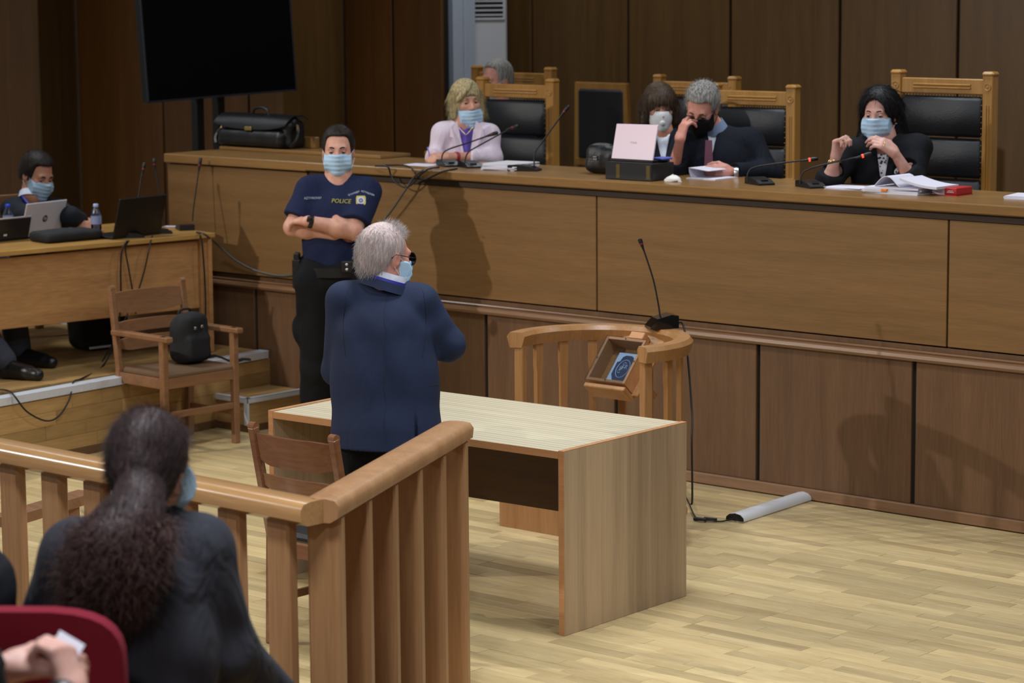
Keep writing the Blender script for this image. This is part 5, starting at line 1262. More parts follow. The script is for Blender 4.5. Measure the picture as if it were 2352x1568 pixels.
shoe(man, footR-Vh*0.06, footR+Vh*0.2+Rt*0.05); shoe(man, footL-Vh*0.06, footL+Vh*0.2)
ax_ = unit(H.p(0, -0.03, -0.04)-nb)
ax_ = unit(UP+Rt*0.30+Vh*0.1)
collar('shirt_collar', P(888, 641)-ax_*0.012, ax_, 0.090, 0.081, 0.040, 'shirt', man)
collar('lanyard', P(888, 643)-ax_*0.018, ax_, 0.098, 0.0925, 0.026, 'lanyard', man)
collar('jacket_collar', P(888, 646)-ax_*0.034, ax_, 0.112, 0.098, 0.036, 'suit_blue', man)
bpy.context.view_layer.update()
def onto(obj, px, py, lift=0.0008):
    d_ = unit(ray(px, py)); hit, loc, nrm, _ = obj.ray_cast(Vector(CAM), Vector(d_)); return np.array(loc)-d_*lift if hit else None
def seam_line(obj, pxs, parent, mat='suit_seam', r=0.0013):
    pts = [onto(obj, x, y) for x, y in pxs]; pts = [q for q in pts if q is not None]
    if len(pts) > 2: part('seam', MB().tube(pts, r, 5), mat, parent, 60)
M['suit_seam'] = plain('dark_navy_thread', (20, 26, 44), 0.8)
seam_line(jk, [(884+3*math.sin(t), 662+t*13) for t in range(28)], jk)
seam_line(jk, [(965+14*math.sin(t/16*2.6+0.5), 668+t*11) for t in range(15)], jk)
seam_line(jk, [(800-12*math.sin(t/16*2.6+0.3), 664+t*11) for t in range(15)], jk)
seam_line(jk, [(985+t*2.5, 886-t*0.4) for t in range(12)], jk)
ho = H.cap_ops(0.005, 0.075, -0.074)
hr = make('hair', ho, 0.0045, 'scalp_grey', man)
ro, no = surf_samples(hr, 5200, 3)
q = (ro-H.c)@H.A.T; flow = np.stack([q[:, 0]*3, -0.4+q[:, 1]*0, -0.9+q[:, 2]*4], 1); top = np.clip((q[:, 2]-0.06)/0.05, 0, 1)[:, None]*np.clip((q[:, 1]+0.03)/0.06, 0, 1)[:, None]
flow = flow*(1-top)+np.stack([q[:, 0]*1.5+0.35, 0.5+0*q[:, 0], 0.9+0*q[:, 0]], 1)*top
dw_ = flow@H.A; dw_ /= np.linalg.norm(dw_, axis=1)[:, None]
strands('hair_strands', ro-no*0.002, dw_*0.9+no*(0.06+0.22*top), 0.030, 0.00065, 'hair_grey', man, 0.16, 0.3, 0.0015, 5, 5)
H.brows(man, 'hair_grey'); H.eyes(man)
H.mask(man, 'mask_blue')
glasses(H, man, 'black', plain('dark_sunglass_lens', (8, 8, 10), 0.1), 0.03, 0.024, 0.102)

# ---- policeman
P = PP(14.08); f = facing(178)
H = Head(P(777, 346), 180, 2, 0, 1.06)
nb = P(777, 412); sL, sR = P(712, 437), P(842, 440)       # L = picture left
elL, elR = P(672, 522, -0.06), P(812, 530, -0.13); wrL, wrR = P(768, 540, -0.11), P(708, 508, -0.20)
pel = P(765, 640); wst = P(770, 560); cst = P(776, 500)
pf = bz(756, 1035, 0); fl = np.array([-2.58, -0.58, 0]); fr = np.array([-2.34, -0.50, 0])
hipL, hipR = pel-Rt*0.09-UP*0.03, pel+Rt*0.09-UP*0.03; kL = (hipL+fl)/2-Vh*0.02; kR = (hipR+fr)/2-Vh*0.02
ops = H.skin_ops(nb, 0.060)+[U(f_cone(nb, cst, 0.06, 0.12), 0.05), U(f_cone(cst, pel, 0.11, 0.11), 0.04), U(f_cone(sL, sR, 0.045, 0.045), 0.05)]
ops += [U(f_cone(sL, elL, 0.056, 0.047), 0.04), U(f_cone(elL, wrL, 0.047, 0.030), 0.02), U(f_cone(sR, elR, 0.056, 0.047), 0.04), U(f_cone(elR, wrR, 0.050, 0.031), 0.02)]
ops += [U(f_ell(elL+unit(wrL-elL)*0.08, (0.05, 0.05, 0.048)), 0.03), U(f_ell(elR+unit(wrR-elR)*0.08, (0.052, 0.052, 0.05)), 0.03)]
ops += hand_ops(wrR, -Rt*0.72+Vh*0.70, UP*0.8-Vh*0.3, 1, (0.4,)*4) + hand_ops(wrL, Rt*0.35+Vh*0.8+UP*0.2, UP, 1, (0.2,)*4)
ops += limb(hipL, kL, fl+(0, 0, 0.08), 0.08, 0.055, 0.035)+limb(hipR, kR, fr+(0, 0, 0.08), 0.08, 0.055, 0.035)
pol = person_root('policeman in navy t-shirt and blue mask standing with folded arms before the bench', ops, 0.006, 'skin_a')
to = torso_ops(P(768, 612), wst, cst, nb, sL, sR, f, 0.165, 0.165, 0.185, 1.5, 0.060)
to += [U(f_cone(sL, sL+(elL-sL)*0.70, 0.076, 0.078), 0.04), U(f_cone(sR, sR+(elR-sR)*0.76, 0.076, 0.082), 0.04)]
to += [cut_at(sL+(elL-sL)*0.76, elL-sL, 0.11), cut_at(sR+(elR-sR)*0.82, elR-sR, 0.11), below(P(768, 617)[2], pel), SUB(f_cone(nb-UP*0.012-Vh*0.01, nb+UP*0.2-Vh*0.03, 0.068, 0.08), 0.01)]
ts = make('tshirt', to, 0.007, 'police', pol, folds(0.0035, (30, 30, 24), 1.0))
tro = [U(f_cone(hipL+UP*0.05, hipR+UP*0.05, 0.125, 0.125), 0.0), U(f_cone(hipL, kL, 0.115, 0.095), 0.03), U(f_cone(kL, fl+(0, 0, 0.06), 0.095, 0.088), 0.03), U(f_cone(hipR, kR, 0.115, 0.095), 0.03), U(f_cone(kR, fr+(0, 0, 0.06), 0.095, 0.088), 0.03), U(f_ell(kL-Rt*0.07+UP*0.22, (0.05, 0.07, 0.1)), 0.02), below(0.05, fl)]
make('trousers', tro, 0.01, 'trouser', pol, folds(0.006, (26, 26, 18), 2.0))
belt = [U(f_cone(P(700, 617), P(826, 617), 0.05, 0.05), 0)]
bl_ = [P(768, 617)+ (Rt*math.cos(a)*0.176+Vh*math.sin(a)*0.134) for a in np.linspace(0, 2*math.pi, 29)]
bp_ = []
for a in np.linspace(0, 2*math.pi, 33):
    q_ = P(768, 620)+Rt*math.cos(a)*0.182+Vh*math.sin(a)*0.140; n_ = unit(Rt*math.cos(a)/0.182+Vh*math.sin(a)/0.140); bp_.append((q_[0], q_[1], q_[2], n_[0], n_[1]))
part('duty_belt', MB().sweep(bp_, [(-0.01, -0.026), (0.006, -0.026), (0.006, 0.026), (-0.01, 0.026)]), 'black', pol, 40)
hc = P(683, 628, -0.02)
part('holster', MB().obox(hc, (0.026, 0.03, 0.085), np.array([Rt, Vh, UP]), 0.012).obox(hc+UP*0.085, (0.018, 0.028, 0.03), np.array([Rt, Vh, UP]), 0.008), 'black', pol)
pc = P(797, 612, -0.165); pb = part('belt_pouch', MB().obox(pc, (0.03, 0.016, 0.03), np.array([Rt, Vh, UP]), 0.006), 'black', pol)
for z in (0.012, -0.014): part('snap', MB().lathe([(0.008, 0), (0.006, 0.004), (0.0005, 0.005)], pc-Vh*0.016+UP*z, -Vh, 12), 'steel', pb, 60)
d_ = unit(wrR-elR); part('wristwatch', MB().lathe([(0.034, -0.012), (0.036, 0), (0.034, 0.012)], wrR-d_*0.012, d_, 20).obox(wrR-d_*0.012-Vh*0.03+UP*0.016, (0.016, 0.016, 0.006), np.array([d_, np.cross(d_, Vh), Vh]), 0.003), 'black', pol, 50)
ho = H.cap_ops(0.010, 0.080, -0.05); hr = make('hair', ho, 0.0045, 'hair_dark', pol)
ro, no = surf_samples(hr, 1200, 4); strands('hair_strands', ro-no*0.003, no*0.6+np.array([[0, 0, 0.5]]), 0.014, 0.0009, 'hair_dark', pol, 0.35, 0.2, 0.001, 4, 6)
H.brows(pol, 'hair_dark', 0.004); H.eyes(pol); H.mask(pol, 'mask_blue')
# printed lettering and sleeve badge, laid on the shirt
def on_shirt(px, py, obj, lift=0.003):
    dg = bpy.context.evaluated_depsgraph_get(); o_ = Vector(CAM); d_ = Vector(unit(ray(px, py)))
    hit, loc, nrm, _ = obj.ray_cast(o_, d_); 
    return (np.array(loc)-np.array(d_)*lift, np.array(nrm)) if hit else (P(px, py, -0.2), -Vh)
def lettering(name, body, size, px, py, mat, tilt=0.0, shear=0.0, obj=ts, lift=0.006):
    c, n = on_shirt(px, py, obj, lift); n = unit(n*[1, 1, 0.4]+(-Vh)*0.6); x = unit(np.cross(UP, n)); y = np.cross(n, x); x2 = x*math.cos(tilt)+y*math.sin(tilt); y2 = np.cross(n, x2)
    return text_mesh(name, body, size, mat, c, x2, y2, pol, 0.0004, shear=shear)
bpy.context.view_layer.update()
M['print_yellow'] = plain('yellow_print', (190, 186, 70), 0.6); M['print_white'] = plain('white_print', (196, 202, 220), 0.6); M['badge_gold'] = plain('badge_gold', (196, 184, 90), 0.5); M['badge_blue'] = plain('badge_blue', (70, 92, 170), 0.5)
lettering('chest_lettering', 'POLICE', 0.032, 783, 466, 'print_yellow', -0.05, 0.2)
lettering('name_lettering', 'ΑΣΤΥΝΟΜΙΑ', 0.016, 719, 457, 'print_white')
c, n = on_shirt(829, 462, ts, 0.004); n = unit(n*[1, 1, 0.5]-Vh*0.5); x = unit(np.cross(UP, n)); y = np.cross(n, x)
sh_ = [(-0.026, 0.02), (-0.022, 0.03), (0.022, 0.03), (0.026, 0.02), (0.026, -0.012), (0.014, -0.03), (0, -0.036), (-0.014, -0.03), (-0.026, -0.012)]
bd = part('sleeve_badge', MB().prism(sh_, c, x, y, n, 0.0015), 'badge_gold', pol)
part('badge_field', MB().lathe([(0.021, 0), (0.02, 0.001)], c+n*0.0016+y*0.004, n, 18), 'print_white', bd)
part('badge_centre', MB().lathe([(0.012, 0), (0.011, 0.001)], c+n*0.0028+y*0.004, n, 14), 'badge_blue', bd)
part('badge_star', MB().prism([(0.008*math.cos(t)*(1 if k % 2 == 0 else 0.45), 0.008*math.sin(t)*(1 if k % 2 == 0 else 0.45)) for k, t in enumerate(np.linspace(0, 2*math.pi, 13)[:-1])], c+n*0.004+y*0.004, x, y, n, 0.0006), 'badge_gold', bd)
for body, a0, sg in (('ΕΛΛΗΝΙΚΗ', 0.62, 1), ('ΑΣΤΥΝΟΜΙΑ', -0.62, -1)):
    cx = c + x*(-0.036*sg)+y*(0.040)
    t2 = a0*0.55; text_mesh('badge_lettering', body, 0.0125, 'print_white', cx+n*0.002, x*math.cos(t2)+y*math.sin(t2), -x*math.sin(t2)+y*math.cos(t2), bd, 0.0004)
shoe(pol, fl+Vh*0.05, fl-Vh*0.2); shoe(pol, fr+Vh*0.05, fr-Vh*0.2)

# ---- seated figures behind the bench: shared builder
def seated(label, d0, head, nb, sL, sR, elL, wrL, elR, wrR, deg, skinm, jacketm, wc=0.165, ww=0.15, headkw={}, hands=None, vneck=None, shirtm=None, sleeve=(0.066, 0.055, 0.043), h=0.006, pelz=None, sc=1.0, cutw=(0, 0), neckr=0.052, floor_z=0.79, legs=True):
    f = facing(deg); H = Head(head, *headkw.get('rot', (180, 0, 0)), sc=headkw.get('sc', 1.0), fem=headkw.get('fem', False))
    mid = (sL+sR)/2; cst = mid-UP*0.13+f*0.01; pel = mid-f*0.24; pel = np.array([pel[0], pel[1], 1.385 if pelz is None else pelz]); wst = (cst+pel)/2+f*0.01
    ops = H.skin_ops(nb, neckr)+[U(f_cone(nb, cst-f*0.03, 0.052, 0.06), 0.04), U(f_cone(cst-f*0.03, pel, 0.06, 0.06), 0.03), U(f_cone(sL-f*0.01, sR-f*0.01, 0.034, 0.034), 0.05)]
    ops += limb(sL, elL, wrL, 0.04, 0.036, 0.024)+limb(sR, elR, wrR, 0.04, 0.036, 0.024)
    hip1, hip2 = pel-np.cross(f, UP)*0.09, pel+np.cross(f, UP)*0.09
    dr = pel[2]-floor_z-0.05
    for hp in ((hip1, hip2) if legs else ()): ops += limb(hp, hp+f*0.40-UP*0.02, hp+f*0.42-UP*dr, 0.07, 0.05, 0.04)
    for hd in (hands or []): ops += hd
    o = person_root(label, ops, h, skinm)
    jo = torso_ops(pel, wst, cst, nb-UP*0.01, sL, sR, f, ww*1.05, ww, wc, 1.5, 0.056)
    jo += [U(f_cone(sL, elL, sleeve[0], sleeve[1]), 0.04), U(f_cone(sR, elR, sleeve[0], sleeve[1]), 0.04)]
    for el, wr, fr_ in ((elL, wrL, cutw[0]), (elR, wrR, cutw[1])):
        e2 = wr+(el-wr)*fr_
        if fr_ < 0.98: jo += [U(f_cone(el, e2, sleeve[1], sleeve[2]), 0.03), cut_at(e2, e2-el, sleeve[2]+0.016)]
        else: jo += [cut_at(el+unit(wr-el)*0.03, wr-el, 0.08)]
    if vneck is not None:        # deep V showing the blouse: wedge in the body front
        top, dep, half = vneck; cx = nb+f*0.02
        x = np.cross(f, UP)
        tri = [(-half, 0.06), (half, 0.06), (0.0, -dep)]
        def fv(X, Y, Z, cx=cx, x=x, f=f):
            a = (X-cx[0])*x[0]+(Y-cx[1])*x[1]; z = Z-cx[2]; b = (X-cx[0])*f[0]+(Y-cx[1])*f[1]
            wid = half*np.clip((z+dep)/(dep+0.02), 0, 1.3); return np.maximum(np.maximum(np.abs(a)-wid, -b-0.01), -(z+dep))
        jo += [((fv, cx-0.45, cx+0.45), 0.004, 's', 0)]
    jo += [SUB(f_cone(nb-UP*0.005, nb+UP*0.2, 0.066, 0.09), 0.01)]
    jk = make('jacket', jo, h+0.0015, jacketm, o, folds(0.0035, (34, 30, 28), 1.7*len(label)))
    if shirtm is not None:
        so = [U(f_cone(cst, wst, wc*0.90, ww*0.92, f, 1.58), 0.0), U(f_cone(nb-UP*0.02, sL, 0.05, 0.04), 0.04), U(f_cone(nb-UP*0.02, sR, 0.05, 0.04), 0.04), U(f_cone(sL, sR, 0.045, 0.045), 0.05), SUB(f_cone(nb-UP*0.02, nb+UP*0.2, 0.06, 0.09), 0.01)]
        make('shirt', so, h+0.002, shirtm, o)
    if legs: make('trousers', [U(f_cone(hp, hp+f*0.41, 0.095, 0.08), 0.02) for hp in (hip1, hip2)]+[U(f_cone(hp+f*0.41, hp+f*0.43-UP*dr, 0.08, 0.06), 0.02) for hp in (hip1, hip2)], 0.014, 'trouser', o)
    return o, H, f, cst
def lapels(parent, jm, nb, f, half, dep, cst, wc, thick=0.006):
    """two raised lapel boards along a V neckline"""
    x = np.cross(f, UP)
    for s in (-1, 1):
        pts = [(s*half*1.0, 0.02), (s*(half+0.035), -0.01), (s*(half+0.045), -0.07), (s*(half+0.02), -0.075), (s*(half+0.028), -0.1), (s*0.012, -dep-0.01), (s*0.0, -dep)]
        if s < 0: pts = pts[::-1]
        vs = []
        for a, z in pts:
            b = 0.0
            vs.append((a, z))
        # follow the chest: front offset falls off with |a| and rises to the chest
        out = []
        for lift in (0.004, 0.010):
            for a, z in vs:
                yy = (wc/1.5+0.004)*math.sqrt(max(0.05, 1-(a/(wc+0.03))**2)) * (0.55+0.45*min(1, max(0, (0.05-z)/0.12)))+0.012
                out.append(np.array([nb[0], nb[1], nb[2]])*0+np.array([cst[0], cst[1], nb[2]+z])+x*a+f*(yy+lift))
        n = len(vs); fs = [tuple(range(n-1, -1, -1)), tuple(range(n, 2*n))]+[(i, (i+1) % n, n+(i+1) % n, n+i) for i in range(n)]
        part('lapel', MB().add(out, fs), jm, parent)

# blonde judge
d0 = depth(by(1070, 232, 0.74)); P = PP(d0)
wL, wR = P(992, 362, -0.16), P(1028, 360, -0.20)
hd = [hand_ops(wL, Rt*0.5-Vh*0.6-UP*0.1, UP*0.7-Vh*0.5, -1, (0.75,)*4, (0.8, 0.5), 0.92), hand_ops(wR, -Rt*0.75-Vh*0.35, UP*0.7-Vh*0.4, 1, (0.7,)*4, (0.8, 0.5), 0.92)]
bl, H, f, cst = seated('blonde woman in pale lilac jacket with a lowered blue mask, hands folded on the bench', d0, P(1072, 233), P(1068, 283), P(1018, 308), P(1122, 312), P(1000, 362, -0.02), wL, P(1131, 362, -0.04), wR, 176, 'skin_a', 'jacket_pink', 0.140, 0.128, {'rot': (160, 2, -4), 'sc': 0.97, 'fem': True}, hd, (0, 0.30, 0.055), 'purple', (0.062, 0.055, 0.046), cutw=(0.1, 0.45))
lapels(bl, 'jacket_pink', P(1068, 283), f, 0.055, 0.26, cst, 0.14)
def bob_ops(H, len_=-0.105, w=0.088, th=0.016, part_y=0.05, fringe=0.04, back=-0.10):
    o = [(H.e((0, -0.020, 0.034), (0.078, 0.098, 0.090)), 0, 'u', th*H.s)]
    for sx in (-1, 1): o += [U(H.cn((sx*0.070, -0.005, 0.02), (sx*w, 0.012, len_), 0.028, 0.022), 0.03), U(H.cn((sx*0.062, -0.055, 0.02), (sx*0.066, -0.055, len_), 0.035, 0.03), 0.03)]
    o += [U(H.cn((0, -0.085, 0.02), (0, -0.09, len_), 0.04, 0.035), 0.04)]
    o += [SUB(H.e((0, 0.085, -0.05), (0.062, 0.085, fringe+0.055)), 0.012), SUB(H.bx((0, 0.10, -0.10), (0.052, 0.09, 0.10), 0.02), 0.012)]
    return o
hr = make('hair', bob_ops(H, -0.078, 0.086), 0.0045, 'hair_blonde', bl)
ro, no = surf_samples(hr, 1500, 8); q = (ro-H.c)@H.A.T; fl_ = np.stack([q[:, 0]*6, 0*q[:, 0]+0.1, -1+0*q[:, 0]], 1)@H.A
strands('hair_strands', ro-no*0.001, fl_/np.linalg.norm(fl_, axis=1)[:, None]+no*0.1, 0.05, 0.0008, 'hair_blonde', bl, 0.05, 0.3, 0.0008, 4, 9)
part('fringe', MB().tube(spline([H.p(-0.02, 0.05, 0.118), H.p(0.02, 0.085, 0.085), H.p(0.058, 0.075, 0.045), H.p(0.080, 0.04, 0.005)], 5), [0.012, 0.014, 0.016]+[0.017]*10+[0.014, 0.01, 0.006], 8), 'hair_blonde', bl, 60)
H.brows(bl, 'hair_brown', 0.0022); H.eyes(bl, (0.3, 0.1)); H.mask(bl, 'mask_blue', -0.036)
d_ = unit(wR-P(1131, 362, -0.04)); part('wristwatch', MB().lathe([(0.030, -0.010), (0.031, 0), (0.030, 0.010)], wR-d_*0.06, d_, 18), plain('red_strap', (150, 40, 50), 0.5), bl, 50)
pn_ = solo('pen', MB().tube([P(982, 338, -0.2), P(990, 372, -0.22)], 0.004, 8), plain('lilac_pen', (120, 110, 190), 0.4), 'slim violet pen held in the blonde woman\'s folded hands', 'pen', None, 60)
part('necklace', MB().tube(spline([P(1052, 290, -0.10), P(1066, 306, -0.125), P(1072, 308, -0.125), P(1086, 292, -0.10)], 4), 0.0015, 5), 'gold', bl, 60)

# man whose head shows above the blonde woman's chair
d0 = depth(by(1142, 172, 2.05)); P = PP(d0)
bm, H, f, cst = seated('grey haired man half hidden behind the blonde woman\'s chair', d0, P(1140, 184), P(1146, 235), P(1092, 262), P(1200, 262), P(1080, 330), P(1110, 360, -0.15), P(1212, 330), P(1180, 360, -0.15), 200, 'skin_c', 'suit_dark', headkw={'rot': (228, 8, 0), 'sc': 1.05}, hands=[], h=0.0075)
hr = make('hair', H.cap_ops(0.010, 0.088, -0.06), 0.005, 'hair_salt', bm); H.brows(bm, 'hair_dark', 0.003); H.eyes(bm); H.mask(bm, 'mask_blue')

# brown haired woman in white respirator
d0 = depth(by(1513, 245, 1.0)); P = PP(d0)
bw, H, f, cst = seated('brown haired woman in white respirator and dark jacket behind the pink laptop', d0, P(1515, 246), P(1520, 302), P(1470, 330), P(1575, 330), P(1455, 400), P(1490, 410, -0.15), P(1600, 400), P(1560, 410, -0.15), 178, 'skin_b', 'suit_navy', 0.14, 0.13, {'rot': (172, 10, 0), 'sc': 0.98, 'fem': True}, [], (0, 0.20, 0.045), 'shirt', h=0.0065)
hr = make('hair', bob_ops(H, -0.085, 0.092, 0.02, fringe=0.022), 0.005, 'hair_brown', bw)
ro, no = surf_samples(hr, 1600, 18); q = (ro-H.c)@H.A.T; fl_ = np.stack([q[:, 0]*5, 0*q[:, 0]+0.15, -1+0*q[:, 0]], 1)@H.A
strands('hair_strands', ro-no*0.001, fl_/np.linalg.norm(fl_, axis=1)[:, None]+no*0.1, 0.055, 0.001, 'hair_brown', bw, 0.12, 0.3, 0.001, 4, 19)
H.brows(bw, 'hair_brown', 0.003); H.eyes(bw)
mk = make('respirator', [(H.cn((0, 0.080, -0.030), (0, 0.085, -0.095), 0.036, 0.036), 0, 'u', 0.0), (H.e((0, 0.035, -0.055), (0.066, 0.07, 0.072)), 0.03, 'u', 0.002), ((H.bx((0, 0.11, -0.062), (0.064, 0.085, 0.058), 0.012)[0], H.c-0.4, H.c+0.4), 0, 'i', 0)], 0.004, 'mask_white', bw)
part('valve', MB().lathe([(0.015, 0), (0.015, 0.008), (0.012, 0.011), (0.0005, 0.012)], H.p(0.004, 0.118, -0.066), H.A[1], 18), 'white_plastic', mk, 50)
part('head_strap', MB().tube(spline([H.p(0.055, 0.06, -0.035), H.p(0.075, 0.03, 0.0), H.p(0.088, -0.01, 0.04)], 4), 0.002, 5).tube(spline([H.p(-0.055, 0.06, -0.035), H.p(-0.075, 0.03, 0.0), H.p(-0.088, -0.01, 0.04)], 4), 0.002, 5), 'mask_strap', mk, 60)

# grey haired man bowing over his papers
d0 = depth(by(1607, 240, 0.66)); P = PP(d0)
wL, wR = P(1562, 322, -0.16), P(1676, 394, -0.22)
fh = H
dirL = unit(P(1574, 275, -0.13)-wL)
hd = [hand_ops(wL, dirL, -Rt*0.75-Vh*0.5, -1, (0.30, 0.32, 0.55, 0.7), (0.8, 0.6), 1.0, 0.08), hand_ops(wR, -Rt*0.85-Vh*0.3+UP*0.12, UP*0.5-Vh*0.8, 1, (0.75, 0.8, 0.85, 0.9), (0.9, 0.4), 1.0)]
gm, H, f, cst = seated('grey haired man with glasses and black mask bowing over papers, hand at his brow', d0, P(1612, 246, -0.04), P(1640, 300, 0.05), P(1575, 338, 0.04), P(1722, 326, 0.06), P(1545, 400, -0.02), wL, P(1762, 400, 0.0), wR, 192, 'skin_c', 'suit_navy', 0.19, 0.18, {'rot': (205, 34, 8), 'sc': 1.04}, hd, (0, 0.16, 0.03), 'shirt', (0.078, 0.068, 0.05), cutw=(0.62, 0.12))
hr = make('hair', H.cap_ops(0.011, 0.075, -0.07), 0.0045, 'hair_salt', gm)
ro, no = surf_samples(hr, 1500, 12); strands('hair_strands', ro-no*0.002, no*0.5+np.array([[0, 0, 0.3]]), 0.02, 0.0009, 'hair_salt', gm, 0.35, 0.2, 0.001, 4, 6)
H.brows(gm, 'hair_dark', 0.003); H.eyes(gm); H.mask(gm, 'mask_black', strapmat='mask_black', pleats=False)
glasses(H, gm, 'black', glassmat('spectacle_lens'), 0.026, 0.019, 0.104)
ca_ = unit(H.p(0, -0.03, -0.05)-P(1640, 300, 0.05)); collar('shirt_collar', P(1640, 300, 0.05)-ca_*0.01, ca_, 0.078, 0.070, 0.05, plain('pale_blue_shirt', (110, 130, 160), 0.8), gm)
part('necktie', MB().prism([(-0.018, 0.0), (0.018, 0.0), (0.026, -0.2), (0.03, -0.3), (-0.03, -0.3), (-0.026, -0.2)], P(1628, 322, -0.12), unit(Rt), UP, Vh, 0.008), 'tie_pink', gm)
part('wristwatch', MB().lathe([(0.033, -0.012), (0.035, 0), (0.033, 0.012)], P(1690, 398, -0.2), unit(Rt), 18), 'steel', gm, 50)

# presiding woman
d0 = depth(by(2015, 258, 0.70)); P = PP(d0)
wL, wR = P(1919, 362, -0.14), P(2056, 352, -0.16)
hd = [hand_ops(wL, UP*0.95+Rt*0.1, -Rt*0.6+Vh*0.5, -1, (0.95, 1.0, 1.05, 1.1), (0.5, 0.2), 0.98), hand_ops(wR, -Rt*0.8+UP*0.62, UP*0.5+Rt*0.3-Vh*0.6, 1, (0.45, 0.5, 0.55, 0.6), (0.7, 0.5), 0.98, 0.03)]
pw, H, f, cst = seated('black haired woman in black jacket and blue mask gesturing with both hands at the bench', d0, P(2020, 262), P(2030, 318), P(1955, 352), P(2106, 342), P(1905, 412, -0.08), wL, P(2092, 412, -0.12), wR, 190, 'skin_d', 'suit_black', 0.165, 0.155, {'rot': (206, 4, 0), 'sc': 1.04, 'fem': True}, hd, (0, 0.27, 0.045), None, (0.075, 0.068, 0.05), cutw=(0.72, 0.66))
bmat, bnt, bb_ = _mat('white_black_print_blouse')
tc_ = bnt.nodes.new('ShaderNodeTexCoord'); vo = bnt.nodes.new('ShaderNodeTexVoronoi'); vo.inputs['Scale'].default_value = 55; cr_ = bnt.nodes.new('ShaderNodeValToRGB')
cr_.color_ramp.interpolation = 'CONSTANT'; cr_.color_ramp.elements[0].color = (0.01, 0.01, 0.015, 1); cr_.color_ramp.elements[1].color = (0.6, 0.6, 0.66, 1); cr_.color_ramp.elements[1].position = 0.38
bnt.links.new(tc_.outputs['Object'], vo.inputs['Vector']); bnt.links.new(vo.outputs['Distance'], cr_.inputs['Fac']); bnt.links.new(cr_.outputs['Color'], bb_.inputs['Base Color'])
mid = (P(1955, 352)+P(2106, 342))/2
make('blouse', [U(f_cone(cst-UP*0.02, cst-UP*0.3, 0.152, 0.142, f, 1.55), 0), SUB(f_cone(P(2030, 318), P(2030, 318)+UP*0.2, 0.07, 0.09), 0.01)], 0.008, bmat, pw)
lo_ = [(H.e((0, -0.022, 0.034), (0.078, 0.100, 0.090)), 0, 'u', 0.018)]
for sx in (-1, 1): lo_ += [U(H.cn((sx*0.066, -0.045, 0.03), (sx*0.088, -0.06, -0.14), 0.038, 0.042), 0.03), U(H.cn((sx*0.088, -0.06, -0.14), (sx*0.105, -0.05, -0.30), 0.042, 0.03), 0.03)]
lo_ += [U(H.cn((0, -0.085, 0.02), (0, -0.11, -0.30), 0.05, 0.04), 0.04), SUB(H.e((0.008, 0.085, -0.04), (0.074, 0.088, 0.124)), 0.010)]
hr = make('hair', lo_, 0.005, 'hair_black', pw)
ro, no = surf_samples(hr, 2200, 13); q = (ro-H.c)@H.A.T; fl_ = np.stack([q[:, 0]*7+0.35, -0.35+0*q[:, 0], -0.9+0*q[:, 0]], 1)@H.A; fl_ /= np.linalg.norm(fl_, axis=1)[:, None]; fl_ = fl_-no*np.sum(fl_*no, 1)[:, None]
strands('hair_strands', ro+no*0.001, fl_+no*0.10, 0.075, 0.0011, 'hair_black', pw, 0.07, 0.4, 0.0015, 5, 6)
H.brows(pw, 'hair_black', 0.003); H.eyes(pw); H.mask(pw, 'mask_blue')
part('earring', MB().lathe([(0.0005, -0.006), (0.006, 0), (0.0005, 0.006)], H.p(-0.086, 0.0, -0.045), UP, 10), 'steel', pw, 60)
brs = unit(wL-P(1905, 412, -0.08)); part('bracelet', MB().tube([wL-brs*0.02+0.034*(math.cos(a)*Rt+math.sin(a)*Vh*0.9)-UP*0.008*math.cos(a*2) for a in np.linspace(0, 2*math.pi, 22)], 0.004, 6, False), 'gold', pw, 60)
rgp = P(2031, 331, -0.22); part('ring', MB().tube([rgp+0.0105*(math.cos(a)*UP+math.sin(a)*Vh) for a in np.linspace(0, 2*math.pi, 14)], 0.002, 5, False), 'gold', pw, 60)

# suited man at the left desk
d0 = 15.85; P = PP(d0)
wL = bz(184, 518, PZ+0.045); wR = bz(196, 508, PZ+0.05); eLp = bz(98, 510, PZ+0.075); eRp = bz(172, 498, PZ+0.11)-pn*0.05
hd = [hand_ops(wL, Rt*0.95+Vh*0.1-UP*0.05, UP*0.6-Vh*0.7, 1, (0.5, 0.6, 0.7, 0.7), (0.7, 0.5)), hand_ops(wR, Rt*0.3-Vh*0.8, UP, -1, (0.6,)*4)]
sm, H, f, cst = seated('dark haired man in charcoal suit and blue mask seated at the left desk', d0, P(86, 402), P(72, 452), P(30, 482), P(136, 486, 0.14), eLp, wL, eRp, wR, 150, 'skin_b', 'suit_dark', 0.18, 0.17, {'rot': (134, 20, 4), 'sc': 1.10}, hd, (0, 0.30, 0.06), 'shirt', (0.066, 0.056, 0.046), cutw=(0.35, 0.3), pelz=0.96, legs=False)
hr = make('hair', H.cap_ops(0.013, 0.078, -0.05), 0.005, 'hair_dark', sm)
ro, no = surf_samples(hr, 900, 14); strands('hair_strands', ro-no*0.003, no*0.5+np.array([[0, 0, 0.5]]), 0.016, 0.001, 'hair_dark', sm, 0.35, 0.2, 0.001, 4, 6)
H.brows(sm, 'hair_black', 0.0045); H.eyes(sm, (0, -0.4)); H.mask(sm, 'mask_blue')
ca_ = unit(H.p(0, -0.03, -0.05)-P(72, 452)); collar('shirt_collar', P(72, 452)-ca_*0.015, ca_, 0.080, 0.072, 0.045, 'shirt', sm)
part('shirt_cuff', MB().lathe([(0.042, -0.008), (0.042, 0.012)], wL+(eLp-wL)*0.33, unit(wL-eLp), 16), 'shirt', sm, 50)
part('lanyard', MB().tube(spline([P(46, 440, 0.02), P(52, 452, -0.06), P(70, 475, -0.13), P(84, 486, -0.15)], 5), 0.009, 6), 'lanyard', sm, 60)
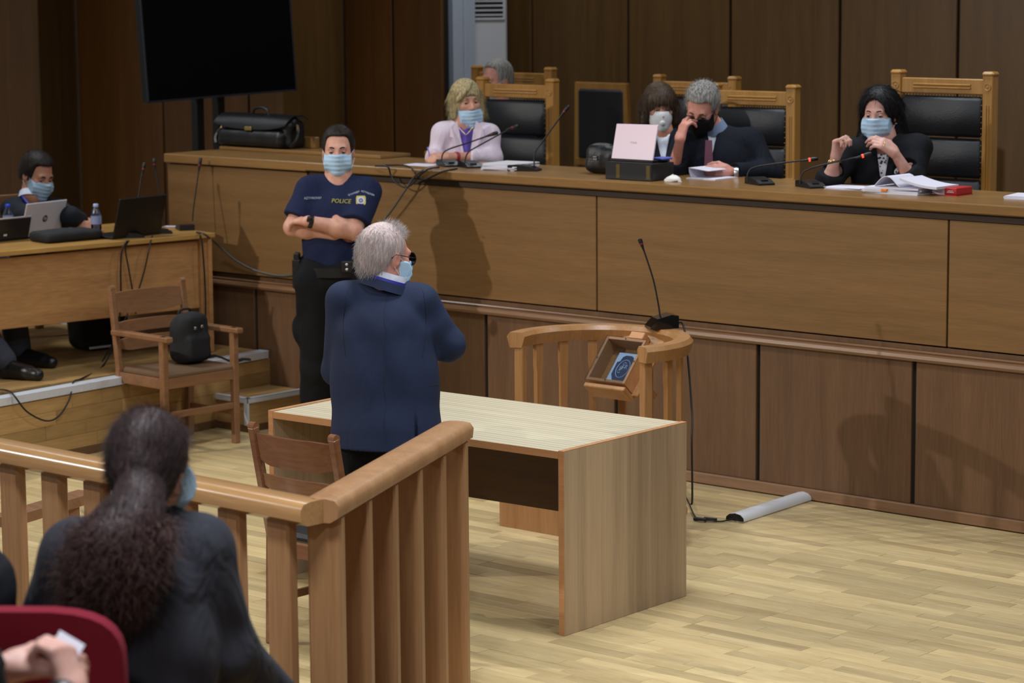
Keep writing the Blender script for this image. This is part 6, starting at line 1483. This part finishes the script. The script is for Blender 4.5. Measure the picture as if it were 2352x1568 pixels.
dv = np.array([float(((P(30, 482)+P(136, 486, 0.14))/2-facing(150)*0.22)[k])-cc[k] for k in (0, 1)]+[0.0]); pcx.location = tuple(np.array(pcx.location)+dv)
# his leg and shoe under the desk
ft = bz(26, 872, 0.40); M['grey_trouser'] = fabric('grey_suit_trouser', (58, 60, 70), 0.85); ph = (P(30, 482)+P(136, 486, 0.14))/2-facing(150)*0.24; ph[2] = 0.95; ft = ft+np.array([-0.07, 0.02, 0.0]); kn1 = ft+np.array([-0.52, 0.04, 0.42]); ft2 = ft+np.array([-0.30, 0.34, 0.0]); kn2 = ft2+np.array([-0.10, 0, 0.46])
make('trousers', [U(f_cone(ph+pd*0.09, kn1, 0.1, 0.085), 0), U(f_cone(kn1, ft+(-0.02, 0, 0.10), 0.082, 0.072), 0.02), U(f_cone(ph-pd*0.09, kn2, 0.1, 0.085), 0.03), U(f_cone(kn2, ft2+(-0.02, 0, 0.10), 0.082, 0.072), 0.02)], 0.011, 'grey_trouser', sm)
shoe(sm, ft2, ft2+np.array([0.2, 0.06, 0]))
shoe(sm, ft, ft+np.array([0.20, 0.06, 0]))

# ---- spectators
P = PP(6.4)
hc_ = P(352, 1065); H = Head(hc_, 25, 6, 4, 1.03, True)
nb = P(330, 1185); sL, sR = P(175, 1275, -0.02), P(455, 1262, 0.03); elL, wrL = P(95, 1480, 0.06), P(170, 1650, 0.3); elR, wrR = P(520, 1500, 0.08), P(640, 1600, 0.30)
cst = P(318, 1395, -0.0); pel = np.array([P(315, 1800)[0], P(315, 1800)[1], R1+0.52]); wst = (cst+pel)/2
f = facing(12); P_w = pel.copy()
ops = H.skin_ops(nb, 0.052)+[U(f_cone(nb, cst, 0.055, 0.11), 0.05), U(f_cone(cst, pel, 0.1, 0.1), 0.04), U(f_cone(sL, sR, 0.04, 0.04), 0.05)]+limb(sL, elL, wrL, 0.042, 0.036, 0.026)+limb(sR, elR, wrR, 0.042, 0.036, 0.026)
ops += hand_ops(wrR, Vh*0.5+Rt*0.5-UP*0.3, UP, -1, (0.5,)*4)+hand_ops(wrL, Vh*0.6+Rt*0.4-UP*0.2, UP, 1, (0.5,)*4)
hips = [pel-Rt*0.1-UP*0.03, pel+Rt*0.1-UP*0.03]
for hp in hips: ops += limb(hp, hp+f*0.42, hp+f*0.44-UP*0.45, 0.075, 0.055, 0.04)
fw_ = person_root('woman in black with a dark curly ponytail seated behind the balustrade', ops, 0.007, 'skin_a')
co_ = torso_ops(pel, wst, cst, nb-UP*0.03, sL, sR, f, 0.185, 0.19, 0.195, 1.5, 0.066)
co_ += [U(f_cone(sL, elL, 0.085, 0.075), 0.05), U(f_cone(elL, wrL, 0.075, 0.055), 0.03), U(f_cone(sR, elR, 0.085, 0.078), 0.05), U(f_cone(elR, wrR, 0.078, 0.055), 0.03), U(f_cone(nb-UP*0.05, nb+UP*0.0, 0.085, 0.075), 0.05)]
co_ += [SUB(f_cone(nb+Vh*0.02, nb+UP*0.2+Vh*0.05, 0.062, 0.09), 0.01), cut_at(wrR, wrR-elR), cut_at(wrL, wrL-elL)]
def fd(v):
    q = v-cst; a = q@Rt; z = q[:, 2]
    w_ = 0.012*np.sin((a*0.9+z)*24+1)*np.exp(-((v-(sR+elR)/2)**2).sum(1)/0.03)+0.012*np.sin((a*0.7-z)*22)*np.exp(-((v-(sL+elL)/2)**2).sum(1)/0.03)+0.008*np.sin((z*1.0+a*0.5)*26)*np.exp(-((a)/0.25)**2)*np.clip((-z-0.05)*8, 0, 1)+0.012*np.sin((z+a)*30)*np.exp(-((v-elR)**2).sum(1)/0.02)
    return v-Vh[None]*w_[:, None]
make('black_shirt', co_, 0.008, 'coat_black', fw_, fd)
make('trousers', [U(f_cone(hp, hp+f*0.43, 0.1, 0.085), 0.02) for hp in hips]+[U(f_cone(hp+f*0.43, hp+f*0.45-UP*0.45, 0.085, 0.065), 0.02) for hp in hips], 0.014, 'trouser', fw_)
cap = [(H.e((0, -0.020, 0.030), (0.078, 0.100, 0.094)), 0, 'u', 0.014), (H.e((0, -0.055, -0.03), (0.066, 0.062, 0.075)), 0.04, 'u', 0.01), SUB(H.bx((0, 0.115, -0.05), (0.12, 0.075, 0.10), 0.02), 0.015), SUB(H.bx((0, 0.055, -0.12), (0.12, 0.06, 0.09), 0.015), 0.012)]
tail = [P(318, 1090, -0.11), P(318, 1150, -0.15), P(300, 1210, -0.19), P(262, 1265, -0.21), P(240, 1320, -0.21), P(235, 1375, -0.20)]
rad = [0.05, 0.055, 0.078, 0.092, 0.082, 0.045]
for i in range(5): cap.append(U(f_cone(tail[i], tail[i+1], rad[i], rad[i+1], Vh, 1.25), 0.03))
def curl(v):
    q = (v-hc_); z = q[:, 2]; m = np.clip((-z-0.10)*8, 0, 1); a = v@Rt; b = v@Vh
    w_ = 0.008*np.sin(a*70+3*np.sin(z*40))*np.sin(z*55+2*np.sin(a*50))+0.005*np.sin(a*130+z*90)
    return v-Vh[None]*(w_*m)[:, None]+Rt[None]*(0.006*np.sin(z*60+a*30)*m)[:, None]
hr = make('hair', cap, 0.006, 'hair_fg', fw_, curl)
ro, no = surf_samples(hr, 5200, 21, lambda co: (co-hc_)[:, 2] < -0.09)
strands('ponytail_curls', ro-no*0.008, np.tile(-UP*0.8-Rt*0.15, (len(ro), 1))+no*0.55, 0.08, 0.0014, 'hair_curl', fw_, 0.5, 0.6, 0.008, 8, 22)
ro, no = surf_samples(hr, 3000, 23, lambda co: (co-hc_)[:, 2] > -0.09); tgt = tail[0]-ro; tgt /= np.linalg.norm(tgt, axis=1)[:, None]
strands('hair_strands', ro-no*0.001, tgt-no*np.sum(tgt*no, 1)[:, None]+no*0.05, 0.06, 0.0008, 'hair_fg', fw_, 0.06, 0.1, 0.0006, 4, 24)
H.brows(fw_, 'hair_fg'); H.eyes(fw_); H.mask(fw_, 'mask_blue')
part('hair_band', MB().tube([tail[0]+(tail[1]-tail[0])*0.4+0.046*(math.cos(a)*Rt+math.sin(a)*unit(Vh*0.9+UP*0.3)) for a in np.linspace(0, 2*math.pi, 20)], 0.009, 6, False), 'black', fw_, 60)

# red upholstered chair and the dark-coated neighbour on it
def red_chair(label, c, top_z, zfl, width=0.5, name='upholstered_chair', group=None):
    t = thing(name, label, 'chair', (c[0], c[1], zfl), 0, group); x, y = Rt, Vh
    poly = []
    for k in range(17):
        a = math.pi*k/16; poly.append((width/2*np.sign(math.cos(a))*abs(math.cos(a))**0.55, 0.16*abs(math.sin(a))**0.6))
    poly = poly+[(-width/2, -0.35), (width/2, -0.35)]
    b0 = np.array([c[0], c[1], top_z-0.16])
    part('backrest', MB().prism(poly, b0-Vh*0.02, x, UP, y, 0.06), 'red_chair', t, 60)
    part('seat', MB().obox(np.array([c[0], c[1], zfl+0.44])+Vh*0.27, (width/2, 0.24, 0.045), np.array([x, y, UP]), 0.03), 'red_chair', t, 60)
    for a in (-1, 1):
        for b in (0.06, 0.46): part('leg', MB().beam(np.array([c[0], c[1], zfl])+x*a*(width/2-0.04)+y*b, np.array([c[0], c[1], zfl+0.42])+x*a*(width/2-0.04)+y*b, 0.03, 0.03, (1, 0, 0), 0.003), 'black', t)
    return t
rc = at(5, 1412, 5.95)
red_chair('burgundy upholstered chair back at the lower left corner', rc, rc[2]+0.012, R1, 0.56)
P = PP(6.25)
nx = P(-190, 1240); nH = Head(P(-185, 1100), 0, 5, 0, 1.03)
sLn, sRn = P(-330, 1330), P(-62, 1335); celn, cern = P(-380, 1520), P(-5, 1500, 0.05)
cstn = P(-190, 1470); peln = np.array([P(-175, 1800)[0], P(-175, 1800)[1], R1+0.52])
ops = nH.skin_ops(nx, 0.056)+[U(f_cone(nx, cstn, 0.06, 0.12), 0.05), U(f_cone(cstn, peln, 0.11, 0.11), 0.04), U(f_cone(sLn, sRn, 0.04, 0.04), 0.05)]+limb(sLn, celn, P(-250, 1600, 0.3), 0.045, 0.038, 0.03)+limb(sRn, cern, P(-90, 1600, 0.3), 0.045, 0.038, 0.03)
nbp = person_root('dark coated spectator on the burgundy chair, only a shoulder in the picture', ops, 0.010, 'skin_a')
make('coat', torso_ops(peln, (cstn+peln)/2, cstn, nx-UP*0.02, sLn, sRn, facing(0), 0.19, 0.19, 0.2, 1.5, 0.07)+[U(f_cone(sRn, cern, 0.085, 0.075), 0.05), U(f_cone(sLn, celn, 0.085, 0.075), 0.05), U(f_cone(cern, P(-90, 1600, 0.3), 0.075, 0.06), 0.03), U(f_cone(celn, P(-250, 1600, 0.3), 0.075, 0.06), 0.03)], 0.011, 'suit_black', nbp, folds(0.006))
make('hair', nH.cap_ops(0.014), 0.008, 'hair_dark', nbp)
make('trousers', [U(f_cone(peln+Rt*s_*0.1, peln+Rt*s_*0.1+Vh*0.42, 0.1, 0.085), 0.02) for s_ in (-1, 1)]+[U(f_cone(peln+Rt*s_*0.1+Vh*0.42, peln+Rt*s_*0.1+Vh*0.43-UP*0.47, 0.085, 0.065), 0.02) for s_ in (-1, 1)], 0.016, 'trouser', nbp)

# nearest spectator: only the hands with a white paper reach into the frame
P = PP(5.25)
wA, wB = P(15, 1535, -0.02), P(165, 1590, -0.06)
neckn = P(-350, 1080, -0.38); hH = Head(P(-340, 940, -0.34), 10, 25, 0, 1.05); sA, sB = P(-300, 1120, -0.38), P(70, 1130, -0.40)
sA, sB = P(-330, 1150, -0.36), P(40, 1190, -0.40); eA, eB = P(-330, 1520, -0.22), P(90, 1660, -0.30)
sA = P(-520, 1200, -0.36); sB = P(-190, 1260, -0.42); eB = P(-20, 1760, -0.30); eA = P(-420, 1560, -0.2)
cs2 = (sA+sB)/2-UP*0.16; pe2 = np.array([cs2[0]-Vh[0]*0.05, cs2[1]-Vh[1]*0.05, R2+0.50])
ops = hH.skin_ops(neckn, 0.056)+[U(f_cone(neckn, cs2, 0.06, 0.12), 0.05), U(f_cone(cs2, pe2, 0.11, 0.11), 0.04), U(f_cone(sA, sB, 0.04, 0.04), 0.05)]+limb(sA, eA, wA, 0.045, 0.04, 0.03)+limb(sB, eB, wB, 0.045, 0.04, 0.030)
ops += hand_ops(wA, Rt*0.92+UP*0.15+Vh*0.1, UP*0.8-Vh*0.5, -1, (0.45, 0.55, 0.65, 0.7), (0.8, 0.5), 1.05, 0.04, 0.008)+hand_ops(wB, UP*0.75-Rt*0.25+Vh*0.4, Rt*0.8-Vh*0.5, 1, (0.75, 0.8, 0.85, 0.9), (0.8, 0.3), 1.05, 0.03, 0.008)
np_ = person_root('spectator in dark clothes at the lower left, only the hands holding paper in the picture', ops, 0.006, 'skin_d')
make('dark_coat', torso_ops(pe2, (cs2+pe2)/2, cs2, neckn-UP*0.02, sA, sB, facing(10), 0.18, 0.18, 0.19, 1.5, 0.066)+[U(f_cone(sA, eA, 0.08, 0.07), 0.04), U(f_cone(eA, wA-unit(wA-eA)*0.02, 0.07, 0.05), 0.03), U(f_cone(sB, eB, 0.08, 0.07), 0.04), U(f_cone(eB, eB+(wB-eB)*0.55, 0.07, 0.05), 0.03), cut_at(wA-unit(wA-eA)*0.02, wA-eA), cut_at(eB+(wB-eB)*0.55, wB-eB)], 0.010, 'suit_black', np_, folds(0.005))
make('hair', hH.cap_ops(0.014), 0.009, 'hair_dark', np_)
make('trousers', [U(f_cone(pe2+Rt*s_*0.1, pe2+Rt*s_*0.1+Vh*0.42, 0.1, 0.085), 0.02) for s_ in (-1, 1)]+[U(f_cone(pe2+Rt*s_*0.1+Vh*0.42, pe2+Rt*s_*0.1+Vh*0.43-UP*0.47, 0.085, 0.065), 0.02) for s_ in (-1, 1)], 0.016, 'trouser', np_)
db = unit(wB-eB); part('bracelet', MB().lathe([(0.042, -0.012), (0.045, 0), (0.042, 0.012)], wB-db*0.03, db, 20), 'black', np_, 50)
solo('folded_paper', MB().prism([(-0.03, -0.035), (0.03, -0.03), (0.042, 0.02), (-0.016, 0.042)], P(142, 1492, 0.0), unit(Rt*0.95-UP*0.2), unit(UP*0.6+Rt*0.15+Vh*0.6), Vh, 0.003), 'paper', 'small folded white paper in the nearest spectator\'s hands', 'paper')
red_chair('burgundy chair of the nearest spectator below the picture edge', pe2-Vh*0.2, R2+0.75, R2, 0.46)
red_chair('low burgundy chair under the woman with the ponytail', pel-Vh*0.16 if False else np.array([P_w[0], P_w[1], 0])-Vh*0.16, R1+0.58, R1, 0.48)

# ---- soft bags
ctr_ = bz(412, 838, 0.455); ctr_ = np.array([-3.32, -0.86, 0.455])
bk = make('backpack', [U(f_box(ctr_+(0, 0, 0.135), (0.075, 0.11, 0.135), None, 0.06), 0.0), U(f_box(ctr_+(0.07, 0.0, 0.09), (0.03, 0.085, 0.075), None, 0.03), 0.02), U(f_ell(ctr_+(0.02, 0, 0.25), (0.065, 0.09, 0.04)), 0.03), SUB(f_box(ctr_+(0, 0, -0.1), (0.5, 0.5, 0.1)))], 0.006, 'nylon', None, folds(0.003, (60, 60, 50)))
tag(bk, 'black backpack on the seat of the wooden armchair', 'backpack')
part('handle', MB().tube(spline([ctr_+(-0.03, -0.05, 0.27), ctr_+(-0.03, -0.035, 0.30), ctr_+(-0.03, 0.035, 0.30), ctr_+(-0.03, 0.05, 0.27)], 5), 0.007, 6), 'nylon', bk, 60)
part('strap', sheet([[ctr_+(0.05+0.03*i, 0.09+0.025*i+0.0, 0.035-0.004*i+0.012*math.sin(i*1.4)), ctr_+(0.09+0.03*i, 0.07+0.025*i, 0.036-0.004*i+0.012*math.sin(i*1.4))] for i in range(7)], 0.012), 'nylon', bk, 60)
part('buckle', MB().obox(ctr_+(0.101, -0.04, 0.21), (0.004, 0.008, 0.008), None, 0.002).obox(ctr_+(0.101, 0.01, 0.215), (0.004, 0.008, 0.008), None, 0.002), 'steel', bk)
c = bz(155, 560, PZ); c = (bz(80, 562, PZ)+bz(245, 545, PZ))/2 - pn*0.06
fb = make('flat_bag', [U(f_box(c+(0, 0, 0.03), (0.19, 0.11, 0.03), np.array([pd, pn, UP]), 0.028), 0), U(f_ell(c+pd*0.02+(0, 0, 0.045), (0.15, 0.09, 0.025), np.array([pd, pn, UP])), 0.02)], 0.007, 'nylon', None, folds(0.004, (40, 40, 40)))
tag(fb, 'flat black laptop bag lying on the left desk before the silver laptop', 'bag')
part('zip_pull', MB().obox(c+(0, 0, 0.068)-pd*0.04, (0.004, 0.02, 0.003), np.array([pd, pn, UP])), 'steel', fb)
c = bz(1362, 402, BT)+np.array([0.0, 0.13, 0])
hb = make('handbag', [U(f_box(c+(0, 0, 0.075), (0.115, 0.085, 0.075), None, 0.05), 0), U(f_ell(c+(-0.04, 0.0, 0.12), (0.08, 0.07, 0.045)), 0.03), SUB(f_box(c+(0, 0, -0.1), (0.5, 0.5, 0.1)))], 0.006, 'leather_bag', None, folds(0.006, (50, 60, 44)))
tag(hb, 'black leather handbag on the bench left of the pink laptop', 'handbag')
part('clasp', MB().obox(c+(-0.02, -0.088, 0.095), (0.012, 0.004, 0.003)).obox(c+(-0.018, -0.088, 0.082), (0.012, 0.004, 0.003)), 'steel', hb)
part('charm', MB().lathe([(0.0005, -0.01), (0.01, 0), (0.0005, 0.01)], c+(0.075, -0.09, 0.04), UP, 12), 'steel', hb, 60)
c = bz(238, 800, 0.40)-np.array([0.05, 0, 0]); 
ub = make('floor_bag', [U(f_box(c+(0, 0, 0.13), (0.12, 0.16, 0.13), np.array([pn, pd, UP]), 0.06), 0), SUB(f_box(c+(0, 0, -0.1), (0.5, 0.5, 0.1)))], 0.009, 'nylon', None, folds(0.006, (30, 34, 30)))
tag(ub, 'black bag standing on the dais under the left desk', 'bag')
part('rim', MB().tube([c+pn*0.13+pd*t+(0, 0, 0.025) for t in (-0.14, 0, 0.14)], 0.008, 6), 'alu', ub, 60)

# ---- briefcase on the side counter
Yb = 0.46; bcz = 1.563
bx0, bx1 = float(by(508, 345, Yb)[0]), float(by(668, 350, Yb)[0]); xm = (bx0+bx1)/2; hw = (bx1-bx0)/2; bh_ = 0.19
o0 = np.array([xm, Yb+0.03, bcz])
bc = make('briefcase', [U(f_box(o0+(0, 0.03, bh_*0.45), (hw, 0.075, bh_*0.45), None, 0.035), 0), U(f_box(o0+(0, -0.045, bh_*0.30), (hw*0.93, 0.05, bh_*0.28), None, 0.04), 0.012), U(f_cone(o0+(-hw*0.86, 0.03, bh_*0.9), o0+(hw*0.86, 0.03, bh_*0.9), 0.028, 0.028), 0.03), SUB(f_box(o0+(0, 0, -0.1), (0.6, 0.6, 0.1)))], 0.006, 'leather_bag', None, folds(0.003, (40, 30, 36), 0.4))
tag(bc, 'black leather flap briefcase on the side counter', 'briefcase')
flv = []
for i in range(13):
    u = -1+2*i/12; X = xm+u*hw*1.03; drop = 0.40-0.17*abs(u)**3
    flv.append([(X, o0[1]+0.115, bcz+bh_*0.93), (X, o0[1]+0.06, bcz+bh_*1.07), (X, o0[1]-0.01, bcz+bh_*1.06), (X, o0[1]-0.05, bcz+bh_*0.93), (X, o0[1]-0.082, bcz+bh_*(1.02-drop))])
part('flap', sheet(flv, 0.006), 'leather_bag', bc, 60)
part('clasp', MB().obox((xm, o0[1]-0.088, bcz+bh_*0.62), (0.03, 0.006, 0.012), None, 0.003), 'gold', bc)
part('handle', MB().tube(spline([(xm-0.07, o0[1]+0.02, bcz+bh_*1.05), (xm-0.055, o0[1]+0.02, bcz+bh_*1.05+0.03), (xm, o0[1]+0.02, bcz+bh_*1.05+0.043), (xm+0.055, o0[1]+0.02, bcz+bh_*1.05+0.03), (xm+0.07, o0[1]+0.02, bcz+bh_*1.05)], 5), 0.008, 8), 'leather_bag', bc, 60)
for s_, nm in ((-1, 'strap'), (1, 'strap')):
    xb = xm+s_*hw
    part('strap', MB().tube(spline([(xb, o0[1]+0.03, bcz+bh_*0.72), (xb+s_*0.035, o0[1]+0.0, bcz+bh_*0.5), (xb+s_*0.045, o0[1]-0.03, bcz+0.05), (xb+s_*0.02, o0[1]-0.05, bcz+0.013)], 5), 0.013, 6), 'leather_bag', bc, 60)
    part('buckle', MB().tube([(xb+s_*0.006, o0[1]+0.02, bcz+bh_*0.76), (xb+s_*0.03, o0[1]-0.0, bcz+bh_*0.55)], 0.0075, 6), 'gold', bc, 60)
